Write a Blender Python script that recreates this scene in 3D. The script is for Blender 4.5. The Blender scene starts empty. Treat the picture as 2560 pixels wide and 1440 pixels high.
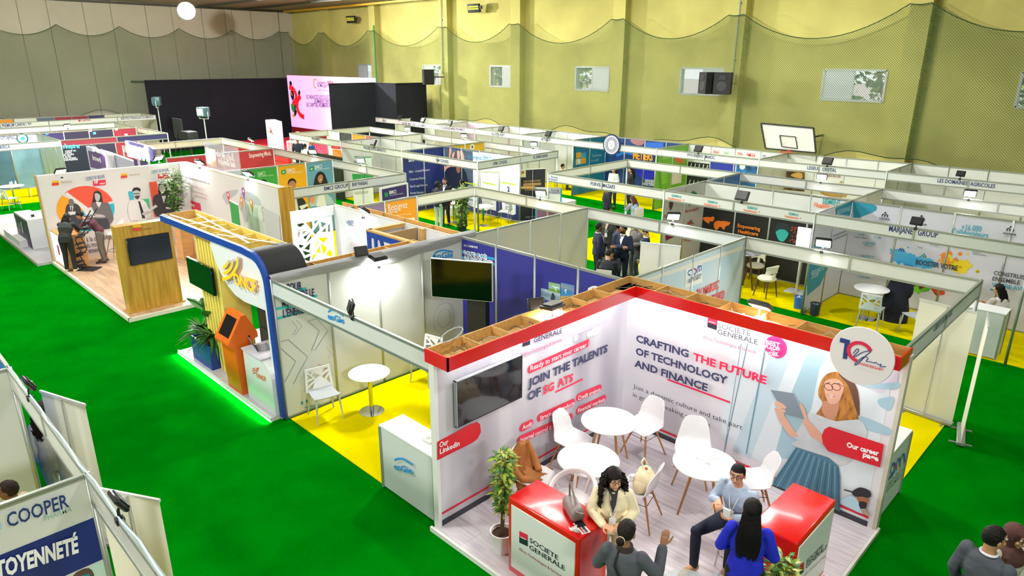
# Trade-fair hall seen from a raised corner. 1 unit = 1 m, x along the front aisle, y away from it.
import bpy, bmesh, math, random
from mathutils import Vector as V, Matrix
from mathutils.geometry import tessellate_polygon
SC = bpy.context.scene
COL = SC.collection
R = math.radians
random.seed(7)
# ------------------------------------------------------------------ camera
FPX = 1712.09
CAMP = V((9.97666, -4.68165, 5.80355))
RIGHT = V((0.7115063, 0.7026728, 0.0031029))
DOWN = V((0.2238280, -0.2224516, -0.9489027))
FWD = V((-0.6660779, 0.6758448, -0.3155536))
cd = bpy.data.cameras.new('camera'); cam = bpy.data.objects.new('camera', cd); COL.objects.link(cam)
cd.sensor_width = 36; cd.lens = 36 * FPX / 2560; cd.clip_start = .05; cd.clip_end = 400
_m = Matrix((RIGHT, -DOWN, -FWD)).transposed().to_4x4(); _m.translation = CAMP
cam.matrix_world = _m; SC.camera = cam
# ------------------------------------------------------------------ colour management
SC.view_settings.view_transform = 'Standard'; SC.view_settings.look = 'None'
SC.view_settings.gamma = 1; SC.view_settings.use_curve_mapping = False
SC.view_settings.exposure = 0.0
SC.cycles.max_bounces = 6; SC.cycles.diffuse_bounces = 3; SC.cycles.transparent_max_bounces = 12
SC.cycles.caustics_reflective = False; SC.cycles.caustics_refractive = False
SC.cycles.use_denoising = True
# ------------------------------------------------------------------ sky outside the windows
w = bpy.data.worlds.new('sky'); SC.world = w; w.use_nodes = True
nt = w.node_tree; bg = nt.nodes['Background']
sky = nt.nodes.new('ShaderNodeTexSky'); sky.sky_type = 'HOSEK_WILKIE'
sky.sun_direction = V((.3, .5, .8)).normalized(); sky.turbidity = 3
nt.links.new(sky.outputs[0], bg.inputs[0]); bg.inputs[1].default_value = 9
# ------------------------------------------------------------------ high-bay lamps under the roof, main floodlight, sun, and added fill lights
def area(name, loc, size, power, col=(1, 1, 1), aim=None, shape='DISK', parent=None, spread=180):
    l = bpy.data.lights.new(name, 'AREA'); l.shape = shape; l.size = size; l.energy = power; l.color = col; l.spread = R(spread)
    o = bpy.data.objects.new(name, l); COL.objects.link(o); o.location = loc
    if aim is not None: o.rotation_euler = (V(aim) - V(loc)).to_track_quat('-Z', 'Y').to_euler()
    if parent: o.parent = parent
    return o
HB = [(-24, -3), (-23, 7), (-22, 17), (-11, -4), (-11, 7), (-11, 17), (0, -5), (0, 6), (0, 17), (10, 1), (10, 12)]
HALL_W = 610
for (x, y) in HB:
    area('high_bay_light', (x, y, 9.0), .9, HALL_W * (1.0 if x < 5 else .55), (1.0, .99, .93), (x, y, 0))
MAIN_LAMP = V((-33.1, 12.3, 8.45))
for p, q, e in (((-20, 3, 9), (-40, 9, 4), 2800), ((-27, 9, 9), (-16, 22.9, 4), 1000), ((-8, 8, 9), (4, 22.9, 4.5), 1300)):
    area('wall_fill_light', p, 1.0, e, (1, .98, .93), q)  # added fill without fixtures, brightens the beige and yellow walls
for p, q, e in (((-7, -15, 9), (-5, 0, 1), 620), ((5, -15, 9), (4, 1, 1), 240), ((19, -6, 9), (3, -4, 1.5), 520)):
    area('front_fill_light', p, 1.6, e, (1, .99, .96), q, spread=105)  # added off-view fill for stand fronts and panels facing right
sn = bpy.data.lights.new('sun', 'SUN'); sn.energy = 5; sn.angle = R(1); so = bpy.data.objects.new('sun', sn); COL.objects.link(so); so.rotation_euler = V((.25, .6, -.8)).to_track_quat('-Z', 'Y').to_euler()
area('main_floodlight_beam', MAIN_LAMP + V((.5, -.1, -.25)), .8, 5200, (1, .98, .92), (-10, 10, 2.0), spread=170)

# ------------------------------------------------------------------ helpers
H = 2.5
def ray(x, y): return RIGHT * ((x - 1280) / FPX) + DOWN * ((y - 720) / FPX) + FWD
def at(x, y, z=0):
    d = ray(x, y); return CAMP + d * ((z - CAMP.z) / d.z)
def atu(x, y, u):
    d = ray(x, y); return CAMP + d * ((u - CAMP.x) / d.x)
def atv(x, y, v):
    d = ray(x, y); return CAMP + d * ((v - CAMP.y) / d.y)
def lin(c):
    c = c / 255
    return c / 12.92 if c <= .04045 else ((c + .055) / 1.055) ** 2.4
def hexc(h): return tuple(lin(int(h[i:i + 2], 16)) for i in (0, 2, 4))
MATS = {}
def mat(name, col='cccccc', rough=.6, metal=0, emit=0, noise=0, scale=8, bump=0, alpha=1, trans=0, col2=None, coat=0, stretch=None, detail=4, bscale=None, spec=None, tex='noise'):
    if name in MATS: return MATS[name]
    m = bpy.data.materials.new(name); m.use_nodes = True; n = m.node_tree.nodes; l = m.node_tree.links
    b = n['Principled BSDF']; c = hexc(col) if isinstance(col, str) else col
    b.inputs['Base Color'].default_value = (*c, 1); b.inputs['Roughness'].default_value = rough; b.inputs['Metallic'].default_value = metal
    if spec is not None: b.inputs['Specular IOR Level'].default_value = spec
    if coat: b.inputs['Coat Weight'].default_value = coat; b.inputs['Coat Roughness'].default_value = .12
    if emit: b.inputs['Emission Color'].default_value = (*c, 1); b.inputs['Emission Strength'].default_value = emit
    if trans: b.inputs['Transmission Weight'].default_value = trans; b.inputs['IOR'].default_value = 1.1
    if alpha < 1: b.inputs['Alpha'].default_value = alpha
    if noise or bump or col2:
        tc = n.new('ShaderNodeTexCoord'); mp = n.new('ShaderNodeMapping'); l.new(tc.outputs['Object'], mp.inputs[0])
        if stretch: mp.inputs['Scale'].default_value = stretch
        t = n.new('ShaderNodeTexNoise'); t.inputs['Scale'].default_value = scale; t.inputs['Detail'].default_value = detail
        l.new(mp.outputs[0], t.inputs[0])
        if noise or col2:
            c2 = hexc(col2) if col2 else tuple(x * (1 - noise) for x in c)
            mx = n.new('ShaderNodeMix'); mx.data_type = 'RGBA'
            mx.inputs[6].default_value = (*c, 1); mx.inputs[7].default_value = (*c2, 1)
            rp = n.new('ShaderNodeMapRange'); rp.inputs[1].default_value = .38; rp.inputs[2].default_value = .66
            l.new(t.outputs[0], rp.inputs[0]); l.new(rp.outputs[0], mx.inputs[0]); l.new(mx.outputs[2], b.inputs['Base Color'])
        if bump:
            t2 = t
            if bscale: t2 = n.new('ShaderNodeTexNoise'); t2.inputs['Scale'].default_value = bscale; l.new(mp.outputs[0], t2.inputs[0])
            bp = n.new('ShaderNodeBump'); bp.inputs['Strength'].default_value = bump; bp.inputs['Distance'].default_value = .02
            l.new(t2.outputs[0], bp.inputs['Height']); l.new(bp.outputs[0], b.inputs['Normal'])
    MATS[name] = m
    return m
def C(h, rough=.6, **k): return mat('paint_' + h + ('' if rough == .6 else '_g%d' % (rough * 100)), h, rough, **k)
def fixm(m):
    return C(m) if isinstance(m, str) else m

def inv_of(par):
    M = Matrix()
    ch = []
    while par is not None: ch.append(par); par = par.parent
    for p in reversed(ch): M = M @ p.matrix_basis
    return M.inverted()
class MB:
    """collects shapes and links them as one mesh object"""
    def __init__(s): s.v = []; s.f = []; s.m = []; s.mats = []; s.sm = []
    def mi(s, m):
        m = fixm(m)
        if m not in s.mats: s.mats.append(m)
        return s.mats.index(m)
    def add(s, vs, fs, m, smooth=False):
        k = len(s.v); i = s.mi(m); s.v += [tuple(x) for x in vs]
        for f in fs: s.f.append([k + a for a in f]); s.m.append(i); s.sm.append(smooth)
        return s
    def box(s, a, b, m, rot=None, piv=None):
        (x0, y0, z0), (x1, y1, z1) = a, b
        if x0 > x1: x0, x1 = x1, x0
        if y0 > y1: y0, y1 = y1, y0
        if z0 > z1: z0, z1 = z1, z0
        vs = [V((x, y, z)) for z in (z0, z1) for x, y in ((x0, y0), (x1, y0), (x1, y1), (x0, y1))]
        if rot is not None:
            p = V(piv) if piv else V(((x0 + x1) / 2, (y0 + y1) / 2, (z0 + z1) / 2)); vs = [rot @ (q - p) + p for q in vs]
        return s.add(vs, [(3, 2, 1, 0), (4, 5, 6, 7), (0, 1, 5, 4), (1, 2, 6, 5), (2, 3, 7, 6), (3, 0, 4, 7)], m)
    def bbox(s, a, b, m, r=.01, seg=2, rot=None, piv=None):
        """box with rounded edges"""
        bm = bmesh.new(); a = V(a); b = V(b); c = (a + b) / 2; d = b - a
        bmesh.ops.create_cube(bm, size=1, matrix=Matrix.Translation(c) @ Matrix.Diagonal((abs(d.x), abs(d.y), abs(d.z), 1)))
        bmesh.ops.bevel(bm, geom=bm.edges[:], offset=r, segments=seg, affect='EDGES', profile=.5)
        p = V(piv) if piv else c
        vs = [(rot @ (v.co - p) + p) if rot else v.co.copy() for v in bm.verts]; bm.verts.index_update()
        fs = [[v.index for v in f.verts] for f in bm.faces]; bm.free()
        return s.add(vs, fs, m, True)
    def bar(s, a, b, w, h, m, up=(0, 0, 1)):
        a = V(a); b = V(b); d = (b - a); L = d.length
        if L < 1e-6: return s
        d.normalize(); u = V(up)
        if abs(d.dot(u)) > .99: u = V((1, 0, 0))
        x = d.cross(u).normalized(); y = x.cross(d)
        vs = [p + x * i * w / 2 + y * j * h / 2 for p in (a, b) for i, j in ((-1, -1), (1, -1), (1, 1), (-1, 1))]
        return s.add(vs, [(3, 2, 1, 0), (4, 5, 6, 7), (0, 1, 5, 4), (1, 2, 6, 5), (2, 3, 7, 6), (3, 0, 4, 7)], m)
    def tube(s, pts, r, m, n=8, cap=True, flat=1.0, up=None):
        pts = [V(p) for p in pts]; rs = r if isinstance(r, (list, tuple)) else [r] * len(pts)
        vs = []; prev = None
        for i, p in enumerate(pts):
            d = (pts[min(i + 1, len(pts) - 1)] - pts[max(i - 1, 0)])
            d = d.normalized() if d.length > 1e-9 else V((0, 0, 1))
            if prev is None:
                u = V(up) if up else (V((0, 0, 1)) if abs(d.z) < .9 else V((1, 0, 0)))
                x = d.cross(u).normalized()
            else:
                x = (prev - d * prev.dot(d))
                x = x.normalized() if x.length > 1e-6 else prev
            prev = x; y = d.cross(x)
            for k in range(n):
                t = 2 * math.pi * k / n; vs.append(p + x * math.cos(t) * rs[i] + y * math.sin(t) * rs[i] * flat)
        fs = [(i * n + k, i * n + (k + 1) % n, (i + 1) * n + (k + 1) % n, (i + 1) * n + k) for i in range(len(pts) - 1) for k in range(n)]
        if cap: fs += [tuple(reversed(range(n))), tuple((len(pts) - 1) * n + k for k in range(n))]
        return s.add(vs, fs, m, True)
    def lathe(s, prof, m, c=(0, 0, 0), n=24, sx=1, sy=1, cap=True):
        c = V(c); vs = [c + V((r * math.cos(2 * math.pi * k / n) * sx, r * math.sin(2 * math.pi * k / n) * sy, z)) for r, z in prof for k in range(n)]
        fs = [(i * n + k, i * n + (k + 1) % n, (i + 1) * n + (k + 1) % n, (i + 1) * n + k) for i in range(len(prof) - 1) for k in range(n)]
        if cap: fs += [tuple(reversed(range(n))), tuple((len(prof) - 1) * n + k for k in range(n))]
        return s.add(vs, fs, m, True)
    def ball(s, c, r, m, n=10, sq=(1, 1, 1), rot=None):
        c = V(c); vs = []; fs = []; h = n // 2 + 1
        for i in range(h + 1):
            ph = math.pi * i / h
            for k in range(n):
                t = 2 * math.pi * k / n; p = V((math.sin(ph) * math.cos(t) * sq[0], math.sin(ph) * math.sin(t) * sq[1], math.cos(ph) * sq[2])) * r
                vs.append(c + (rot @ p if rot else p))
        fs = [(i * n + k, (i + 1) * n + k, (i + 1) * n + (k + 1) % n, i * n + (k + 1) % n) for i in range(h) for k in range(n)]
        return s.add(vs, fs, m, True)
    def prism(s, poly, z0, z1, m, ax='z'):
        """extrude a 2-D outline; ax = axis of extrusion (z: xy outline, y: xz outline, x: yz outline)"""
        def P(a, b, c): return V((a, b, c)) if ax == 'z' else (V((a, c, b)) if ax == 'y' else V((c, a, b)))
        n = len(poly); vs = [P(a, b, z0) for a, b in poly] + [P(a, b, z1) for a, b in poly]
        tr = tessellate_polygon([[V((a, b, 0)) for a, b in poly]])
        fs = [tuple(t) for t in tr] + [tuple(n + i for i in reversed(t)) for t in tr] + [(i, (i + 1) % n, n + (i + 1) % n, n + i) for i in range(n)]
        return s.add(vs, fs, m)
    def mesh(s, name):
        me = bpy.data.meshes.new(name); me.from_pydata(s.v, [], s.f)
        for m in s.mats: me.materials.append(m)
        me.polygons.foreach_set('material_index', s.m); me.polygons.foreach_set('use_smooth', s.sm)
        bm = bmesh.new(); bm.from_mesh(me); bmesh.ops.recalc_face_normals(bm, faces=bm.faces); bm.to_mesh(me); bm.free()
        me.update(); return me
    def build(s, name, par=None, world=False, label=None, autos=True):
        if not s.v: return None
        if world and par is not None:
            M = inv_of(par); s.v = [tuple(M @ V(p)) for p in s.v]
        me = s.mesh(name)
        if autos and any(s.sm):
            try: me.set_sharp_from_angle(angle=R(40))
            except Exception: pass
        o = bpy.data.objects.new(name, me); COL.objects.link(o)
        reg(o, par)
        if label: o['label'] = label
        return o
def tag(o, label=None, cat=None, group=None, kind=None):
    if label: o['label'] = label
    if cat: o['category'] = cat
    if group: o['group'] = group
    if kind: o['kind'] = kind
    return o
def thing(name, label, cat, loc=(0, 0, 0), rz=0, group=None, kind=None):
    o = bpy.data.objects.new(name, None); COL.objects.link(o); o.empty_display_size = .1
    o.location = loc; o.rotation_euler = (0, 0, rz)
    return tag(o, label, cat, group, kind)
def copy_tree(o, loc=None, rz=None, label=None, par=None, scale=None):
    c = o.copy(); COL.objects.link(c)
    if par: reg(c, par)
    if loc is not None: c.location = loc
    if rz is not None: c.rotation_euler = (0, 0, rz)
    if label: c['label'] = label
    if scale: c.scale = scale
    for ch in KIDS(o):
        copy_tree(ch, par=c)
    return c
CH = {}
def reg(o, par):
    if par is not None: o.parent = par; CH.setdefault(par.name, []).append(o)
def KIDS(o): return list(CH.get(o.name, []))
def part(mb, name, par, world=False, label=None): return mb.build(name, par, world, label)
def link(me, name, par=None, loc=None, rot=None, label=None):
    o = bpy.data.objects.new(name, me); COL.objects.link(o)
    reg(o, par)
    if loc is not None: o.location = loc
    if rot is not None: o.rotation_euler = rot
    if label: o['label'] = label
    return o
# ------------------------------------------------------------------ flat print on upright faces
class Face:
    """an upright plane through p along direction d; n points to the side that is read"""
    def __init__(s, p, d, side=None):
        s.p = V((p[0], p[1], 0)); s.d = V((d[0], d[1], 0)).normalized(); n = V((s.d.y, -s.d.x, 0))
        if side is None: side = 1 if (CAMP - s.p).dot(n) > 0 else -1
        s.n = n * side
    def px(s, x, y):
        r = ray(x, y); t = (s.p - CAMP).dot(s.n) / r.dot(s.n); q = CAMP + r * t
        return ((q - s.p).dot(s.d), q.z)
    def P(s, a, z, off=0): return s.p + s.d * a + V((0, 0, z)) + s.n * off
FU = lambda u, side=None: Face((u, 0), (0, 1), side)     # face on x = u, running along y
FV = lambda v, side=None: Face((0, v), (1, 0), side)     # face on y = v, running along x
def smooth_poly(pts, k=4):
    out = []; n = len(pts)
    for i in range(n):
        p0, p1, p2, p3 = (V(pts[(i + j - 1) % n]) for j in range(4))
        for t in range(k):
            t /= k; out.append(tuple(.5 * ((2 * p1) + (p2 - p0) * t + (2 * p0 - 5 * p1 + 4 * p2 - p3) * t * t + (3 * p1 - p0 - 3 * p2 + p3) * t ** 3)))
    return out
def circ(cx, cy, r, ry=None, n=28, a0=0, a1=360):
    ry = ry or r
    return [(cx + r * math.cos(R(a0 + (a1 - a0) * i / n)), cy + ry * math.sin(R(a0 + (a1 - a0) * i / n))) for i in range(n + (0 if a1 - a0 == 360 else 1))]
def band(pts, w, closed=False):
    """stroke: centre line in (s, z) to an outline"""
    L = []; Rr = []; n = len(pts)
    for i, p in enumerate(pts):
        a = V(pts[max(i - 1, 0)]); b = V(pts[min(i + 1, n - 1)]); d = (b - a)
        d = d.normalized() if d.length > 0 else V((1, 0)); q = V((-d.y, d.x))
        ww = (w[i] if isinstance(w, (list, tuple)) else w) / 2
        L.append(tuple(V(p) + q * ww)); Rr.append(tuple(V(p) - q * ww))
    return L + Rr[::-1]
class Print:
    """layers of flat shapes on a Face; px=True takes coordinates measured in the photograph"""
    def __init__(s, face, off=.003, step=.0004): s.f = face; s.o = off; s.st = step; s.mb = MB(); s.n = 0
    def poly(s, pts, m, px=True, smooth=0, keep=False):
        if px: pts = [s.f.px(*p) for p in pts]
        if smooth: pts = smooth_poly(pts, smooth)
        off = s.o + s.n * s.st
        if not keep: s.n += 1
        vs = [s.f.P(a, z, off) for a, z in pts]
        tr = tessellate_polygon([[V((a, z, 0)) for a, z in pts]])
        s.mb.add(vs, [tuple(t) for t in tr], m); return s
    def rect(s, a, b, m, px=True):
        if px: a = s.f.px(*a); b = s.f.px(*b)
        return s.poly([(a[0], a[1]), (b[0], a[1]), (b[0], b[1]), (a[0], b[1])], m, False)
    def line(s, pts, w, m, px=True, smooth=0):
        if px: pts = [s.f.px(*p) for p in pts]
        if smooth and len(pts) > 2:
            q = []
            for i in range(len(pts) - 1):
                p0, p1, p2, p3 = (V(pts[min(max(i + j - 1, 0), len(pts) - 1)]) for j in range(4))
                for t in range(smooth):
                    t /= smooth; q.append(tuple(.5 * ((2 * p1) + (p2 - p0) * t + (2 * p0 - 5 * p1 + 4 * p2 - p3) * t * t + (3 * p1 - p0 - 3 * p2 + p3) * t ** 3)))
            pts = q + [pts[-1]]
        off = s.o + s.n * s.st; s.n += 1
        n = len(pts); o = band(pts, w); vs = [s.f.P(a, z, off) for a, z in o]
        s.mb.add(vs, [(i, i + 1, 2 * n - 2 - i, 2 * n - 1 - i) for i in range(n - 1)], m); return s
    def done(s, name, par, label=None): return s.mb.build(name, par, True, label)
TXT = {}
def tmesh(t, bold):
    k = (t, bold)
    if k not in TXT:
        c = bpy.data.curves.new('lettering', 'FONT'); c.body = t; c.size = 1; c.resolution_u = 2
        if bold: c.offset = .012 * bold
        o = bpy.data.objects.new('lettering', c)
        me = bpy.data.meshes.new_from_object(o)
        vs = [v.co.copy() for v in me.vertices]; fs = [list(p.vertices) for p in me.polygons]
        bpy.data.objects.remove(o); bpy.data.curves.remove(c); bpy.data.meshes.remove(me)
        x0 = min(v.x for v in vs); x1 = max(v.x for v in vs)
        TXT[k] = (vs, fs, x0, x1)
    return TXT[k]
CAPH = .7
def text(par, face, t, a, b, cap, m, bold=0, px=True, off=.012, name='lettering', shear=0, depth=0, center=None, label=None, mb=None):
    """lettering from baseline point a to b (photo pixels or (s, z)); cap = cap height in metres, or a photo point above a"""
    if px: a = face.px(*a); b = face.px(*b)
    if isinstance(cap, tuple): cap = abs(face.px(*cap)[1] - a[1])
    vs, fs, x0, x1 = tmesh(t, bold); A = V(a); B = V(b); L = (B - A).length; d = (B - A) / L; q = V((-d.y, d.x))
    if q.y < 0: q = -q
    sx = L / (x1 - x0); sy = cap / CAPH
    P2 = [A + d * ((v.x - x0) * sx + shear * v.y * sy) + q * (v.y * sy) for v in vs]
    own = mb is None
    if own: mb = MB()
    pts = [face.P(p.x, p.y, off + depth) for p in P2]
    mb.add(pts, fs, m)
    if depth:
        k = len(pts); mb.add(pts + [face.P(p.x, p.y, off) for p in P2], [(i, j, j + k, i + k) for f in fs for i, j in zip(f, f[1:] + f[:1])], m)
    if own: return mb.build(name, par, True, label, autos=False)
# ================================================================== materials used often
WHITE = mat('panel_white', 'd6dad6', .45, noise=.03, scale=1.5)
ALU = mat('aluminium', 'a9afa6', .38, metal=.55)
GREEN = mat('green_carpet', '007c0a', .95, spec=.0, noise=.16, scale=1.6, bump=.5, bscale=320)
YEL = mat('yellow_carpet', 'e6d400', .9, spec=.0, noise=.05, scale=2, bump=.3, bscale=300)
BLACKC = mat('black_cloth', '0c0e1a', .95)
WOODBOX = mat('raw_pine', 'd0a35c', .7, noise=.22, scale=3, stretch=(1, 9, 9))
# ================================================================== the hall
YW = 22.9; PW = 22.5; LW = -40.5; ZC = 9.25
PIL = [-35.3, -29.2, -22.1, -16.3, -9.7, -3.9, 2.7, 8.9, 15.2, 21.5]
WIN = [(-32.0, -29.9), (-24.9, -22.95), (-18.95, -17.0), (-12.8, -10.75), (-6.85, -4.65), (-.68, 1.52), (5.5, 7.7), (11.8, 13.9), (18, 20.1)]
yw = mat('yellow_plaster', 'cfc774', .85, noise=.10, scale=.45, bump=.15, bscale=9, detail=6, col2='b9b064')
ywd = mat('yellow_plaster_pilaster', 'c9c170', .85, noise=.08, scale=.8, bump=.1, bscale=12)
gw = mat('beige_concrete', 'c4beac', .85, noise=.08, scale=.6, bump=.1, bscale=8)
ceilm = mat('roof_sheet', '9c9686', .6, metal=.2, noise=.15, scale=.8)
def structure(mb, name, label=None):
    o = mb.build(name); tag(o, label, None, None, 'structure'); return o
m = MB(); m.box((LW, -18, -.1), (26, YW, 0), GREEN); structure(m, 'floor', 'bright green carpet laid over the whole hall floor')
m = MB(); zl, zh = 4.42, 5.5; x0 = LW - .3
for a, b in WIN:
    m.box((x0, YW, 0), (a, YW + .3, ZC), yw); m.box((a, YW, 0), (b, YW + .3, zl), yw); m.box((a, YW, zh), (b, YW + .3, ZC), yw); x0 = b
m.box((x0, YW, 0), (26.3, YW + .3, ZC), yw)
wall_back = structure(m, 'wall_back', 'tall yellow-green plaster wall with small sliding windows')
for p in PIL:
    m = MB(); m.box((p - .68, PW, 0), (p, YW + .01, ZC), ywd); m.build('pilaster', wall_back)
m = MB(); m.box((LW - .3, -18, 0), (LW, YW, ZC), gw)
wall_left = structure(m, 'wall_left', 'grey beige concrete wall with flat ribs')
for v in (-14.6, -10.8, -7.2, -3.5, .1, 3.7, 7.3, 10.75, 14.4, 18, 21.5):
    m = MB(); m.box((LW - .01, v - .22, 0), (LW + .16, v + .22, ZC), gw); m.build('wall_rib', wall_left)
for v in (5.6, 9.0, 12.6, 16.2, 19.7):
    m = MB(); m.box((LW - .01, v - .02, 0), (LW + .02, v + .02, ZC), mat('joint_grey', '8f8a7c', .9)); m.build('joint_strip', wall_left)
m = MB(); m.tube([(LW + .2, 11.0, 4.42), (LW + .2, 14.2, 4.35)], .06, '6f6d66'); m.build('wall_pipe', wall_left)
m = MB(); m.box((LW, -18.3, 0), (26, -18, ZC), gw); structure(m, 'wall_front')
m = MB(); m.box((26, -18, 0), (26.3, YW, ZC), gw); structure(m, 'wall_right')
# roof: folded steel sheets, ribs running from front to back
m = MB(); u = LW
while u < 26:
    m.add([(u, -18, ZC), (u + .35, -18, ZC), (u + .45, -18, ZC + .1), (u + .7, -18, ZC + .1), (u + .8, -18, ZC),
           (u, YW, ZC), (u + .35, YW, ZC), (u + .45, YW, ZC + .1), (u + .7, YW, ZC + .1), (u + .8, YW, ZC)],
          [(i, i + 1, i + 6, i + 5) for i in range(4)], ceilm); u += .8
m.box((LW, -18, ZC + .12), (26, YW, ZC + .2), ceilm)
ceiling = structure(m, 'ceiling', 'folded steel roof sheeting under the hall roof')
steel = mat('dark_steel', '55564f', .5, metal=.4)
for nm, a, b, mm, ww in (('eaves_beam', (LW + .2, -18, ZC - .1), (LW + .2, YW, ZC - .1), steel, .3), ('eaves_beam', (LW, YW - .35, ZC - .06), (26, YW - .35, ZC - .06), steel, .22),
                     ('gas_pipe', (LW + 1, YW - 1.1, ZC - .15), (0, YW - 1.1, ZC - .15), mat('yellow_pipe', 'd9a92c', .5), .14), ('roof_purlin', (LW, YW - 3.8, ZC - .1), (26, YW - 3.8, ZC - .1), steel, .12),
                     ('roof_purlin', (LW, YW - 7, ZC - .1), (26, YW - 7, ZC - .1), steel, .12)):
    m = MB(); m.bar(a, b, ww, .12, mm); m.build(nm, ceiling)
# ---- windows: aluminium frame, one frosted sash, one open half with trees outside
fr = mat('window_aluminium', 'c9cdc8', .4, metal=.3)
frost = mat('frosted_glass', 'dfe3e8', .3, alpha=.9); glassc = mat('clear_glass', 'ffffff', .02, alpha=.12, spec=.5)
for i, (a, b) in enumerate(WIN):
    t = thing('window_%d' % (i + 1), None, None, ((a + b) / 2, YW + .02, (zl + zh) / 2), kind='structure')
    W2 = (b - a) / 2; H2 = (zh - zl) / 2; m = MB()
    for s in (-1, 1):
        m.box((s * W2 - .04, -.05, -H2), (s * W2 + .04, .08, H2), fr); m.box((-W2, -.05, s * H2 - .04), (W2, .08, s * H2 + .04), fr)
    m.build('window_frame', t)
    left = i in (0, 1, 5); sg = -1 if left else 1
    m = MB(); m.box((0 * sg, -.02, -H2 + .04), (sg * (W2 - .04), .0, H2 - .04), frost); m.build('frosted_pane', t)
    m = MB()
    for x in (0, sg * (W2 - .05)): m.box((x - .03, -.03, -H2 + .03), (x + .03, .01, H2 - .03), fr)
    for z in (-H2 + .05, H2 - .05): m.box((0, -.03, z - .025), (sg * W2, .01, z + .025), fr)
    m.build('sash', t)
    m = MB(); m.box((0, .04, -H2 + .04), (-sg * (W2 - .04), .05, H2 - .04), glassc); m.build('clear_pane', t)
# ---- outside: pale ground, trunks and foliage seen through the open halves
m = MB(); m.box((-60, YW + .3, -.3), (45, 70, -.05), 'cfc5b0'); structure(m, 'ground_outside')
m = MB(); m.box((-60, YW + 17, -.1), (45, YW + 17.3, 4.6), 'cfc0b4'); structure(m, 'trim_1', 'low pale wall beyond the windows')
bark = mat('bark', '7d5f4c', .9, noise=.3, scale=4); leafm = [mat('leaf_a', '6f9a2a', .6), mat('leaf_b', '3f7426', .6), mat('leaf_c', 'a8b848', .6)]
rt = random.Random(4)
def leaf_cloud(mb, c, rad, n, sz, mats, rnd, flat=.8):
    for _ in range(n):
        d = V((rnd.gauss(0, 1), rnd.gauss(0, 1), rnd.gauss(0, 1))).normalized() * rnd.random() ** .4
        p = V(c) + V((d.x * rad[0], d.y * rad[1], d.z * rad[2])); a = V((rnd.gauss(0, 1), rnd.gauss(0, 1), rnd.gauss(0, .6))).normalized(); b = a.cross(V((rnd.gauss(0, 1), rnd.gauss(0, 1), rnd.gauss(0, 1)))).normalized()
        s = sz * (.6 + .8 * rnd.random())
        mb.add([p - a * s, p + b * s * .4, p + a * s, p - b * s * .4], [(0, 1, 2), (0, 2, 3)], rnd.choice(mats))
for i, (x, y) in enumerate([(-17.5, 27.5), (-23.5, 28), (-13.2, 29), (-31, 27), (1.2, 26), (-6.6, 28.5), (6.8, 26), (3.5, 30), (-15.5, 33)]):
    t = thing('garden_tree', 'leafy tree outside seen through the window %s' % ['right of the hanging black speaker', 'behind the hanging single speaker', 'fourth from the corner', 'by the green drain pipe', 'above the basketball board', 'beside the pair of speakers', 'at the right edge', 'far behind the basketball board window', 'far off between the pilasters'][i], 'tree', (x, y, -.05), group='trees outside the windows')
    m = MB(); m.tube([(0, 0, 0), (.1, .05, 2.5), (.25, 0, 5), (.7, .1, 7.5)], [.28, .24, .2, .12], bark, 8); m.tube([(.1, 0, 2.8), (-.9, .3, 5), (-1.5, .3, 7)], [.15, .1, .05], bark, 6); m.build('trunk', t)
    m = MB(); leaf_cloud(m, (0, 0, 5.7), (2.2, 1.6, 2.4), 700, .22, leafm, rt); f = m.build('foliage', t); f['kind'] = 'stuff'
m = MB()  # parked car seen through the fifth window
m.box((-2.1, -.85, .35), (2.1, .85, .85), '4a5a78'); m.prism([(-1.4, .85), (-.8, 1.4), (.8, 1.4), (1.5, .85)], -.75, .75, '8fa0b4', 'y')
t = thing('parked_car', 'grey-blue car parked outside behind the window with two speakers', 'car', (-8.8, 31.5, 2.3)); m.build('car_body', t)
m = MB()
for x in (-1.3, 1.3):
    for y in (-.8, .8): m.tube([(x, y - .1, .35), (x, y + .1, .35)], .33, '15151a', 14)
m.build('wheel', t)
m = MB(); m.box((-12, 29.5, 0), (-5, 33.5, 2.3), 'b5ab98'); structure(m, 'trim_2', 'raised terrace outside the windows')
# ---- safety nets hung in scallops in front of both walls
def net_material():
    m = bpy.data.materials.new('net_cord'); m.use_nodes = True; n = m.node_tree.nodes; l = m.node_tree.links; b = n['Principled BSDF']
    b.inputs['Base Color'].default_value = (*hexc('3a5c32'), 1); b.inputs['Roughness'].default_value = .9
    tc = n.new('ShaderNodeTexCoord'); sp = n.new('ShaderNodeSeparateXYZ'); l.new(tc.outputs['UV'], sp.inputs[0])
    def mth(op, a, bb=None):
        k = n.new('ShaderNodeMath'); k.operation = op
        for i, q in enumerate((a, bb)):
            if q is None: continue
            if isinstance(q, (int, float)): k.inputs[i].default_value = q
            else: l.new(q, k.inputs[i])
        return k.outputs[0]
    s = mth('ADD', sp.outputs[0], sp.outputs[1]); d = mth('SUBTRACT', sp.outputs[0], sp.outputs[1])
    c = 1 / .085
    A = mth('LESS_THAN', mth('FRACT', mth('MULTIPLY', s, c)), .18); B = mth('LESS_THAN', mth('FRACT', mth('MULTIPLY', d, c)), .18)
    l.new(mth('MAXIMUM', A, B), b.inputs['Alpha']); return m
netm = net_material(); ropem = mat('net_rope', '2c4a28', .9)
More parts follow.
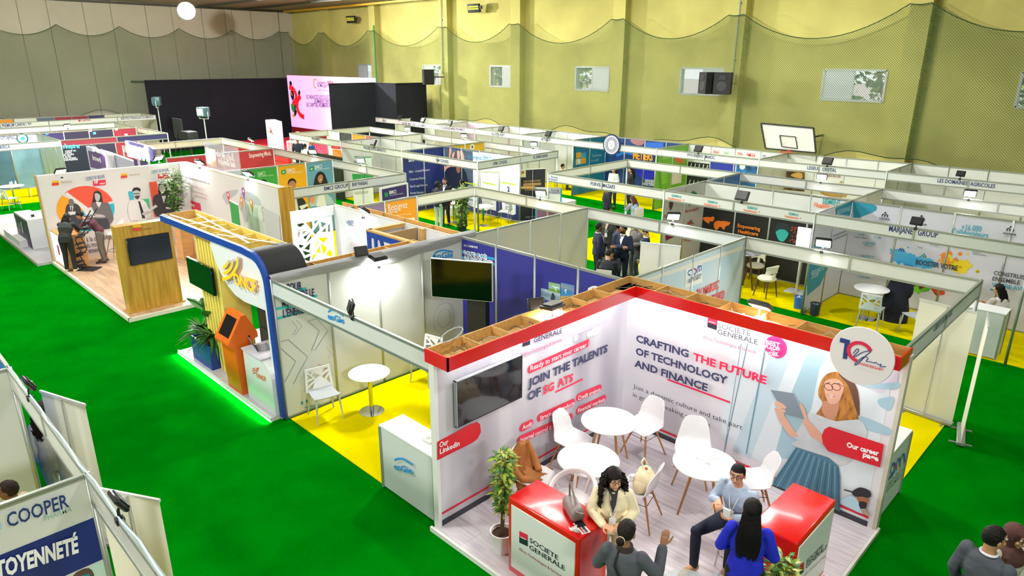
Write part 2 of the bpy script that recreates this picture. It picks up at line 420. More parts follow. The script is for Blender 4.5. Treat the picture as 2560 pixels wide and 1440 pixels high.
def net(label, hooks, horiz, fixed, axis, name='safety_net'):
    """hooks: list of (position, z); scalloped top edge between hooks with the given dips"""
    t = thing(name, label, 'net'); top = []
    for i in range(len(hooks) - 1):
        (a, za), (b, zb) = hooks[i], hooks[i + 1]; dip = min(1.0, abs(b - a) * .17) if abs(b - a) > 1.2 else .04
        for k in range(14):
            s = k / 14; top.append((a + (b - a) * s, za + (zb - za) * s - 4 * dip * s * (1 - s)))
    top.append(hooks[-1]); rnd = random.Random(3); vs = []; fs = []; uv = []
    NZ = 10
    for i, (p, z) in enumerate(top):
        zb = 2.42 + .22 * math.sin(p * .9) + .1 * math.sin(p * 2.3)
        for j in range(NZ + 1):
            zz = zb + (z - zb) * j / NZ; off = .05 * math.sin(p * 1.1 + j) * (1 - j / NZ)
            vs.append((p, fixed + off, zz) if axis == 'u' else (fixed + off, p, zz)); uv.append((p, zz))
    for i in range(len(top) - 1):
        for j in range(NZ): fs.append((i * (NZ + 1) + j, (i + 1) * (NZ + 1) + j, (i + 1) * (NZ + 1) + j + 1, i * (NZ + 1) + j + 1))
    me = bpy.data.meshes.new('net_mesh'); me.from_pydata(vs, [], fs); me.materials.append(netm); ul = me.uv_layers.new(name='uv')
    for lp in me.loops: ul.data[lp.index].uv = uv[lp.vertex_index]
    o = link(me, 'netting', t); o['kind'] = 'stuff'
    m = MB()
    m.tube([vs[i * (NZ + 1) + NZ] for i in range(len(top))], .016, ropem, 5); m.build('top_rope', t)
    m = MB(); m.tube([vs[i * (NZ + 1)] for i in range(len(top))], .016, ropem, 5); m.build('bottom_rope', t)
hk = []
for p, z in zip(PIL, (7.6, 7.6, 7.62, 7.6, 7.6, 7.55, 7.65, 7.6, 7.6, 7.6)): hk += [(p - .66, z), (p - .02, z)]
net('green diamond-mesh safety net in scallops along the yellow wall', [(LW + .3, 7.5)] + hk, 0, PW - .12, 'u')
net('fine grey-green net in scallops along the beige concrete wall', [(v, 7.75) for v in (-14.6, -10.8, -7.2, -3.5, .1, 3.7, 7.3, 10.75, 14.4, 18, 21.5, 22.3)], 0, LW + .45, 'v')
# thin pipes and a green drain pipe on the yellow wall
def pipe(label, pts, r, c, name='wall_pipe'):
    t = thing(name, label, 'pipe', pts[0]); m = MB(); m.tube([V(p) - V(pts[0]) for p in pts], r, c, 8); m.build('pipe', t)
    m = MB()
    for k in (.3, .8):
        q = (V(pts[-1]) - V(pts[0])) * k; m.box(q - V((.05, .02, .03)), q + V((.05, .08, .03)), '8a8f86')
    m.build('clamp', t)
pipe('green drain pipe on the yellow wall beside the black stage curtain', [(-29.3, PW - .06, 7.9), (-29.3, PW - .06, .05)], .06, mat('drain_green', '5fae62', .5), 'drain_pipe')
pipe('thin grey conduit down to the single hanging speaker', [(-22.5, PW - .06, ZC), (-22.5, PW - .06, 5.0)], .025, '8a8f80', 'conduit')
pipe('thin grey conduit down to the pair of hanging speakers', [(-4.15, PW - .06, ZC), (-4.15, PW - .06, 5.0)], .03, 'a5ab98', 'conduit')
# ---- main hanging floodlight (lit)
t = thing('hanging_floodlight', 'very bright round floodlight hanging under the roof by the beige wall', 'lamp', MAIN_LAMP)
dirq = (V((-8, 4, 2)) - MAIN_LAMP).to_track_quat('-Z', 'Y').to_matrix()
m = MB(); m.lathe([(.0, .28), (.16, .26), (.2, .1), (.5, -.05), (.52, -.1), (.48, -.1)], '55565a', cap=False); m.v = [tuple(dirq @ V(p)) for p in m.v]; m.build('reflector', t)
m = MB(); m.lathe([(0, -.09), (.47, -.09)], mat('lamp_glow_main', 'ffffff', emit=60), cap=False); m.v = [tuple(dirq @ V(p)) for p in m.v]; m.build('lens', t)
m = MB(); m.tube([(0, 0, .2), (0, 0, ZC - MAIN_LAMP.z)], .02, '44444a'); m.build('hanger', t)
# ---- flood-light bars under the roof
def wall_flood(x, z, label):
    t = thing('wall_floodlight', label, 'lamp', (x, PW - .05, z)); m = MB(); m.bbox((-.42, -.22, -.22), (.42, -.08, .22), '20231e', .03); m.build('housing', t)
    m = MB()
    for r in (.09, -.02):
        for k in range(10): m.box((-.36 + k * .073, -.235, r - .035), (-.30 + k * .073, -.222, r + .035), mat('led_yellow', 'd5d83c', .3, emit=.25))
    m.build('led_row', t)
    m = MB(); m.bar((0, -.1, 0), (0, .05, .1), .08, .05, '333333'); m.box((.42, -.2, -.05), (.55, -.1, .1), '222222'); m.build('bracket', t)
    t.rotation_euler = (R(12), 0, R(8))
wall_flood(-31.6, 8.35, 'dark led floodlight on the wall nearest the stage corner'); wall_flood(-19.6, 8.5, 'dark led floodlight with yellow leds under the roof edge, upper centre'); wall_flood(-6.8, 9.05, 'dark led floodlight cut by the top edge of the photo')
# ---- loudspeakers on brackets
def speaker(x, z, rz, label):
    t = thing('wall_speaker', label, 'speaker', (x, PW - .85, z), rz); m = MB()
    m.prism([(-.34, -.3), (.34, -.3), (.24, .3), (-.24, .3)], -.42, .42, mat('speaker_black', '101014', .7), 'z'); m.build('cabinet', t)
    m = MB(); m.lathe([(0, -.03), (.06, -.02), (.17, .012), (.2, .0)], '2a2a2e', n=20); m.v = [(p[0], -.305 - p[2], p[1] - .12) for p in m.v]; m.build('woofer', t)
    m = MB(); m.box((-.14, -.32, .14), (.14, -.3, .3), '1d1d22'); m.build('horn', t)
    m = MB(); m.bar((0, .3, 0), (.0, .95, 0), .06, .06, '2b2b2b'); m.build('bracket', t)
speaker(-22.9, 4.86, R(-28), 'single black loudspeaker hanging over a window near the stage'); speaker(-4.75, 4.95, R(-35), 'left black loudspeaker of the pair beside the fifth window'); speaker(-4.08, 4.95, R(12), 'right black loudspeaker of the pair beside the fifth window')
# ---- basketball backboard
bq = [atv(1902, 307, 21.35), atv(2034, 320, 21.35), atv(2040, 382, 21.35), atv(1914, 371, 21.35)]
# ================================================================== shell-scheme stands
NAVY = '1d2d66'; INK = '26306e'
_pm = {}
def _unit(key, fn):
    if key not in _pm: _pm[key] = fn()
    return _pm[key]
def post_mesh(h):
    def f():
        m = MB(); m.lathe([(.028, .004), (.028, h)], ALU, n=8); m.lathe([(.012, h), (.012, h + .006)], '33363a', n=8); return m.mesh('post')
    return _unit(('post', round(h, 3)), f)
def panel_mesh(L, h, mt, z0=.05):
    mt = fixm(mt)
    def f():
        m = MB(); m.box((.024, -.008, z0), (L - .024, .008, h - .045), mt); return m.mesh('panel')
    return _unit(('panel', round(L, 3), round(h, 3), mt.name, z0), f)
def rail_mesh(L, hh, th=.036):
    def f():
        m = MB(); m.box((.026, -th / 2, -hh / 2), (L - .026, th / 2, hh / 2), ALU); m.box((.026, -th / 2 - .002, -.004), (L - .026, th / 2 + .002, .004), mat('aluminium_groove', '7c8278', .5, metal=.4)); return m.mesh('rail')
    return _unit(('rail', round(L, 3), hh, th), f)
RUNS = []
def partition(a, b, n, label, panels=None, h=H, ends='both', cat='partition', z0=.05, group=None, feet=0):
    a = V((a[0], a[1], 0)); b = V((b[0], b[1], 0)); d = b - a; L = d.length / n; rz = math.atan2(d.y, d.x); RUNS.append((a, b))
    t = thing('partition_wall', label, cat, a, rz, group); pn = []
    for i in range(n + 1):
        if (i == 0 and ends in ('last', 'none')) or (i == n and ends in ('first', 'none')): continue
        link(post_mesh(h), 'post', t, (i * L, 0, 0))
    for i in range(n):
        mt = panels[i % len(panels)] if panels else WHITE
        if mt is None: continue
        pn.append(link(panel_mesh(L, h, mt, z0), 'panel', t, (i * L, 0, 0)))
        link(rail_mesh(L, .045), 'top_rail', t, (i * L, 0, h - .022)); link(rail_mesh(L, .045), 'bottom_rail', t, (i * L, 0, .027))
    return t, Face(a, d), pn
def fascia(a, b, n, label, board=None, ends='both', h=H, dep=.29, back=None, joints=True, name='fascia_board', posts=()):
    a = V((a[0], a[1], 0)); b = V((b[0], b[1], 0)); d = b - a; L = d.length / n; rz = math.atan2(d.y, d.x); RUNS.append((a, b))
    t = thing(name, label, 'fascia board', a, rz)
    for i in range(n + 1):
        if (i == 0 and ends in ('last', 'none')) or (i == n and ends in ('first', 'none')): continue
        if i in (0, n) or i in posts: link(post_mesh(h), 'post', t, (i * L, 0, 0))
        elif joints:
            m = MB(); m.box((i * L - .02, -.02, h - dep), (i * L + .02, .02, h), ALU); m.build('joint', t)
    bd = board if isinstance(board, list) else [board or WHITE]
    for i in range(n):
        m = MB(); m.box((i * L + .02, -.008, h - dep + .03), ((i + 1) * L - .02, .008, h - .03), bd[i % len(bd)]); m.build('board', t)
        link(rail_mesh(L, .04), 'top_rail', t, (i * L, 0, h - .02)); link(rail_mesh(L, .04), 'bottom_rail', t, (i * L, 0, h - dep + .02))
    return t, Face(a, d)
def carpet(x0, y0, x1, y1, label, m=YEL):
    mb = MB(); mb.box((x0, y0, .0), (x1, y1, .014), m); o = mb.build('booth_carpet'); tag(o, label, 'carpet'); return o
def ftext(tf, s, a, b, cap=.105, col=INK, bold=1.6, off=.012):
    return text(tf[0], tf[1], s, a, b, cap, mat('print_' + col, col, .5), bold, off=off)
# ---- carpets under the stands
carpet(.05, .05, 4.2, 3.95, 'yellow carpet tile under the front stand with the white counter and chrome table')
carpet(.05, 4.05, 3.95, 7.95, 'yellow carpet under the crowded stand behind the blue panels')
carpet(4.05, 4.15, 8.0, 7.98, 'yellow carpet under the stand right of the blue-sky panel, with stools')
carpet(-3.95, 4.15, -.05, 7.95, 'yellow carpet behind the stand with white lattice screen')
carpet(-11.3, 4.2, -7.15, 8.0, 'yellow carpet under the stand with three portrait posters')
carpet(-21, 11.4, -7.5, 16.0, 'long yellow carpet strip under the middle row left of its aisle')
carpet(-4.2, 11.35, 9.6, 15.7, 'long yellow carpet strip under the middle row right of its aisle')
carpet(-26.3, 19.05, 8, 21.75, 'yellow carpet under the back row along the yellow wall')
carpet(-32.5, -8, -24.7, 7.4, 'yellow carpet under the stands far left')
carpet(-39.6, -8, -36.2, 11, 'yellow carpet under the row along the beige wall')
carpet(-20.9, 4.2, -11.5, 8.1, 'yellow carpet behind the purple-signed stand')
# ---- block 1
blue = mat('deep_blue_print', '2a2c93', .5); grey_p = mat('panel_cream', 'cdccc0', .5, noise=.03, scale=1.5)
E_side = partition((0, 0), (0, 4), 4, 'white partition of four panels with arrow outlines and the slogan on energy')
E_back = partition((0, 4), (4, 4), 4, 'deep blue partition with wind turbine pictures', [blue], ends='last')
E_fas = fascia((0, 0), (4, 0), 1, 'front fascia with blue arc logo over the yellow floor', ends='last')
SG_rear = partition((4, 0), (4, 4), 4, 'plain partition hidden behind the red-edged left wall', ends='none')
SG_rear2 = partition((4, 4), (8.05, 4), 4, 'plain partition hidden behind the red-edged back wall', ends='last')
B1_side = partition((0, 4), (0, 8), 4, 'cream partition of four blank panels in the middle of the picture', [grey_p], ends='last')
B1_fas = fascia((0, 8), (4, 8), 2, 'blank white fascia over the group of men in suits', ends='last')
C_side = partition((4, 4), (4, 8), 4, 'pale blue sky partition with red slogan and bank logo', [mat('sky_print', 'a9c3d8', .5, noise=.12, scale=.7, col2='c3ccd6')], ends='last')
C_fas = fascia((4, 8), (8, 8), 2, 'white fascia in front of the stools, with a lit lamp at its left half', ends='last')
C_fas2 = fascia((8, 4), (8, 8), 2, 'steeply receding grey fascia right of the round anniversary sign', ends='none')
D_fas = fascia((-4, 8), (0, 8), 2, 'blank white fascia right of the leafy plant, lit lamp on top', ends='first')
D_fas2 = fascia((-4, 6), (-4, 8), 1, 'short blank fascia above the man in pale green trousers', ends='none')
D_low = partition((-4, 4), (-4, 6), 2, 'purple and orange partition with an invitation to join', [mat('mauve', '7f7296', .6), mat('orange_ad', 'dd9420', .55)])
BM_back = partition((-11.4, 3.9), (-11.45, 8.08), 4, 'portrait poster wall in teal, green, orange and blue', [mat('teal_p', '5f93a5', .5), mat('green_p', '3ba53f', .5), mat('orange_p', 'efae0c', .5), mat('blue_p', '6ba5c9', .5)])
BM_fas = fascia((-7.15, 3.95), (-7.2, 8.05), 2, 'grey fascia lettered in blue above the portrait posters')
BM_side = fascia((-20.9, 8.3), (-11.45, 8.08), 2, 'long white fascia behind the red wall, with two lit lamps', ends='first', posts=(1,))
BM_side2 = fascia((-11.45, 8.08), (-7.2, 8.05), 2, 'white fascia behind the blue portrait, lit lamp on it', ends='none')
red_p = mat('dark_red_print', 'b23038', .5)
RM = partition((-15.85, 4.1), (-15.9, 8.15), 2, 'dark red partition with a white English slogan', [red_p])
IN_fas = fascia((-20.8, 4.2), (-20.9, 8.3), 2, 'blank fascia in front of the black curtain, left of the red stage', ends='first')
ftext(BM_fas, 'BMCI GROUPE', (810, 476.5), (875, 467)); ftext(BM_fas, 'BNP PARIBAS', (880, 466), (919, 460.5))
ftext(C_fas2, 'CREDIT DU MAROC', (2331, 829.5), (2378, 786), .11, '33427a')
# ---- middle row (faces the aisle)
P_fas = fascia((-20.8, 11.5), (-16.2, 11.4), 2, 'fascia over the black display and the man in cap')
W_fas = fascia((-16.2, 11.4), (-11.75, 11.3), 2, 'fascia over the white stand with green leaflets', ends='last')
S_fas = fascia((-11.75, 11.3), (-7.45, 11.3), 2, 'left fascia of the corner stand with the hands poster', ends='last')
S_fas2 = fascia((-7.45, 11.3), (-7.5, 13.45), 1, 'right fascia of the corner stand with the hands poster', ends='last')
A_fas = fascia((-7.5, 13.45), (-7.6, 15.65), 1, 'fascia left of the seated head, above the dark purple banner', ends='last')
P_side = fascia((-20.8, 11.5), (-21, 16.1), 2, 'side fascia rising beside the led screen', ends='last')
PM = partition((-21, 13.6), (-16.3, 13.5), 4, 'low showing partition with black, orange and pink tops', [WHITE, mat('charcoal', '2c2c30', .6), mat('bright_orange', 'ef9426', .5), mat('salmon', 'e0606a', .5)])
WM = partition((-16.3, 13.5), (-11.8, 13.45), 4, 'white partition behind the stand with green leaflets', ends='last')
WSide = partition((-16.2, 11.4), (-16.3, 13.5), 2, 'white side partition with the orange leaflet stand before it', ends='none')
SSide = partition((-11.75, 11.3), (-11.8, 13.45), 2, 'navy side partition listing services', [mat('sfm_navy', '24347a', .5)], ends='none')
SBack = partition((-11.8, 13.45), (-7.5, 13.45), 4, 'corner stand wall with hands photo and white text panels', [mat('sfm_navy'), mat('sfm_photo', '7d8aa0', .5, noise=.2, scale=2), mat('sfm_white', 'dfe2ec', .5), mat('sfm_white')], ends='none')
YSide = partition((-11.8, 13.45), (-11.85, 15.75), 2, 'mustard yellow partition with a small round badge', [mat('mustard', 'd3ae23', .5)], ends='last')
WSide2 = partition((-16.3, 13.5), (-16.35, 15.9), 2, 'white short partition in the middle row beside a lamp', ends='last')
R2a = fascia((-21, 16.1), (-16.35, 15.9), 2, 'rear fascia of the middle row, farthest left section', ends='none')
R2b = fascia((-16.35, 15.9), (-11.85, 15.75), 2, 'rear fascia of the middle row with the brightest lamp', ends='none')
R2c = fascia((-11.85, 15.75), (-7.6, 15.65), 2, 'rear fascia of the middle row behind the corner stand', ends='none')
F_fas = fascia((-4.2, 11.3), (0, 11.3), 2, 'fascia with the purple logo at its left end')
F_side = fascia((-4.2, 11.3), (-4.25, 15.55), 2, 'side fascia rising to the right behind the small lit banner', ends='last')
F_back = fascia((-4.25, 15.55), (0, 15.6), 2, 'rear fascia in front of the green and blue back stands', ends='last')
S1_fas = fascia((0, 11.3), (4.07, 11.27), 2, 'fascia repeated with teal and orange logos', ends='last')
M_fas = fascia((4.07, 11.27), (8.2, 11.25), 2, 'fascia over the colourful paint-splash posters', ends='last')
S1_side = partition((0, 11.3), (.02, 13.45), 2, 'light grey partition with a green hand print', [mat('light_grey_p', 'c9c8c6', .5)], ends='none')
S1_black = mat('near_black_print', '17181c', .45)
S1_back = partition((.02, 13.42), (4.1, 13.48), 4, 'black poster wall with an orange world map and white top', [S1_black], ends='first')
U_side = partition((.02, 13.45), (0, 15.6), 2, 'bright blue short partition', [mat('mid_blue', '2f6fc0', .5)], ends='none')
M_side = partition((4.07, 11.27), (4.1, 13.48), 2, 'white and teal partition left of the paint-splash posters', [mat('marjane_white', 'd4d4e2', .5)], ends='last')
M_back = partition((4.1, 13.48), (8.6, 13.6), 4, 'paint-splash poster wall with round-headed logos', [mat('marjane_white')], ends='last')
M_side2 = partition((4.1, 13.48), (4.08, 15.75), 2, 'pale partition before the rearmost lamp', [grey_p], ends='last')
R2d = fascia((0, 15.6), (4.08, 15.75), 2, 'rear fascia below the basketball hoop, lamp in its middle', ends='none')
R2e = fascia((4.08, 15.75), (9.5, 15.7), 2, 'rear fascia at the right edge with a lit lamp', ends='last')
ftext(F_fas, 'FORVIS  MAZARS', (1477, 463), (1538, 472)); ftext(S_fas, 'SFM CONSEIL', (1090, 403), (1123, 408.5)); ftext(S_fas2, 'SFM CONSEIL', (1232.5, 413), (1268, 407.5))
ftext(A_fas, 'AL BARID BANK', (1332, 397), (1369, 391.5)); ftext(W_fas, 'WALDEN DIGITAL MOROCCO', (909, 371.5), (966, 380.5)); ftext(P_fas, 'PRIC NUMERIC', (780, 349), (801, 352))
ftext(M_fas, 'MARJANE   GROUP', (2222, 577.5), (2344, 594.5), .125)
for k, (x, y) in enumerate([(1679, 491), (1769, 506), (1868, 521), (1971, 536.5)]):
    ftext(S1_fas, 'SIEMENS', (x, y), (x + 25, y + 4.4), .062, '22a0a0'); ftext(S1_fas, 'Healthineers', (x - 9, y + 6.5), (x + 25, y + 12), .06, 'ec7038')
    pr = Print(S1_fas[1], .012); pr.poly([(x + 28, y + 6), (x + 33, y + 9), (x + 28, y + 12), (x + 30, y + 9)], 'ec7038'); pr.done('printed_mark', S1_fas[0])
ftext(F_fas, 'forvis', (1377.5, 444), (1394.5, 447), .075, '4f5aa8', 1); ftext(F_fas, 'mazars', (1372.5, 449), (1394.5, 453), .075, '4f5aa8', 1)
# ---- back row along the yellow wall
ub = [-26.3, -23.94, -19.82, -16.4, -12.81, -9.6, -5.3, -1.03, 3.15, 7.6]
vb = [19.95, 19.9, 19.5, 19.35, 19.08, 19.0, 19.0, 19.0, 19.2, 19.35]
lab3 = ['end stand by the black curtain', 'stand second from the black curtain', 'stand with the faint rainbow heading', 'stand third left of the lion sign', 'blank white stand left of the lion sign', 'blue stand with the lion sign', 'bright green stand', 'stand below the basketball hoop', 'stand at the right edge']
txt3 = [('HEEAD', (956, 304), (966, 305)), ('GROUPE CREDIT AGRICOLE DU MAROC', (1005, 311), (1067, 318)), ('TOTALENERGIES MARKETING MAROC', (1099, 321.5), (1163, 328)), ('DELOITTE AUDIT', (1229, 338), (1262, 341)), ('ARTEMIUS', (1353, 351), (1376, 353)), None, ('VIVO ENERGY  MAROC', (1717, 390), (1787, 398)), ('LESIEUR  CRISTAL', (2017.5, 423), (2091, 430)), ('LES DOMAINES  AGRICOLES', (2343, 455), (2487, 470.5))]
bb = [22.1, 22.05, 21.9, 21.75, 21.5, 21.35, 21.4, 21.4, 21.75, 21.9]
lion_blue = mat('lion_blue', '14417f', .5, noise=.3, scale=1.2, col2='0b2a60'); lime = mat('lime', '6fae2a', .5)
pan3 = {5: [lion_blue], 6: [WHITE]}
for i in range(9):
    f3 = fascia((ub[i], vb[i]), (ub[i + 1], vb[i + 1]), 2, 'fascia of the ' + lab3[i], ends='both' if i == 0 else 'last', board=mat('pinkish_board', 'd9c9cc', .5) if i < 3 else None)
    bk = partition((ub[i], bb[i]), (ub[i + 1], bb[i + 1]), 4, 'back wall of the ' + lab3[i], pan3.get(i), ends='both' if i == 0 else 'last')
    sd = partition((ub[i], vb[i]), (ub[i], bb[i]), 2, 'left side wall of the ' + lab3[i], {5: [mat('cyan_blue_print', '1f7fae', .5)], 6: [lime]}.get(i), ends='none')
    if txt3[i]: ftext(f3, *txt3[i], cap=.11 if i > 4 else .13)
    if i == 5: L_fas = f3; L_back = bk; L_side = sd
    if i == 6: V_fas = f3; V_back = bk; V_side = sd
    if i == 7: CR_fas = f3; CR_back = bk
    if i == 2: T_back = bk
partition((7.6, 19.35), (7.6, 21.9), 2, 'end wall of the back row beyond the right edge', ends='none')
# ---- far left block
AF_fas = fascia((-24.5, -5), (-24.75, 2.95), 3, 'fascia of the far left bank stand with round tables')
AF_side = partition((-28.8, 2.95), (-24.75, 2.95), 4, 'pale blue side wall of the far left bank stand', [mat('pale_teal', 'b4ccd4', .5)], ends='first')
AF_back = partition((-28.7, -5), (-28.8, 2.95), 7, 'blue-grey photo wall of the far left bank stand', [mat('africa_a', '6f98a8', .5, noise=.3, scale=1), mat('africa_b', '9fb6be', .5, noise=.2, scale=1), mat('africa_c', '41687a', .5, noise=.35, scale=1)], ends='first')
darkf = mat('indigo_board', '2f2b58', .5)
DK_fas = fascia((-24.75, 2.95), (-24.75, 7.35), 2, 'dark red and indigo fascia far left', [mat('maroon_board', '8c3040', .5), darkf], ends='last')
DK_back = partition((-28.8, 2.95), (-28.9, 7.3), 4, 'indigo and maroon partition with paper notes on top', [mat('indigo_b', '332a63', .5), mat('indigo_c', '2a2448', .5), mat('indigo_c'), mat('maroon_p', '8d2740', .5)], ends='last')
DK_side = fascia((-32.6, 7.4), (-24.75, 7.35), 3, 'white side fascia sloping down left of the stage', ends='none')
DK_rear = fascia((-32.3, -5), (-32.6, 7.4), 4, 'rear fascia of the far left block with a small lamp', ends='last')
PR_fas = fascia((-36.1, -4), (-36.25, 5.1), 3, 'fascia of the recruitment stand along the beige wall', ends='last')
GE_fas = fascia((-36.25, 5.1), (-36.6, 8.73), 1, 'fascia with a small red logo along the beige wall', ends='last')
IF_fas = fascia((-36.6, 8.73), (-36.7, 10.95), 1, 'fascia of the institute stand next to the black curtain', ends='last')
PR_back = partition((-39.6, -4), (-39.4, 5.2), 8, 'white and orange back wall far left along the beige wall', [WHITE, WHITE, mat('orange_ad'), WHITE])
GE_back = partition((-39.4, 5.2), (-39.35, 8.8), 4, 'maroon back wall along the beige wall', [mat('slate_p', '57657e', .5), mat('maroon_p'), mat('maroon_p'), mat('indigo_b')], ends='last')
IF_back = partition((-39.35, 8.8), (-39.3, 10.95), 2, 'cream back wall next to the black curtain', [grey_p], ends='last')
IF_side = partition((-39.3, 10.95), (-36.7, 10.95), 2, 'end wall of the row along the beige wall', ends='none')
ftext(AF_fas, 'BANK OF AFRICA', (-34, 376.5), (26, 370.5), .16); ftext(PR_fas, 'THE PREMIUM CABINET RH', (-10, 320), (79, 312), .17); ftext(IF_fas, 'INSTITUT FRANÇAIS DU MAROC', (303, 299.5), (384, 294.5), .13); ftext(GE_fas, 'Gentis', (204, 303.5), (227, 301.5), .14, 'b05058')
pr = Print(GE_fas[1], .012); pr.rect((196, 304), (201, 299), 'b8434d'); pr.done('printed_mark', GE_fas[0])
# ---- front left stand (seen from behind)
FL = -3.65
Q_side = partition((3.94, FL), (3.94, FL - 4), 4, 'partition with the pharmacy poster at the lower left corner')
Q_fas = fascia((1.0, FL), (3.94, FL), 2, 'front-left fascia between the two posts, led strip on top', ends='first')
Q_fas2 = fascia((3.94, FL), (8, FL), 2, 'fascia running out at the bottom left corner', ends='last')
Q_side2 = partition((1.0, FL), (1.0, FL - 4), 4, 'blank partition at the left edge beside the curly-haired woman', ends='last')
carpet(.9, FL - 4, 8, FL, 'yellow carpet under the front left stands')
Q_left = partition((.95, FL), (-3, FL), 3, 'blue partition at the left edge above the lower left stand', [mat('mid_blue')], ends='last')
# ================================================================== corner stand with the red canopy edge
PZ = .06
REDG = mat('gloss_red', 'e01515', .22, coat=.5, noise=.06, scale=3)
SRED = 'e8203c'; SPINK = 'ee3a58'; SINK = '3d4166'
lam = mat('pale_laminate', 'dcd6da', .32, noise=.14, scale=2.2, stretch=(1, 9, 1), col2='c4bcc3')
sgprint = mat('blurred_print', 'd9d6dd', .42, noise=.3, scale=1.1, stretch=(1.6, 1.6, .22), col2='aeaab6', detail=2)
t = thing('stand_platform', 'low white-edged platform with pale wood laminate in the red and white corner stand', 'platform', (4, -.12, 0))
SGF = t
m = MB(); m.box((.03, .03, 0), (4.13, 4.1, PZ - .006), 'dddcd8'); m.build('base', t)
k = 0
for i in range(11):   # laminate boards, each its own piece
    y0 = .04 + i * .36; y1 = min(y0 + .356, 4.06); x0 = .04; rr = random.Random(i); x = x0 - rr.random() * .9
    while x < 4.1:
        a, b = max(x, x0), min(x + 1.28, 4.12)
        if b - a > .05:
            mb = MB(); mb.box((a + .001, y0, PZ - .006), (b - .001, y1, PZ), lam); mb.build('floor_board', t)
        x += 1.281
m = MB(); m.box((0, 0, 0), (4.16, .035, PZ + .004), 'e6e6e0'); m.box((4.125, 0, 0), (4.16, 4.1, PZ + .004), 'dcdad2'); m.build('edge_trim', t)
# ---- walls with print
SGL = FU(4.1); SGB = FV(3.9)
t = thing('display_wall', 'left printed wall with screen reading Join the talents', 'display wall', (4.03, 0, 0)); SG1 = t
m = MB(); m.box((0, 0, 0), (.07, 3.97, 2.46), sgprint); m.build('wall_panel', t); m = MB(); m.box((-.02, -.05, 0), (.075, 0, 2.5), 'e4e6e2'); m.build('end_post', t)
t2 = thing('display_wall', 'right printed wall reading Crafting the future of technology and finance', 'display wall', (4.03, 3.9, 0)); SG2 = t2
whitep = mat('print_white', 'e4e2e8', .42)
m = MB(); m.box((.07, 0, 0), (4.05, .09, 2.46), whitep); m.build('wall_panel', t2); m = MB(); m.box((4.05, -.004, 0), (4.1, .11, 2.5), 'cfc9b8'); m.build('end_post', t2)
# canopy: open pine box with dividers, red front board, light strip below
def canopy(par, a, b, wdt, inward, c0=0, c1=0):
    """a,b: rear line; box stretches by wdt towards inward"""
    a = V(a); b = V(b); n = V(inward); d = (b - a).normalized(); L = (b - a).length; z0, z1 = 2.46, 2.6
    def q(s, w, z): return a + d * s + n * w + V((0, 0, z))
    def board(nm, s0, s1, w0, w1, za, zb, mt):
        m = MB(); vs = [q(s, w, z) for z in (za, zb) for s, w in ((s0, w0), (s1, w0), (s1, w1), (s0, w1))]
        m.add(vs, [(3, 2, 1, 0), (4, 5, 6, 7), (0, 1, 5, 4), (1, 2, 6, 5), (2, 3, 7, 6), (3, 0, 4, 7)], mt); m.build(nm, par, True)
    board('canopy_base', 0, L, .01, wdt - .02, z0, z0 + .015, WOODBOX); board('rear_board', 0, L, 0, .02, z0, z1 - .01, WOODBOX)
    board('inner_board', c0, L - c1, wdt - .035, wdt - .02, z0, z1, WOODBOX)
    board('red_board', c0 - .02, L - c1, wdt - .02, wdt, z0 - .03, z1, REDG)
    return q, L, z0, z1, board
q, L, z0, z1, bd = canopy(SG1, (4.06, -.12, 0), (4.06, 3.96, 0), .42, (1, 0, 0), 0, .4)
bd('red_end', -.02, 0, 0, .42, z0 - .03, z1, REDG)
for s in (.55, 1.05, 1.6, 2.1, 2.62, 3.15): bd('divider', s - .01, s + .01, .02, .385, z0 + .01, z1 - .008, WOODBOX)
q2, L2, _, _, bd2 = canopy(SG2, (4.06, 3.96, 0), (8.1, 3.96, 0), .42, (0, -1, 0), .42, 0)
for s in (.7, 1.2, 1.75, 2.3, 2.8, 3.3, 3.8): bd2('divider', s - .01, s + .01, .02, .385, z0 + .01, z1 - .008, WOODBOX)
bd2('red_end', L2, L2 + .02, 0, .42, z0 - .03, z1, REDG)
rw = random.Random(5)
for nm, Q, LL, lab in (('cable', q, L, 'loose grey cables lying in the left pine canopy'), ('cable', q2, L2, 'loose grey cables lying in the right pine canopy')):
    tt = thing('cable', lab, 'cable', Q(0, .2, z1)); 
    for c in range(7):
        s = .2 + c * LL / 7.5; pts = [Q(s + i * .07 + rw.uniform(-.04, .04), .08 + .25 * rw.random(), z0 + .03 + .1 * rw.random()) for i in range(7)]
        mb = MB(); mb.tube(pts, .006, 'b9bcb4' if c % 2 else '4a4640', 5); mb.build('cable_run', tt, True)
    if Q is q:
        mb = MB(); mb.tube([(4.02, -.05 + i * .5, 2.54 + (.03 if i % 2 else 0)) for i in range(9)], .012, '4a4a4c', 6); mb.build('cable_run', tt, True)
        mb = MB(); mb.tube([V((4.1, .25, 2.62)) + V((math.cos(a) * .1, math.sin(a) * .16, .05 * math.sin(a) + .05)) for a in [i * .5 for i in range(15)]], .008, 'a9b4b0', 5); mb.build('cable_run', tt, True)
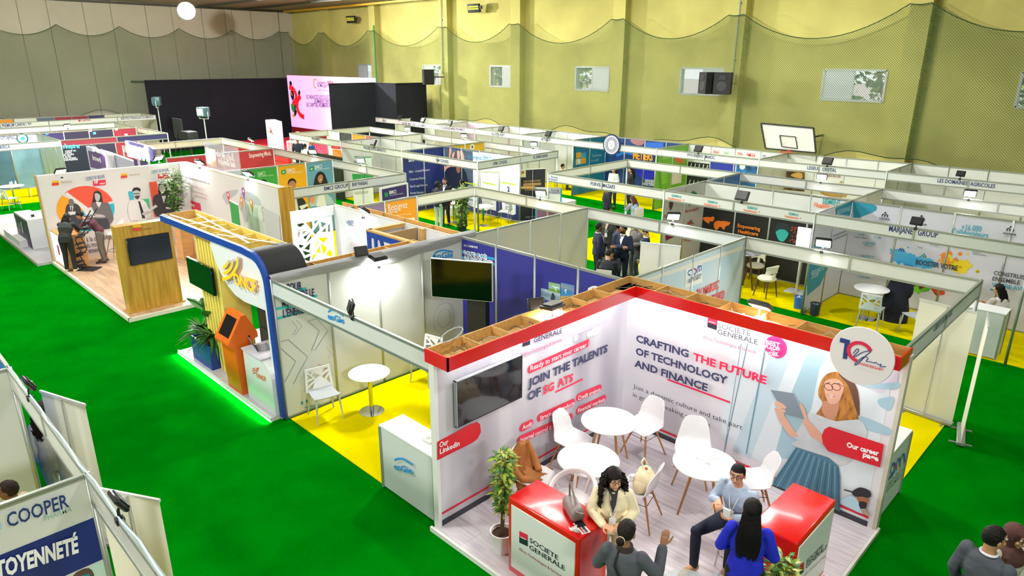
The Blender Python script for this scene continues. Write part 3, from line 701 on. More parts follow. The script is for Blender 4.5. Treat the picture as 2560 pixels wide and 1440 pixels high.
# light strips under the canopy
strip = mat('led_strip', 'ffffff', emit=7)
m = MB(); m.box((4.2, .15, 2.445), (4.24, 3.5, 2.455), strip); m.build('light_strip', SG1, True)
m = MB(); m.box((4.5, 3.7, 2.445), (7.9, 3.74, 2.455), strip); m.build('light_strip', SG2, True)
a1 = area('canopy_light', (4.3, 1.9, 2.43), 1, 22, (1, 1, 1), (4.18, 1.9, 0), 'RECTANGLE'); a1.data.size = .06; a1.data.size_y = 3.3; a1.rotation_euler = (0, R(-10), 0)
a2 = area('canopy_light', (6.1, 3.68, 2.43), 1, 24, (1, 1, 1), (6.1, 3.8, 0), 'RECTANGLE'); a2.data.size = 3.6; a2.data.size_y = .06; a2.rotation_euler = (R(-10), 0, 0)
# ---- print on the left wall
p = Print(SGL)
grey = mat('print_grey', 'b9b6c2', .45); pill = mat('pill_red', SPINK, .45)
p.poly([SGL.px(1092, 1303), SGL.px(1560, 1016), (3.9, .02), (0, .02)], mat('skirting_dark', '3a3a44', .5), False)
def stripe(pr, a, b, za, zb, c): pr.poly([(a, za), (b, za), (b, zb), (a, zb)], c, False)
p = Print(SGL)
stripe(p, 0, 3.88, .06, .15, mat('skirting_dark', '3a3a44', .5)); stripe(p, 0, 3.88, .235, .27, SRED)
stripe(p, 1.3, 3.3, 1.98, 2.2, mat('print_pale', 'c4c0d0', .45))
def dots(pr, pts, r, c):
    for x, y in pts:
        a, z = pr.f.px(x, y); pr.poly(circ(a, z, r, n=14), c, False)
dots(p, [(1413, 852), (1439, 845)], .055, 'e6e4ea'); dots(p, [(1471, 836), (1478, 834), (1486, 832), (1492, 830)], .05, 'e6e4ea')
p.poly([(1305, 848), (1325, 833), (1325, 850), (1305, 858)], 'e0284c'); p.poly([(1305, 858), (1325, 850), (1324, 861), (1305, 867)], '20202e'); p.line([(1308, 852), (1322, 846)], .012, 'ffffff')
def pillp(pr, a, b, w, c):
    a = V(pr.f.px(*a)); b = V(pr.f.px(*b)); d = (b - a).normalized(); n = V((-d.y, d.x)); r = w / 2; an = math.degrees(math.atan2(d.y, d.x))
    pr.poly([tuple(x) for x in circ(b.x, b.y, r, n=10, a0=an - 90, a1=an + 90) + circ(a.x, a.y, r, n=10, a0=an + 90, a1=an + 270)], c, False)
for a, b, w_ in (((1326, 922), (1467, 858), .125), ((1306, 1068), (1325, 1058), .125), ((1349, 1043), (1430, 1006), .125), ((1446, 992), (1497, 970), .125), ((1446, 1025), (1508, 996), .125), ((1300, 1098), (1424, 1042), .125)):
    pillp(p, a, b, w_, pill)
p.line([(1387.5, 980), (1456, 947.5)], .03, SPINK)
p.poly([(1092, 1104), (1175, 1060), (1192, 1054), (1199, 1060), (1201, 1080), (1193, 1096), (1180, 1106), (1092, 1150)], mat('pill_strong', 'dc2230', .45))
p.done('printed_graphic', SG1)
for s, a, b, cap, c, bo in (('SOCIETE', (1333, 841), (1391, 820), .075, '20202e', 1), ('GENERALE', (1331, 856), (1402, 831), .075, '20202e', .5), ('Africa Technologies & Services', (1305, 890), (1401, 851), .045, 'd6407a', 0),
        ('Ready to start your career ?', (1323, 926), (1470, 863), .075, 'ffffff', .6), ('JOIN THE TALENTS', (1317.5, 968), (1516, 878), .125, SINK, 3.2), ('OF', (1316, 1001), (1349, 986), .125, SINK, 3.2),
        ('SG', (1355, 985), (1382.5, 972.5), .125, SPINK, 3.2), ('ATS', (1391, 968), (1430, 951), .125, SPINK, 3.2), ('Audit', (1303, 1073.5), (1328, 1062), .07, 'ffffff', 1),
        ('Structured products', (1347, 1050), (1433, 1010.5), .07, 'ffffff', 1), ('Credit analysis', (1442, 1000), (1498, 976), .07, 'ffffff', 1), ('Financial markets', (1441.5, 1031.5), (1509, 1001), .07, 'ffffff', 1),
        ('Internal control & compliance', (1298, 1105), (1424, 1050), .07, 'ffffff', 1), ('Our', (1096, 1118), (1118, 1108), .075, 'ffffff', 1.6), ('Linkedin', (1097, 1134), (1146, 1112), .075, 'ffffff', 1.6)):
    text(SG1, SGL, s, a, b, cap, mat('ink_' + c, c, .5), bo, off=.022)
# tv on the left wall
t = thing('wall_screen', 'tilted-looking black screen mirroring a white table, on the left printed wall', 'television', (4.1, 0, 0))
SCR = mat('screen_gloss', '0a0b10', .06, spec=.8)
m = MB(); m.box((.03, .25, 1.44), (.07, 1.4, 2.06), SCR); m.build('display', t); m = MB()
m.box((.02, .24, 1.43), (.074, .25, 2.07), '9b9ea2'); m.box((.02, 1.4, 1.43), (.074, 1.41, 2.07), '1e1e22'); m.box((.02, .24, 2.06), (.074, 1.41, 2.07), '9b9ea2'); m.box((.02, .24, 1.43), (.074, 1.41, 1.44), '1e1e22'); m.build('bezel', t)
m = MB(); m.box((0, .7, 1.6), (.03, .95, 1.9), '222222'); m.build('wall_mount', t)
# ---- print on the right wall
p = Print(SGB)
P_ = lambda L: [(1560 + x / 3.2, 740 + y / 3.2) for x, y in L]
sky1 = mat('pr_sky', 'c3dbe6', .45); sky2 = mat('pr_sky2', 'dde8ee', .45); lav = mat('pr_lav', 'd9cfe0', .45); sky3 = mat('pr_sky3', 'a7c9d8', .45)
p.poly([SGB.px(*P_([(870, 330)])[0]), (7.98, 2.45), (7.98, .06), SGB.px(*P_([(760, 1130)])[0])], sky2, False)
p.poly(P_([(1180, 460), (1330, 500), (1010, 1300), (870, 1230)]), sky1)
p.poly(P_([(1500, 380), (1650, 420), (1560, 600), (1500, 900), (1330, 1300), (1200, 1300), (1330, 800)]), sky3)
p.poly(P_([(1650, 430), (2200, 560), (2190, 700), (2050, 780), (1850, 700)]), lav)
for L_ in ([(1820, 640), (1950, 700), (2190, 690), (2180, 740), (1980, 740), (1840, 690)], [(2030, 830), (2100, 810), (2160, 810), (2140, 900), (2110, 910), (2050, 880)], [(1900, 960), (2130, 1060), (2110, 1110), (1900, 1050)]): p.poly(P_(L_), sky3, smooth=3)
for x0, x1, w_ in ((990, 800, .014), (1140, 980, .02), (940, 800, .008)): p.line(P_([(x0, 380), (x1, 1260)]), w_, '6f97ab')
stripe(p, 4.12, 8.02, .06, .14, mat('skirting_dark')); stripe(p, 4.12, 8.02, .18, .215, SRED)
p.poly([(1770, 794), (1794, 800), (1793, 813), (1769.5, 806)], 'e0284c'); p.poly([(1769.5, 806), (1793, 813), (1792, 825), (1769, 817)], '20202e'); p.line([(1773, 803), (1789, 807.5)], .01, 'ffffff')
p.line([(1669, 948), (1826, 1005.5)], .03, 'ee2a5c')
cx, cz = SGB.px(1940, 867); p.poly(circ(cx, cz, .155), 'e62e7c', False); p.poly(circ(cx, cz, .14), 'f04a92', False); p.poly(circ(cx, cz, .133), 'e62e7c', False)
# printed woman with a tablet
hairc = mat('pr_hair', 'c98a3f', .5, noise=.35, scale=6, stretch=(3, 3, 1), col2='8a5226'); skin = mat('pr_skin', 'e3b097', .5); skin2 = mat('pr_skin2', 'cf9377', .5)
blouse = mat('pr_blouse', 'd5dde2', .5, noise=.15, scale=4); skirt = mat('pr_skirt', '4f8199', .5)
p.poly(P_([(1640, 615), (1720, 605), (1800, 650), (1860, 720), (1880, 800), (1885, 900), (1870, 960), (1885, 1010), (1820, 1020), (1700, 1005), (1560, 950), (1540, 940), (1570, 900), (1590, 850), (1560, 800), (1560, 740), (1590, 660)]), hairc, smooth=3)
p.poly(P_([(1720, 612), (1800, 650), (1860, 720), (1885, 850), (1880, 960), (1840, 850), (1800, 720), (1740, 650)]), mat('pr_hair_dark', '6b4a3c', .5), smooth=3)
p.poly(P_([(1390, 1080), (1470, 940), (1560, 950), (1700, 1000), (1880, 985), (1940, 1060), (1940, 1130), (1860, 1250), (1800, 1330), (1720, 1350), (1640, 1290), (1480, 1240), (1350, 1190), (1345, 1170), (1395, 1150), (1320, 1110)]), blouse, smooth=2)
p.poly(P_([(1600, 840), (1720, 850), (1700, 960), (1650, 990), (1590, 930)]), skin2, smooth=2)
p.poly(P_([(1610, 680), (1700, 660), (1760, 710), (1745, 790), (1710, 850), (1650, 860), (1620, 810), (1608, 760)]), skin, smooth=3)
p.poly(P_([(1630, 785), (1690, 795), (1660, 812)]), 'f4f0f0'); p.line(P_([(1630, 783), (1660, 800), (1692, 797)]), .008, 'b5525a', smooth=3)
for c_ in ((1640, 725), (1700, 725)):
    a_, z_ = SGB.px(*P_([c_])[0]); p.line([(a_ + .055 * math.cos(k * .524), z_ + .045 * math.sin(k * .524)) for k in range(13)], .008, '4a2f38', False)
p.line(P_([(1720, 700), (1760, 720)]), .008, '4a2f38'); p.line(P_([(1612, 700), (1650, 690)]), .01, '6b4a3c'); p.line(P_([(1680, 695), (1730, 700)]), .01, '6b4a3c')
p.poly(P_([(1225, 900), (1290, 960), (1370, 1080), (1400, 1120), (1340, 1125), (1300, 1080), (1240, 980)]), skin)
p.poly(P_([(1440, 930), (1480, 990), (1600, 1120), (1590, 1180), (1500, 1120), (1430, 1000)]), skin)
p.poly(P_([(1175, 745), (1365, 775), (1455, 985), (1290, 940)]), mat('pr_tablet', '7b8b98', .4)); p.line(P_([(1175, 745), (1365, 775), (1455, 985)]), .008, 'c8ccd0')
for L_ in ([(1210, 850), (1240, 840), (1300, 880), (1290, 900), (1230, 880)], [(1215, 890), (1290, 905), (1285, 930), (1220, 915)], [(1220, 925), (1285, 935), (1275, 960), (1235, 950)], [(1410, 850), (1440, 880), (1470, 960), (1450, 985), (1420, 900)]): p.poly(P_(L_), skin, smooth=2)
sk = [(1380, 1205), (1640, 1290), (1720, 1360), (1735, 1440), (1730, 1720), (1600, 1660), (1180, 1500), (1300, 1330)]
p.poly(P_(sk), skirt)
for i in range(17):
    t0 = i / 16; top = (1385 + 330 * t0, 1215 + 130 * t0 + 20 * t0 * t0); bot = (1195 + 530 * t0, 1510 + 195 * t0); p.line(P_([top, bot]), .011, ('3c6a82', '7fa9ba')[i % 2])
# printed seated man, lower right corner
Q_ = lambda L: [(1600 + x / 3.368, 1020 + y / 3.368) for x, y in L]
p.poly(Q_([(1700, 770), (1780, 730), (1860, 790), (1900, 880), (1840, 870), (1760, 830), (1700, 800)]), mat('pr_shirt', 'b8dcec', .5), smooth=2)
p.poly(Q_([(1800, 690), (1860, 660), (1940, 690), (1950, 740), (1900, 750), (1820, 740), (1790, 710)]), '2d2a30', smooth=2); p.poly(Q_([(1830, 740), (1920, 750), (1925, 800), (1880, 830), (1850, 790)]), 'b06a4c', smooth=2)
p.poly(Q_([(1850, 780), (1915, 790), (1900, 850), (1860, 840)]), '2a2426', smooth=2); p.poly(Q_([(1860, 840), (1900, 840), (1940, 890), (1930, 905), (1880, 880)]), 'b9a08f'); p.line(Q_([(1725, 680), (1795, 700)]), .02, '3a3a40')
# red banner
p.poly(P_([(1650, 1038), (2085, 1180), (2055, 1365), (1640, 1235), (1600, 1180), (1588, 1110), (1610, 1060)]), mat('pill_strong'))
p.done('printed_graphic', SG2)
for s, a, b, cap, c, bo in (('SOCIETE', (1802, 815.5), (1884, 836), .075, '6a6a78', .5), ('GENERALE', (1800.5, 830), (1901.5, 857.5), .075, '50505e', .5), ('Africa Technologies & Services', (1765, 842), (1898, 880), .05, 'dd5a92', 0),
        ('CRAFTING', (1598, 849.5), (1729, 889.5), .115, SINK, 3.2), ('THE FUTURE', (1740, 895), (1922.5, 955.5), .115, 'ee2a5c', 3.2), ('OF TECHNOLOGY', (1597, 881), (1826, 956), .115, SINK, 3.2),
        ('AND FINANCE', (1594, 911), (1776, 973.5), .115, SINK, 3.2), ('Join a dynamic culture and take part', (1591, 965.5), (1862.5, 1069), .075, '4a4a5a', .2), ('in groundbreaking projects', (1590, 986), (1782.5, 1063), .075, '4a4a5a', .2),
        ('BEST', (1922, 856), (1957, 863.5), .06, 'ffffff', 2), ('PLACES', (1920, 865), (1957, 872), .042, 'ffffff', 2), ('TO', (1933, 873), (1944, 875.5), .03, 'ffffff', 1), ('WORK', (1920, 883.5), (1954, 886), .055, 'ffffff', 2), ('AFRICA', (1928, 889), (1945, 892), .022, 'ffffff', 1),
        ('Our career', (2123, 1110.5), (2203, 1133), .07, 'ffffff', 3), ('page', (2163, 1134), (2202, 1146.5), .07, 'ffffff', 3)):
    text(SG2, SGB, s, a, b, cap, mat('ink_' + c, c, .5), bo, off=.09)
# ---- round anniversary sign
fd = FV(3.44); t = thing('round_sign', 'big round white anniversary sign on the right end of the red canopy', 'sign', (7.72, 3.46, 2.52)); m = MB()
m.lathe([(0, -.015), (.355, -.015), (.36, 0), (.355, .015), (0, .015)], 'e8e6e4', n=56, cap=False); m.v = [(p[0], p[2], p[1]) for p in m.v]; m.build('disc', t)
m = MB(); m.bar((-.2, .03, -.1), (-.2, .1, -.1), .05, .1, '8a6a3a'); m.bar((.2, .03, -.1), (.2, .1, -.1), .05, .1, '8a6a3a'); m.build('bracket', t)
p = Print(fd, .002); D_ = lambda L: [(1800 + x / 3.349, 540 + y / 3.349) for x, y in L]
p.poly(D_([(1008, 1018), (1090, 1040), (1062, 1200), (1028, 1192), (1045, 1065), (1003, 1055)]), '2c3a84')
a_, z_ = fd.px(*D_([(1170, 1140)])[0]); p.line([(a_ + .125 * math.cos(R(k)), z_ + .115 * math.sin(R(k))) for k in range(25, 270, 12)], .042, 'e0284c', False)
p.line(D_([(1115, 1150), (1150, 1110), (1160, 1130), (1120, 1170), (1135, 1175), (1195, 1140), (1265, 1130), (1220, 1170), (1150, 1240), (1130, 1238), (1200, 1180), (1240, 1190), (1225, 1215), (1260, 1220), (1290, 1230), (1305, 1225), (1330, 1245), (1350, 1240), (1345, 1262), (1390, 1258)]), .009, '2c3a84', smooth=4)
p.done('printed_graphic', t); text(t, fd, 'ANNIVERSARY', *D_([(1165, 1238), (1372, 1296)]), .032, mat('ink_e0284c', 'e0284c', .5), 1.5, off=.02)
# ---- two red counters with white front panels
def counter(label, x, y, rz, lx, ly, h, front):
    t = thing('reception_counter', label, 'counter', (x, y, PZ), rz); m = MB()
    m.bbox((-lx / 2, -ly / 2, .0), (lx / 2, ly / 2, h), REDG, .022, 3); m.build('body', t)
    m = MB(); m.bbox((-lx / 2 + .055, -ly / 2 - .008, .09), (lx / 2 - .055, -ly / 2 + .01, h - .075), mat('white_gloss', 'e9ebe8', .25, coat=.3), .006, 1); m.build('front_panel', t)
    f = Face((x, y), (math.cos(rz), math.sin(rz))); f.p = V((x, y, 0)) + f.n * (ly / 2); return t, f
t, f = counter('glossy red counter in front, with handbag and leaflets on it', 5.8, .29, 0, 1.06, .5, 1.02, 0)
p = Print(f, .012); p.poly([(1300, 1326), (1321, 1336), (1321, 1350), (1300, 1341)], 'e0284c'); p.poly([(1300, 1341), (1321, 1350), (1321, 1365), (1300, 1355)], '16302e'); p.line([(1303, 1341), (1317, 1348)], .01, 'ffffff'); p.done('printed_logo', t)
for s, a, b, cap, c, bo in (('SOCIETE', (1326, 1354), (1397, 1400), .062, '1d2b30', .8), ('GENERALE', (1325, 1371), (1414, 1426), .062, '1d2b30', .8), ('Africa Technologies & Services', (1299, 1373), (1408, 1444), .038, 'c23a72', 0)): text(t, f, s, a, b, cap, mat('ink_' + c, c, .5), bo, off=.012)
t, f = counter('glossy red counter at the right, beside the woman in blue', 7.71, 2.1, R(90), 1.06, .5, 1.02, 0)
Z_ = lambda L: [(1600 + x / 3.368, 1020 + y / 3.368) for x, y in L]
p = Print(f, .012); p.poly(Z_([(1322, 1335), (1372, 1290), (1370, 1340), (1320, 1385)]), 'c0262c'); p.poly(Z_([(1320, 1385), (1370, 1340), (1368, 1375), (1318, 1415)]), '16302e'); p.done('printed_logo', t)
for s, a, b, cap, c, bo in (('SOCIETE', (1388, 1315), (1530, 1175), .062, '1d2b30', .8), ('GENERALE', (1385, 1352), (1560, 1180), .062, '1d2b30', .8), ('Africa Technologies & Services', (1375, 1415), (1550, 1250), .038, 'b8606a', 0)):
    text(t, f, s, *Z_([a, b]), cap, mat('ink_' + c, c, .5), bo, off=.012)
# floor socket
t = thing('floor_socket', 'white socket plate on the pale floor right of the right red counter', 'socket', (8.0, 2.55, PZ)); m = MB(); m.bbox((-.06, -.05, 0), (.06, .05, .02), 'efece6', .006); m.build('plate', t); m = MB(); m.lathe([(0, .021), (.02, .021), (.024, .024), (.024, .02)], 'a9956f', n=12); m.build('socket_face', t)
# ================================================================== helpers for joinery
def split_cells(poly, amin, rnd):
    def area(p): return abs(sum(p[i][0] * p[(i + 1) % len(p)][1] - p[(i + 1) % len(p)][0] * p[i][1] for i in range(len(p)))) / 2
    if area(poly) < amin * (.7 + .6 * rnd.random()): return [poly]
    n = len(poly); cx = sum(p[0] for p in poly) / n; cy = sum(p[1] for p in poly) / n
    far = max(poly, key=lambda p: (p[0] - cx) ** 2 + (p[1] - cy) ** 2); an = math.atan2(far[1] - cy, far[0] - cx) + math.pi / 2 + rnd.uniform(-.6, .6)
    nx, ny = -math.sin(an), math.cos(an); A = []; B = []; d = [(p[0] - cx) * nx + (p[1] - cy) * ny for p in poly]
    for i in range(n):
        j = (i + 1) % n; (A if d[i] >= 0 else B).append(poly[i])
        if d[i] * d[j] < 0:
            t = d[i] / (d[i] - d[j]); q = (poly[i][0] + (poly[j][0] - poly[i][0]) * t, poly[i][1] + (poly[j][1] - poly[i][1]) * t); A.append(q); B.append(q)
    if len(A) < 3 or len(B) < 3: return [poly]
    return split_cells(A, amin, rnd) + split_cells(B, amin, rnd)
def inset(poly, w):
    n = len(poly); ar = sum(poly[i][0] * poly[(i + 1) % n][1] - poly[(i + 1) % n][0] * poly[i][1] for i in range(n))
    if ar < 0: poly = poly[::-1]
    out = []
    for i in range(n):
        p0, p1, p2 = V(poly[i - 1]), V(poly[i]), V(poly[(i + 1) % n]); d1 = (p1 - p0).normalized(); d2 = (p2 - p1).normalized()
        n1 = V((-d1.y, d1.x)); n2 = V((-d2.y, d2.x)); k = 1 + n1.dot(n2)
        if k < .15: return poly, None
        out.append(tuple(p1 + (n1 + n2) * (w / k)))
    for i in range(n):
        if (V(out[(i + 1) % n]) - V(out[i])).dot(V(poly[(i + 1) % n]) - V(poly[i])) <= 0: return poly, None
    return poly, out
def lattice_mb(P, w, h, amin, bar, th, m, seed=1, border=.06, mb=None):
    """P(a, z, off) -> point; a panel cut through by an irregular net of openings"""
    rnd = random.Random(seed); mb = mb or MB()
    cs = split_cells([(border, border), (w - border, border), (w - border, h - border), (border, h - border)], amin, rnd)
    for c in cs:
        o, i = inset(c, bar / 2); n = len(o)
        for off in (0, th):
            if i: mb.add([P(a, z, off) for a, z in o] + [P(a, z, off) for a, z in i], [(k, (k + 1) % n, n + (k + 1) % n, n + k) for k in range(n)], m)
            else: mb.add([P(a, z, off) for a, z in o], [tuple(range(n))], m)
        if i: mb.add([P(a, z, 0) for a, z in i] + [P(a, z, th) for a, z in i], [(k, (k + 1) % n, n + (k + 1) % n, n + k) for k in range(n)], m)
    B = [(0, 0), (w, 0), (w, h), (0, h)]; I = [(border, border), (w - border, border), (w - border, h - border), (border, h - border)]
    for off in (0, th): mb.add([P(a, z, off) for a, z in B + I], [(k, (k + 1) % 4, 4 + (k + 1) % 4, 4 + k) for k in range(4)], m)
    mb.add([P(a, z, 0) for a, z in B] + [P(a, z, th) for a, z in B], [(k, (k + 1) % 4, 4 + (k + 1) % 4, 4 + k) for k in range(4)], m)
    return mb
def wallbox(par, nm, a, b, z0, z1, th, m, world=True):
    a = V((a[0], a[1], 0)); b = V((b[0], b[1], 0)); mb = MB(); mb.bar(a + V((0, 0, (z0 + z1) / 2)), b + V((0, 0, (z0 + z1) / 2)), th, z1 - z0, m); return mb.build(nm, par, world)
# ================================================================== stand with the blue arch, orange kiosk and lattice screens
pale_floor = mat('grey_laminate', 'bdb9bd', .3, noise=.12, scale=2, stretch=(1, 8, 1))
ABLUE = mat('arch_blue', '123f9c', .5); GLOW = mat('strip_glow', 'eafff2', emit=9)
t = thing('stand_platform', 'low pale platform glowing at its edge under the orange kiosk and blue planter', 'platform', (-4.1, -.25, 0))
m = MB(); m.box((0, .04, 0), (4.0, 4.3, .075), 'd4d3d0'); m.build('base', t)
for i in range(12):
    m = MB(); m.box((.03, .05 + i * .34, .075), (3.97, .05 + i * .34 + .336, .08), pale_floor); m.build('floor_board', t)
m = MB(); m.box((-.02, 0, .03), (4.03, .04, .085), 'dadcd8'); m.build('edge_trim', t)
m = MB(); m.box((0, -.004, .012), (4.02, .012, .028), GLOW); m.box((-.03, .0, .012), (-.015, 1.6, .028), GLOW); m.build('led_strip', t)
l = area('platform_edge_light', (-2.1, -.28, .05), 1, 38, (.85, 1, .9), (-2.1, -1.2, -.25), 'RECTANGLE'); l.data.size = 4.0; l.data.size_y = .03
t = thing('canopy_arch', 'blue-edged white arch with orange train operator logo and open pine canopy', 'arch', (-4.45, -.05, 0)); AR = t
fa = FV(-.05)
# blue outline: along the top, round the corner and down to the floor
cl = [(-4.42, 2.8)] + [(-4.42 + i * .4, 2.8 + .004 * i) for i in range(1, 10)] + [(-.56, 2.82)]
for k in range(0, 91, 10): cl.append((-.5 + .45 * math.sin(R(k)), 2.37 + .45 * math.cos(R(k))))
cl += [(-.04, 2.0), (-.03, 1.4), (-.02, .7), (-.01, .06)]
o = band(cl, .12); n = len(cl); mb = MB()
for y in (-.08, -.02): mb.add([V((a, y, z)) for a, z in o], [(i, i + 1, 2 * n - 2 - i, 2 * n - 1 - i) for i in range(n - 1)], ABLUE)
k = len(o); mb.add([V((a, -.08, z)) for a, z in o] + [V((a, -.02, z)) for a, z in o], [(i, (i + 1) % k, k + (i + 1) % k, k + i) for i in range(k)], ABLUE)
mb.build('blue_frame', AR, True)
# canopy box behind it
cz0, cz1 = 2.68, 2.84
def cbox(nm, a, b, mt): m = MB(); m.box(a, b, mt); return m.build(nm, AR, True)
ypine = mat('yellow_pine', 'e9cf62', .6, noise=.15, scale=2, stretch=(1, 8, 8))
cbox('canopy_base', (-4.45, .0, cz0), (-.55, .62, cz0 + .015), WOODBOX); cbox('rear_board', (-4.45, .62, cz0 - .01), (-.4, .645, cz1 + .02), ypine)
cbox('end_board', (-4.47, -.02, cz0 - .02), (-4.44, .64, cz1 + .02), WOODBOX); cbox('front_batten', (-4.45, -.02, cz1), (-.6, .0, cz1 + .03), 'e6e2d6')
for x in (-3.75, -3.35, -2.85, -2.3, -1.75, -1.2, -.75): cbox('divider', (x - .012, .0, cz0 + .01), (x + .012, .62, cz1 - .01), ypine)
tt = thing('loose_batten', 'pale strips lying across the yellow pine canopy', 'batten', (-4, .2, 2.87))
for a, b in (((-4.2, .05, 2.88), (-1.3, .25, 2.9)), ((-3.9, .45, 2.88), (-.9, .12, 2.9)), ((-3.1, .02, 2.88), (-3.0, .6, 2.88)), ((-2.0, .05, 2.87), (-.7, .5, 2.87))):
    m = MB(); m.bar(a, b, .03, .012, 'e8e4d8'); m.build('strip', tt, True)
# black stretch fabric over the round corner
mb = MB(); prof = [(-.95, 2.74), (-.75, 2.85)] + [(-.5 + .5 * math.sin(R(a)), 2.37 + .5 * math.cos(R(a))) for a in range(0, 91, 9)] + [(-.0, 2.2)]
nn = len(prof); mb.add([V((a, y, z)) for y in (-.015, .3, .66) for a, z in prof], [(j * nn + i, j * nn + i + 1, (j + 1) * nn + i + 1, (j + 1) * nn + i) for j in range(2) for i in range(nn - 1)], mat('stretch_black', '08080c', .7), True)
for y in (-.015, .66): mb.add([V((a, y, z)) for a, z in prof], [tuple(range(nn))], mat('stretch_black'))
mb.build('black_cover', AR, True)
# white curved sign board below the band
wp = [(-2.14, 2.76), (-2.12, 2.6), (-2.02, 2.4), (-1.85, 2.2), (-1.6, 2.02), (-1.35, 1.92), (-1.0, 1.88), (-.08, 1.93), (-.09, 2.37), (-.15, 2.6), (-.3, 2.74), (-.5, 2.77)]
mb = MB(); mb.prism(wp, -.045, .04, 'e4e7e4', 'y'); mb.build('sign_board', AR, True)
Z = lambda L: [(460 + x / 7.2, 560 + y / 7.2) for x, y in L]
orange_e = mat('orange_lit', 'ff9a10', .5, emit=1.3); glyph = mat('letter_side', 'b9bcc0', .5)
fr1 = FV(-.055); fr2 = FV(-.115)
def raised_stroke(face, par, pts, w, m, side, dep, nm='raised_stroke'):
    P3 = [face.px(*p) for p in pts]; q = []
    for i in range(len(P3) - 1):
        p0, p1, p2, p3 = (V(P3[min(max(i + j - 1, 0), len(P3) - 1)]) for j in range(4))
        for s in range(4): s /= 4; q.append(tuple(.5 * ((2 * p1) + (p2 - p0) * s + (2 * p0 - 5 * p1 + 4 * p2 - p3) * s * s + (3 * p1 - p0 - 3 * p2 + p3) * s ** 3)))
    q.append(P3[-1]); n = len(q); o = band(q, w); mb = MB()
    mb.add([face.P(a, z, 0) for a, z in o], [(i, i + 1, 2 * n - 2 - i, 2 * n - 1 - i) for i in range(n - 1)], m)
    k = len(o); mb.add([face.P(a, z, 0) for a, z in o] + [face.P(a, z, -dep) for a, z in o], [(i, (i + 1) % k, k + (i + 1) % k, k + i) for i in range(k)], side)
    return mb.build(nm, par, True, autos=False)
for pts, w_ in (([(790, 680), (760, 740), (700, 800)], .055), ([(870, 660), (850, 770), (790, 850), (710, 890)], .06), ([(960, 610), (950, 740), (880, 880), (800, 960), (690, 995)], .06)):
    raised_stroke(fr2, AR, Z(pts), w_, orange_e, glyph, .055)
text(AR, fr2, 'ONCF', *Z([(905, 1085), (1305, 1235)]), .21, orange_e, 2.5, off=0, name='raised_letters')
text(AR, fr1, 'ONCF', *Z([(935, 1095), (1345, 1245)]), .21, glyph, 2.5, off=.002, name='letter_backing')
# yellow slatted fin with tilted screen
t = thing('slatted_fin', 'pale yellow slatted upright carrying a black screen under the blue canopy', 'panel', (-3.0, .02, .08)); yl = mat('slat_yellow', 'f0dc6a', .55)
m = MB(); m.box((0, .04, 0), (.92, .1, 2.58), yl); m.build('backing', t)
for i in range(7): m = MB(); m.box((.02 + i * .13, -.01, 0), (.02 + i * .13 + .07, .04, 2.58), yl); m.build('slat', t)
m = MB(); m.box((.88, -.01, 0), (.93, .5, 2.58), yl); m.build('side_board', t)
t = thing('wall_screen', 'black screen fixed on the yellow slats above the plants', 'television', (-3.3, -.06, 1.7)); m = MB(); m.bbox((0, -.03, 0), (1.13, .02, .53), mat('screen_flat', '0d1512', .15), .006, 1); m.build('display', t); m = MB(); m.box((.4, .02, .1), (.8, .06, .4), '222222'); m.build('wall_mount', t)
# side wall facing the neighbour: white post and fabric-wrapped pine top
t = thing('stand_wall', 'pine-topped side wall wrapped in grey fabric between the arch and the white neighbour', 'wall unit', (-.06, 0, 0)); SWL = t
wallbox(t, 'wall_panel', (-.34, .55), (-.34, 4.25), .08, 2.42, .03, mat('white_lam', 'e4e6e8', .4)); wallbox(t, 'front_post', (-.19, -.04), (-.03, -.04), .02, 2.52, .05, 'dfe2df')
wallbox(t, 'canopy_base', (-.19, .0), (-.19, 4.3), 2.42, 2.435, .3, WOODBOX); wallbox(t, 'inner_board', (-.34, .4), (-.34, 3.1), 2.42, 2.53, .03, WOODBOX); wallbox(t, 'outer_board', (-.08, .0), (-.08, 4.3), 2.42, 2.53, .04, WOODBOX)
for y in (.9, 1.7, 2.4, 3.1): wallbox(t, 'divider', (-.34, y), (-.08, y), 2.43, 2.52, .02, WOODBOX)
fab = mat('wrap_fabric', '9a9b9c', .8, noise=.12, scale=3, bump=.4, bscale=14, stretch=(3, .5, 1))
m = MB(); rows = []; rr = random.Random(2)
for i in range(24):
    y = -.02 + i * 4.38 / 23; w1 = .02 * math.sin(i * .9) + .01 * rr.random()
    rows.append([(-.1, y, 2.545), (-.02, y, 2.56 + w1 * .3), (.035, y, 2.53), (.045 + w1 * .3, y, 2.45 + w1), (.036, y, 2.36 + w1 + .05 * math.sin(i * .35))])
m.add([p for r in rows for p in r], [(i * 5 + j, i * 5 + j + 1, (i + 1) * 5 + j + 1, (i + 1) * 5 + j) for i in range(23) for j in range(4)], fab, True); m.build('fabric_wrap', t, True)
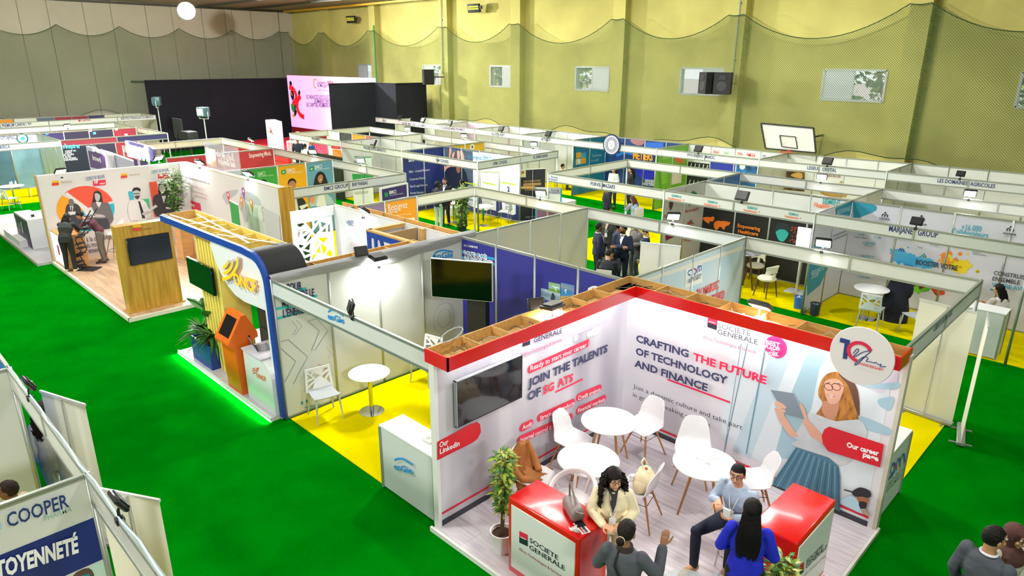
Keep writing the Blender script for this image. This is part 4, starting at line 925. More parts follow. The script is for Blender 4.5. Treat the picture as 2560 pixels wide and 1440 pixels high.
# back wall, lattice side and small store room
t = thing('stand_wall', 'bright white back wall with pale train graphic behind the lattice screen', 'wall unit', (-4.45, 4.0, 0)); BW = t
wl = mat('white_lam')
wallbox(t, 'wall_panel', (-4.45, 3.86), (-.1, 3.86), .08, 2.48, .03, wl); wallbox(t, 'canopy_base', (-4.5, 4.0), (-.1, 4.0), 2.42, 2.435, .26, WOODBOX)
wallbox(t, 'rear_board', (-4.5, 4.13), (-.1, 4.13), 2.36, 2.53, .03, WOODBOX); wallbox(t, 'inner_board', (-4.45, 3.88), (-.1, 3.88), 2.42, 2.52, .03, 'd8d6cc')
for x in (-3.6, -2.8, -2.0, -1.0): wallbox(t, 'divider', (x, 3.88), (x, 4.13), 2.43, 2.52, .02, WOODBOX)
fb = FV(3.84); p = Print(fb, .001); Zb = lambda L: [(700 + x / 5.565, 480 + y / 5.565) for x, y in L]
p.line(Zb([(1040, 560), (1185, 745)]), .035, 'b9c2de'); p.line(Zb([(945, 612), (1090, 648)]), .02, 'c9dcec'); p.line(Zb([(945, 650), (1090, 692)]), .02, 'd0dcec'); p.line(Zb([(975, 708), (1100, 745)]), .03, 'ecc4d0'); p.line(Zb([(970, 740), (1060, 765)]), .02, 'd5d9ec')
p.line(Zb([(920, 410), (935, 440)]), .02, '8fb4dc'); p.line(Zb([(935, 400), (945, 440)]), .02, '8fb4dc'); p.done('printed_graphic', t); text(t, fb, 'ONCF', *Zb([(952, 465), (1030, 478)]), .13, mat('ink_a', '5f7fb4', .5), 1.5, off=.004)
t = thing('lattice_screen', 'white screen cut with an irregular net of openings', 'screen', (-4.47, 2.85, .08))
fl = FU(-4.42); mb = lattice_mb(lambda a, z, off: fl.P(2.78 + a, .55 + z, off - .05), 1.0, 1.72, .045, .05, .035, wl, 11, .05); mb.build('lattice', t, True)
m = MB(); m.box((-4.47, 2.78, .08), (-4.42, 3.78, .55), wl); m.box((-4.47, 2.78, 2.27), (-4.42, 3.84, 2.5), wl); m.box((-4.47, 2.72, .08), (-4.42, 2.78, 2.5), wl); m.build('frame', t, True)
t = thing('lattice_screen', 'blue cut-out screen at the small store room corner', 'screen', (-1.7, 2.95, 0)); f2 = FV(2.93)
mb = lattice_mb(lambda a, z, off: f2.P(-1.72 + a, 1.2 + z, off - .04), 1.3, 1.28, .09, .08, .03, ABLUE, 4, .07); mb.build('lattice', t, True)
t = thing('store_room', 'small pine-framed store room in the stand with the blue arch', 'store room', (-1.7, 2.97, 0))
wallbox(t, 'wall_panel', (-1.74, 2.98), (-1.74, 3.84), .08, 2.46, .03, wl); wallbox(t, 'wall_panel', (-1.7, 2.99), (-.4, 2.99), .08, 2.44, .03, wl)
wallbox(t, 'pine_rail', (-1.75, 3.0), (-.1, 3.0), 2.44, 2.52, .1, WOODBOX); wallbox(t, 'pine_rail', (-1.68, 2.98), (-1.68, 3.85), 2.44, 2.52, .1, WOODBOX)
wallbox(t, 'pine_board', (-1.2, 3.02), (-1.2, 3.84), 1.9, 2.5, .03, mat('brown_board', 'a5885a', .7)); wallbox(t, 'pine_post', (-.98, 3.84), (-.98, 3.76), 1.4, 2.52, .12, WOODBOX)
# black counter block inside
t = thing('media_cabinet', 'dark charcoal cabinet wall under the orange letters', 'cabinet', (-2.0, .6, .08)); m = MB(); m.box((0, .0, 0), (1.45, .9, 1.9), mat('charcoal_lam', '34363e', .45)); m.build('body', t); m = MB(); m.box((.1, -.01, .9), (1.4, .0, .93), '22242a'); m.box((1.0, -.02, 1.1), (1.2, -.0, 1.14), '101014'); m.build('shelf_line', t)
# planter, kiosk, counter
t = thing('planter_box', 'deep blue planter box on the pale platform left of the orange kiosk', 'planter', (-3.08, .05, .08)); m = MB(); pb = mat('planter_blue', '123a8c', .45)
for a, b in (((-.45, -.2, 0), (.45, -.17, .48)), ((-.45, .17, 0), (.45, .2, .48)), ((-.45, -.17, 0), (-.42, .17, .48)), ((.42, -.17, 0), (.45, .17, .48)), ((-.42, -.17, 0), (.42, .17, .04))): m.box(a, b, pb)
m.build('box', t); m = MB(); m.box((-.42, -.17, .04), (.42, .17, .42), mat('soil', '4a3526', .95, noise=.4, scale=20)); m.build('soil', t)
t = thing('info_kiosk', 'orange touchscreen kiosk with slanted black screen', 'kiosk', (-1.5, -.03, .08), R(0)); org = mat('kiosk_orange', 'ec6a10', .4)
m = MB(); m.prism([(-.17, 0), (.14, 0), (.14, 1.0), (.24, 1.02), (.24, 1.12), (.06, 1.48), (-.02, 1.48), (-.3, 1.02), (-.3, .98), (-.2, .92)], -.28, .28, org, 'x'); m.build('body', t)
mb = MB(); a0 = V((0, -.3, 1.02)); a1 = V((0, -.02, 1.48)); dd = (a1 - a0).normalized(); nn_ = V((0, -dd.z, dd.y))
q4 = [a0 + dd * s + nn_ * .004 + V((x, 0, 0)) for s, x in ((.09, -.2), (.09, .2), (.46, .2), (.46, -.2))]; q5 = [v - nn_ * .01 for v in q4]
mb.add(q4 + q5, [(0, 1, 2, 3), (0, 1, 5, 4), (1, 2, 6, 5), (2, 3, 7, 6), (3, 0, 4, 7)], mat('kiosk_screen', '141416', .15)); mb.build('screen', t)
mb = MB(); mb.lathe([(0, .285), (.02, .285), (.024, .28)], '1a1a1a', n=10); mb.v = [(p[2], p[1] + .08, p[0] + 1.07) for p in mb.v]; mb.build('lock', t)
t = thing('reception_counter', 'white curved counter with orange logo beside the orange kiosk', 'counter', (-1.1, .0, .08)); wgl = mat('white_gloss')
m = MB(); pf = [(0, 0), (1.0, 0), (1.0, .62)] + [(1.0 - .3 + .3 * math.cos(R(a)), .62 + .3 * math.sin(R(a))) for a in range(10, 91, 16)] + [(0, .92)]
m.prism(pf, -.14, .38, wgl, 'y'); m.build('body', t); m = MB(); m.box((-.02, -.16, .92), (.72, .42, .95), 'c9c6cc'); m.build('worktop', t)
fc = FV(-.145); p = Print(fc, .003); Zc = lambda L: [(440 + x / 3.2, 640 + y / 3.2) for x, y in L]
for pts in ([(612, 905), (632, 895)], [(612, 920), (640, 910), (650, 890)], [(615, 938), (645, 925), (662, 890)]): p.line(Zc(pts), .015, 'e8621c', smooth=3)
p.done('printed_logo', t); text(t, fc, 'ONCF', *Zc([(650, 968), (725, 1003)]), .085, mat('ink_or', 'e8621c', .5), 2)
t = thing('laptop', 'open laptop on the white curved counter beside the orange kiosk', 'laptop', (-.85, .1, 1.03), R(-15)); m = MB(); m.box((-.16, -.11, 0), (.16, .11, .015), '8a8d92'); m.build('base', t); m = MB(); m.box((-.16, -.11, 0), (.16, -.1, .2), '6f7278', Matrix.Rotation(R(25), 3, 'X'), (0, -.11, .01)); m.build('lid', t)
# ================================================================== stand with the wooden screen wall and colour-wheel poster
oak = mat('oak_veneer', 'c79a3c', .35, noise=.28, scale=2.2, stretch=(6, 6, .5), col2='a87c26'); oak2 = mat('light_oak', 'd9a266', .45, noise=.2, scale=3, stretch=(1, 1, 8))
wfl = mat('oak_floor', 'c9a987', .3, noise=.2, scale=1.6, stretch=(1, 7, 1), col2='b08f70')
t = thing('stand_platform', 'low wood-floored platform with cream edge under the colour-wheel poster', 'platform', (-13.5, -.36, 0))
m = MB(); m.box((.03, .03, 0), (6.72, 4.15, .074), 'd8d2c2'); m.build('base', t)
for i in range(20):
    m = MB(); m.box((.05, .06 + i * .2, .074), (6.69, .06 + i * .2 + .197, .08), wfl); m.build('floor_board', t)
m = MB(); m.box((0, 0, 0), (6.75, .06, .09), 'ddd6c0'); m.box((6.7, 0, 0), (6.76, 2.2, .09), 'ddd6c0'); m.build('edge_trim', t)
t = thing('display_wall', 'left printed wall with a colour wheel and business people', 'display wall', (-13.4, -.3, 0)); AT1 = t
atp = mat('warm_white_print', 'd9d5d4', .5); m = MB(); m.box((-.2, 0, 0), (0, 4.15, 2.62), atp); m.build('wall_panel', t); m = MB(); m.box((-.2, -.03, 0), (.004, 0, 2.64), mat('edge_wood', 'c2a370', .6)); m.build('end_board', t)
t = thing('display_wall', 'right printed wall with a grey world map and coloured pins', 'display wall', (-13.4, 3.65, 0)); AT2 = t
m = MB(); m.box((.0, 0, 0), (6.6, .22, 2.62), atp); m.build('wall_panel', t); m = MB(); m.box((6.6, -.004, 0), (6.64, .42, 2.64), oak); m.build('end_board', t); m = MB(); m.box((0, .0, 2.62), (6.6, .22, 2.64), mat('edge_wood')); m.build('top_board', t)
t = thing('screen_wall', 'free-standing oak wall with black screen at the platform corner', 'panel', (-7.15, -.2, .08)); m = MB(); m.box((-.28, 0, 0), (0, 1.22, 2.08), oak); m.build('body', t); m = MB(); m.box((-.34, -.04, 0), (.05, 1.27, .03), oak); m.build('foot_board', t)
fw = FU(-7.14); p = Print(fw, .003); Zw = lambda L: [(x / 3.349, 380 + y / 3.349) for x, y in L]
def bank_logo(p, q):
    """yellow over red square with a zig-zag, corners q: TL TR BR BL"""
    TL, TR, BR, BL = (V(p.f.px(*c)) for c in q); L = TL.lerp(BL, .5); Rr = TR.lerp(BR, .5)
    p.poly([tuple(TL), tuple(TR), tuple(Rr), tuple(L)], 'f2b51c', False); p.poly([tuple(L), tuple(Rr), tuple(BR), tuple(BL)], 'e0452c', False)
    w_ = (TR - TL).length; pts = [L.lerp(Rr, k) + V((0, s * w_ * .13)) for k, s in ((.06, -1.2), (.2, .9), (.36, -.6), (.52, .9), (.68, -.6), (.84, .8), (.95, -1.0))]; p.line([tuple(x) for x in pts], w_ * .06, '2a1a14', False)
bank_logo(p, Zw([(1112, 612), (1182, 606), (1182, 658), (1112, 664)])); p.done('printed_logo', t)
text(t, fw, 'Attijariwafa bank', *Zw([(1198, 650), (1275, 640)]), .035, mat('ink_dk', '6a5a38', .5), 1)
t = thing('wall_screen', 'black screen with rounded bezel on the free-standing oak wall', 'television', (-7.15, -.2, 0)); m = MB(); TL = fw.px(313.5, 601); BR = fw.px(427, 637); ya, yb = fw.px(315, 603)[0], fw.px(424, 600)[0]
m.bbox((.005, ya + .2, 1.22), (.05, yb + .2, 1.87), mat('screen_dark', '14171c', .25), .012, 1); m.build('display', t); m = MB(); m.box((.048, ya + .22, 1.24), (.052, yb + .18, 1.85), mat('screen_dark2', '1d2530', .12)); m.build('glass', t)
# prints of that stand
fA = FU(-13.4); fB = FV(3.65); Zp = lambda L: [(x / 3.349, 380 + y / 3.349) for x, y in L]
p = Print(fA); bank_logo(p, Zp([(434, 240), (493, 238), (493, 278), (434, 284)])); bank_logo(p, Zp([(1012, 180), (1064, 176), (1064, 216), (1012, 222)]))
for q_ in ([(778, 240), (884, 232), (886, 276), (780, 286)], [(1321, 182), (1414, 176), (1418, 218), (1323, 228)]): p.poly(Zp(q_), 'd9304e')
C0 = Zp([(722, 475)])[0]; ca, cz = fA.px(*C0); rx = abs(fA.px(*Zp([(957, 450)])[0])[0] - ca); rz_ = abs(fA.px(*Zp([(712, 283)])[0])[1] - cz)
def sector(a0, a1, c): p.poly([(ca, cz)] + circ(ca, cz, rx, rz_, 24, a0, a1), c, False)
for a0, a1, c in ((12, 128, 'e8553c'), (135, 205, 'f2a01e'), (-150, 5, '2fb0c4')): sector(a0, a1, c)
p.poly(Zp([(545, 350), (560, 335), (735, 465), (720, 490), (690, 480)]), 'e0dcdc')
pg = {'dark': mat('pg_dark', '3c3c44', .5), 'mid': mat('pg_mid', '6a6668', .5), 'light': mat('pg_light', 'd9d6d6', .5), 'skin': mat('pg_skin', 'b9b4b2', .5), 'skin2': mat('pg_skin2', '75706e', .5), 'black': mat('pg_black', '232329', .5)}
def bw(L, c, s=2): p.poly(Zp(L), pg[c], smooth=s)
bw([(560, 440), (625, 430), (670, 460), (690, 560), (680, 640), (550, 640), (545, 520)], 'dark'); bw([(575, 400), (600, 392), (617, 410), (615, 445), (595, 460), (577, 445)], 'skin2', 3); bw([(583, 455), (615, 452), (608, 495), (592, 490)], 'light', 1); bw([(593, 460), (603, 460), (603, 495), (596, 495)], 'black', 1); bw([(568, 500), (630, 496), (632, 520), (580, 530)], 'light', 1)
bw([(785, 340), (815, 325), (845, 345), (860, 420), (870, 440), (775, 440), (778, 390)], 'black', 3); bw([(765, 430), (800, 420), (850, 425), (905, 425), (930, 480), (950, 560), (925, 600), (900, 640), (780, 655), (770, 560), (755, 500)], 'mid', 2)
bw([(792, 350), (815, 345), (838, 365), (832, 400), (815, 415), (797, 395)], 'skin', 3); bw([(800, 415), (850, 420), (830, 465), (815, 450)], 'light', 1); bw([(690, 480), (765, 460), (805, 540), (735, 555)], 'light', 1); bw([(790, 520), (860, 525), (880, 545), (800, 545)], 'skin', 2); bw([(780, 560), (900, 555), (925, 640), (785, 660)], 'dark', 1)
p.poly(Zp([(1072, 330), (1120, 328), (1115, 410), (1090, 415)]), '3aa9c4'); p.poly(Zp([(1180, 395), (1245, 390), (1255, 500), (1230, 560)]), '3fb07c'); p.poly(Zp([(1247, 252), (1310, 246), (1330, 400), (1325, 540), (1290, 545)]), 'e8553c')
bw([(1075, 420), (1130, 400), (1200, 400), (1245, 470), (1260, 555), (1090, 570)], 'light', 2); bw([(1112, 310), (1145, 298), (1172, 312), (1172, 365), (1150, 392), (1125, 380)], 'skin', 3); bw([(1108, 330), (1115, 302), (1150, 295), (1175, 310), (1172, 330), (1140, 318)], 'black', 2); bw([(1125, 370), (1170, 365), (1150, 398)], 'dark', 2); bw([(1155, 412), (1170, 412), (1200, 500), (1215, 555), (1190, 555)], 'black', 1); bw([(1190, 510), (1240, 490), (1250, 510), (1200, 530)], 'skin', 2); p.line(Zp([(1118, 350), (1165, 346)]), .02, '22222a')
bw([(1328, 270), (1360, 252), (1385, 265), (1415, 330), (1435, 370), (1380, 370), (1330, 360)], 'black', 3); bw([(1285, 370), (1340, 350), (1400, 350), (1450, 380), (1460, 480), (1440, 520), (1310, 540), (1280, 450)], 'dark', 2); bw([(1332, 285), (1355, 272), (1378, 290), (1378, 325), (1358, 345), (1337, 325)], 'skin', 3); bw([(1352, 368), (1388, 365), (1370, 430)], 'light', 1); bw([(1385, 460), (1430, 462), (1425, 478), (1388, 475)], 'light', 1); bw([(1240, 485), (1300, 440), (1320, 455), (1250, 500)], 'light', 1)
p.done('printed_graphic', AT1)
for s, a, b, cap, c, bo in (("L'ESPRIT DE GROUPE", (718, 238), (876, 216), .1, '4a5f8c', 1), ("L'ESPRIT DE GROUPE", (1268, 182), (1410, 160), .1, '4a5f8c', 1), ('TOP', (785, 264), (820, 260), .12, 'ffffff', 3), ('TOP', (1328, 206), (1362, 202), .12, 'ffffff', 3), ('employer', (832, 270), (878, 265), .06, 'ffffff', 0), ('employer', (1372, 212), (1410, 208), .06, 'ffffff', 0),
        ('Attijariwafa bank', (505, 262), (602, 254), .07, 'b09a78', .5), ('Attijariwafa bank', (1076, 200), (1166, 192), .07, 'b09a78', .5), ('à la conquête', (722, 750), (932, 722), .15, '4a4450', 1.2), ('du monde', (722, 800), (860, 782), .15, '4a4450', 1.2), ('ensemble', (740, 845), (885, 825), .15, '4a4450', 1.2)):
    text(AT1, fA, s, *Zp([a, b]), cap, mat('ink_' + c, c, .5), bo, off=.035)
Zr = lambda L: [(380 + x / 4.8, 320 + y / 4.8) for x, y in L]
p = Print(fB); mg = mat('map_grey', 'b4b6bc', .5)
for L_ in ([(840, 820), (880, 770), (960, 745), (1030, 740), (1020, 790), (960, 830), (930, 860), (940, 900), (900, 920), (870, 870)], [(950, 950), (1010, 990), (1020, 1060), (990, 1140), (965, 1140), (950, 1040)], [(1060, 790), (1130, 760), (1230, 800), (1290, 860), (1310, 930), (1250, 920), (1190, 900), (1100, 850), (1070, 830)], [(1050, 880), (1110, 870), (1150, 920), (1170, 1000), (1150, 1110), (1110, 1130), (1090, 1030), (1050, 960)], [(1330, 1080), (1380, 1090), (1390, 1140), (1340, 1130)]): p.poly(Zr(L_), mg, smooth=2)
for x, y, c in ((915, 800, 'e0405a'), (1097, 755, 'a04498'), (1075, 868, 'ee8a30'), (1192, 890, 'f0903a'), (1337, 985, 'b5a58c')):
    a_, z_ = fB.px(*Zr([(x, y)])[0]); p.poly([(a_ - .09, z_ - .03), (a_, z_ - .33), (a_ + .09, z_ - .03)], c, False); p.poly(circ(a_, z_, .1, n=16), c, False); p.poly(circ(a_, z_, .045, n=12), 'ece8ea', False)
p.poly(Zr([(465, 870), (578, 905), (598, 1025), (485, 990)]), 'd9304e'); p.poly(Zr([(1330, 960), (1530, 1050), (1555, 1400), (1390, 1380)]), mat('map_shade', 'c8c6c8', .5)); p.done('printed_graphic', AT2)
for s, a, b, cap, c, bo in (('https://recrutement.attijariwafa.com', (392, 590), (702, 680), .07, '6a6a78', .5), ('La bourse aux emplois', (480, 700), (640, 755), .09, 'dcaab0', .2), ('et opportunités de', (480, 760), (672, 822), .09, 'dcaab0', .2), ('votre carrière', (510, 815), (665, 865), .09, 'dcaab0', .2), ('top', (480, 930), (520, 943), .1, 'ffffff', 3)):
    text(AT2, fB, s, *Zr([a, b]), cap, mat('ink_' + c, c, .5), bo, off=.02)
# glass sign on top of the right wall
t = thing('glass_sign', 'clear glass bank sign standing on top of the map wall', 'sign', (-11, 3.85, 2.64)); f = FV(3.85)
m = MB(); tl, tr = f.px(511, 358), f.px(595, 374); m.box((tl[0], 3.83, 2.64), (tr[0], 3.87, 3.42), mat('sign_glass', 'dfe6f2', .05, alpha=.35)); m.build('glass_pane', t, True)
p = Print(f, .03); p.poly(Zr([(650, 225), (770, 260), (790, 470), (665, 420)]), mat('sign_grad', 'e9b58c', .4, noise=.5, scale=1.2, col2='f4ead8', stretch=(.1, .1, 2))); p.done('printed_logo', t)
text(t, f, 'Attijariwafa bank', *Zr([(805, 425), (1020, 475)]), .17, mat('ink_w', 'f6f4f2', .5), 2, off=.03)
AR_ = '\ufe9a\ufee8\ufe91 \ufe8e\ufed3\ufeed \ufef1\ufead\ufe8e\ufea0\ufe97\ufedf\ufe8e'
text(t, f, AR_, *Zr([(790, 330), (1000, 395)]), .2, mat('ink_w'), 2, off=.03)
# lit counter, oak counters
t = thing('reception_counter', 'oak counter with a glowing white front beside the people at the left stand', 'counter', (-12.75, .0, .08)); m = MB(); m.box((-.6, -.26, 0), (.6, .3, .98), oak2); m.build('body', t); m = MB(); m.box((-.56, -.275, .06), (.56, -.26, .93), mat('front_glow', 'fff4ea', .4, emit=2.2)); m.build('lit_front', t)
fq = FV(-.275); p = Print(fq, .003); p.poly([(-12.85, .72), (-12.62, .72), (-12.62, .52), (-12.85, .52)], 'c04a8c', False); p.poly([(-12.85, .52), (-12.62, .52), (-12.62, .42), (-12.85, .42)], 'e0602c', False); p.done('printed_logo', t)
for lab, x, y, sx, sy, h in (('oak cube counter inside the colour-wheel stand, behind the screen wall', -11.1, 2.65, .5, .35, 1.0), ('long low oak counter along the map wall', -9.6, 3.2, 1.5, .45, .75)):
    t = thing('oak_counter', lab, 'counter', (x, y, .08)); m = MB(); m.box((-sx / 2, -sy / 2, 0), (sx / 2, sy / 2, h), oak2); m.build('body', t); m = MB(); m.box((-sx / 2 - .02, -sy / 2 - .02, h), (sx / 2 + .02, sy / 2 + .02, h + .03), oak2); m.build('worktop', t)
t = thing('roll_up_banner', 'green roll-up banner standing before the world map', 'banner', (-8.45, 3.15, .08), R(-8)); m = MB(); m.box((-.38, -.005, .08), (.38, .005, 2.0), mat('banner_green', '129a44', .5)); m.build('banner_sheet', t); m = MB(); m.box((-.4, -.06, 0), (.4, .06, .08), 'b9bcbc'); m.build('base', t); m = MB(); m.box((-.39, -.012, 1.99), (.39, .012, 2.02), 'd5d8d8'); m.build('top_rail', t)
f = Face((-8.45, 3.15), (math.cos(R(-8)), math.sin(R(-8)))); p = Print(f, .008); p.poly([(-.25, .8), (.2, .9), (.1, 1.2), (-.2, 1.1)], 'e8f2ea', False, 3); p.poly([(-.3, .4), (.25, .45), (.2, .7), (-.3, .62)], 'dfeee2', False, 3); p.done('printed_graphic', t)
text(t, f, 'LES BANK', (-.3, 1.35), (.3, 1.42), .16, mat('ink_w'), 2)
# ================================================================== purple-signed stand
lilac = mat('lilac_white', 'cfcbe2', .45); purp = mat('inwi_purple', '5a2c78', .45)
t = thing('stand_platform', 'pale grey platform at the left edge with a low step', 'platform', (-22.3, -.7, 0)); m = MB(); m.box((0, 0, 0), (8.75, 3.8, .08), 'b7b5b8'); m.build('floor_panel', t); m = MB(); m.box((4.0, .05, .08), (6.3, 1.2, .3), 'd9d8da'); m.build('step', t); m = MB(); m.box((0, -.03, 0), (8.8, 0, .09), 'a5a08e'); m.build('edge_trim', t)
t = thing('stand_wall', 'lilac-white back wall carrying the lit purple-edged sign', 'wall unit', (-22, 3.2, 0)); m = MB(); m.prism([(-22, .08), (-13.7, .08), (-13.7, 2.32), (-19.2, 2.46), (-22, 2.46)], 3.2, 3.32, lilac, 'y'); m.build('wall_panel', t, True)
m = MB(); m.bbox((-20.75, 3.05, .3), (-18.4, 3.2, 2.45), 'd8d6dc', .05, 2); m.build('rounded_frame', t, True); f = FV(3.05); p = Print(f, .004)
Zi = lambda L: [(x / 4.5, 280 + y / 4.5) for x, y in L]
p.poly(Zi([(990, 432), (1150, 475), (1180, 500), (1195, 625), (1100, 640), (1020, 620)]), purp); p.done('printed_graphic', t); text(t, f, 'inwi', *Zi([(1048, 535), (1142, 568)]), .2, mat('ink_w'), 3)
p = Print(FV(3.2), .004); p.poly(Zi([(1500, 525), (1700, 580), (1700, 600), (1515, 605)]), purp); p.done('printed_graphic', t)
t = thing('lit_sign', 'glowing white lettered sign standing above the lilac wall', 'sign', (-15.9, 3.0, 2.4)); m = MB(); f = FV(2.93)
q4 = [f.px(*c) for c in Zi([(1408, 322), (1680, 392), (1715, 420), (1712, 560), (1690, 545), (1430, 478)])]
m.prism([(a, z) for a, z in q4], 2.94, 3.05, mat('sign_lilac', '8f86cc', .4, emit=.12), 'y'); m.build('sign_box', t, True)
text(t, f, 'inwi', *Zi([(1432, 480), (1690, 545)]), .48, mat('sign_white', 'ffffff', emit=1.6), 7, off=.01, name='glowing_letters')
m = MB(); m.box((-15.3, 2.98, 2.2), (-15.2, 3.03, 2.75), 'c0c0c8'); m.box((-14.3, 2.98, 2.2), (-14.2, 3.03, 2.7), 'c0c0c8'); m.build('bracket', t, True)
t = thing('reception_counter', 'white box counter with purple front at the far left platform', 'counter', (-16.4, -.2, .08)); m = MB(); m.bbox((-.85, -.22, 0), (.95, .24, .95), 'd6d6da', .01, 1); m.build('body', t)
m = MB(); m.box((-.83, -.235, .03), (.93, -.22, .9), mat('dark_plum', '43244f', .45)); m.build('front_panel', t); f = FV(-.44); p = Print(f, .003)
for q_ in ([(222, 755), (232, 752), (268, 905), (258, 920)], [(305, 810), (318, 810), (355, 975), (342, 970)]): p.poly([(x / 6, 420 + y / 6) for x, y in q_], 'd8d4dc')
for k in range(4): p.line([(262 / 6 + k, 420 + (828 + 30 * k) / 6), (305 / 6 + k, 420 + (850 + 30 * k) / 6)], .03, 'b8a8c4')
p.done('printed_graphic', t); m = MB(); m.box((.45, .0, .95), (.53, .08, 1.02), '3a3030'); m.build('stapler', t)
t = thing('side_panel', 'white half-height panels behind the white box counter', 'panel', (-17.6, .62, .0)); m = MB(); m.box((0, 0, 0), (2.8, .12, 1.35), 'cfd0cc'); m.box((2.6, -.3, 0), (2.75, .0, 1.3), 'c4c6c0'); m.build('panel_sheet', t)
# ================================================================== stage
sred = mat('stage_red', 'c9202c', .5); pinkw = mat('stage_white', 'e6dde4', .5)
stg = thing('stage', 'bright red stage floor in front of the led screen', 'stage', (-36, 13.2, 0))
m = MB(); m.box((0, .9, 0), (9.8, 6.6, .6), sred); m.build('stage_deck', stg); m = MB(); m.box((-.02, .88, .3), (9.82, .9, .62), 'e01822'); m.build('stage_edge', stg)
t = thing('led_screen', 'large pink led screen with event logo and French lines', 'screen', (-36.6, 20, 0)); m = MB(); lp = mat('led_pink', 'ecb4ee', .5, emit=.78); m.box((-36.6, 20, 1.25), (-26, 20.12, 4.76), lp); m.build('screen_face', t, True)
m = MB(); m.box((-36.6, 20.0, .6), (-26, 20.1, 1.22), mat('screen_base', '8c1420', .6)); m.build('screen_base', t, True)
f = FV(20); p = Print(f, .01, .004); Zs = lambda L: [(600 + x / 3.6, y / 3.6) for x, y in L]
rl = mat('led_red', 'ee1525', emit=.9); kb = mat('led_ink', '26202c', .5); gl = mat('led_green', '18942c', emit=.5); bl2 = mat('led_blue', '2a4a9c', .5); ol = mat('led_orange', 'ef8a3a', emit=.6)
for L_, c in (([(445, 740), (458, 728), (470, 755), (462, 770), (450, 765)], kb), ([(525, 830), (535, 808), (545, 835), (535, 860), (526, 855)], kb), ([(458, 820), (480, 815), (490, 870), (478, 905), (460, 870)], kb), ([(462, 935), (495, 930), (500, 990), (485, 1012), (468, 985)], gl), ([(490, 930), (510, 945), (505, 985), (495, 990)], bl2), ([(498, 985), (515, 1000), (505, 1040), (480, 1050), (490, 1020)], kb), ([(478, 1025), (495, 1030), (490, 1055), (478, 1050)], ol)): p.poly(Zs(L_), c, smooth=3)
p.line(Zs([(447, 785), (480, 800), (508, 850), (505, 900), (480, 935)]), .33, rl, smooth=4); p.line(Zs([(550, 868), (525, 900), (520, 970), (545, 1030), (582, 1055)]), .33, rl, smooth=4); p.line(Zs([(466, 830), (476, 860)]), .1, ol)
cc = fr = f.px(*Zs([(685, 752)])[0]); p.line([(cc[0] + .25 * math.cos(R(k)), cc[1] + .28 * math.sin(R(k))) for k in range(60, 300, 20)], .09, ol, False); p.done('printed_graphic', t)
for s, a, b, cap, c, bo in (('Carrefour', (700, 757), (790, 757), .2, '7a6a9c', 1), ('du Manager', (703, 780), (792, 785), .2, '7a6a9c', 1), ('2024', (792, 766), (848, 770), .26, 'e02c4c', 2), ('Du 23 octobre au', (708, 815), (800, 820), .12, '8a7aa4', 0), ('ÉCHÉANCES SOCIO-ÉCONOMIQUES', (605, 888), (940, 900), .26, '54448c', .5), ('LE MAROC EN 2030', (678, 928), (850, 935), .26, '54448c', 1.5), ('LE CAPITAL HUMAIN AU COEUR', (605, 958), (920, 972), .26, '54448c', 1.2)):
    text(t, f, s, *Zs([a, b]), cap, mat('ink_' + c, c, .5), bo, off=.05)
def curtain(label, pts, z1, name='stage_curtain'):
    t = thing(name, label, 'curtain', (pts[0][0], pts[0][1], 0)); m = MB()
    for (x0, y0), (x1, y1) in zip(pts, pts[1:]):
        L = math.hypot(x1 - x0, y1 - y0); n = int(L / .2); d = V((x1 - x0, y1 - y0, 0)) / L; q = V((-d.y, d.x, 0)); r = []
        for i in range(n + 1):
            c = V((x0, y0, 0)) + d * (L * i / n) + q * (.012 * math.sin(i * 1.9) + .02 * math.sin(i * .7)); r += [c + V((0, 0, .02)), c + V((0, 0, z1))]
        m.add(r, [(2 * i, 2 * i + 2, 2 * i + 3, 2 * i + 1) for i in range(n)], BLACKC, True)
    m.build('cloth', t, True); m = MB()
    for (x0, y0), (x1, y1) in zip(pts, pts[1:]): m.tube([(x0, y0, z1), (x1, y1, z1)], .03, '1a1a20', 6)
    m.build('rail', t, True); return t
curtain('long black stage curtain left of the pink led screen', [(-38.2, 11.1), (-38.2, 20.8), (-36.6, 20.85)], 4.52)
curtain('black curtain box hiding the right half of the led screen', [(-26.0, 16.9), (-26.0, 20.02), (-23.95, 20.05), (-23.9, 22.3)], 4.5)
t = thing('lectern', 'white lectern with the red figure logo on the red stage', 'lectern', (-29.6, 15.15, .6)); m = MB(); m.prism([(-.42, 0), (.42, 0), (.45, 1.7), (-.42, 1.78)], -.3, .3, pinkw, 'y'); m.build('body', t)
f = FV(14.84); p = Print(f, .01); Zl = lambda L: [(640 + x / 9, 260 + y / 9) for x, y in L]
p.line(Zl([(300, 530), (335, 570), (330, 620)]), .07, 'e02535', smooth=3); p.line(Zl([(360, 590), (345, 620), (360, 650), (385, 665)]), .07, 'e02535', smooth=3); p.poly(Zl([(305, 600), (330, 600), (330, 645), (310, 650)]), '2f7a34', smooth=2); p.done('printed_logo', t)
t = thing('stage_table', 'white low table with flowers on the red stage', 'table', (-27.2, 15.3, .6)); m = MB(); m.box((-.75, -.3, .62), (.75, .3, .7), pinkw); m.build('tabletop', t)
for x in (-.7, .7):
    m = MB(); m.box((x - .05, -.3, 0), (x + .05, .3, .62), pinkw); m.build('leg', t)
t = thing('flower_vase', 'small flower arrangement on the white stage table', 'flowers', (-27.0, 15.2, 1.3)); m = MB(); m.lathe([(.06, 0), (.1, .1), (.06, .18)], 'e4dcd8', n=12); m.build('vase', t); m = MB(); leaf_cloud(m, (0, 0, .38), (.18, .15, .2), 60, .09, [leafm[0], C('d9a860'), C('efe6e0')], rt); m.build('blooms', t)['kind'] = 'stuff'
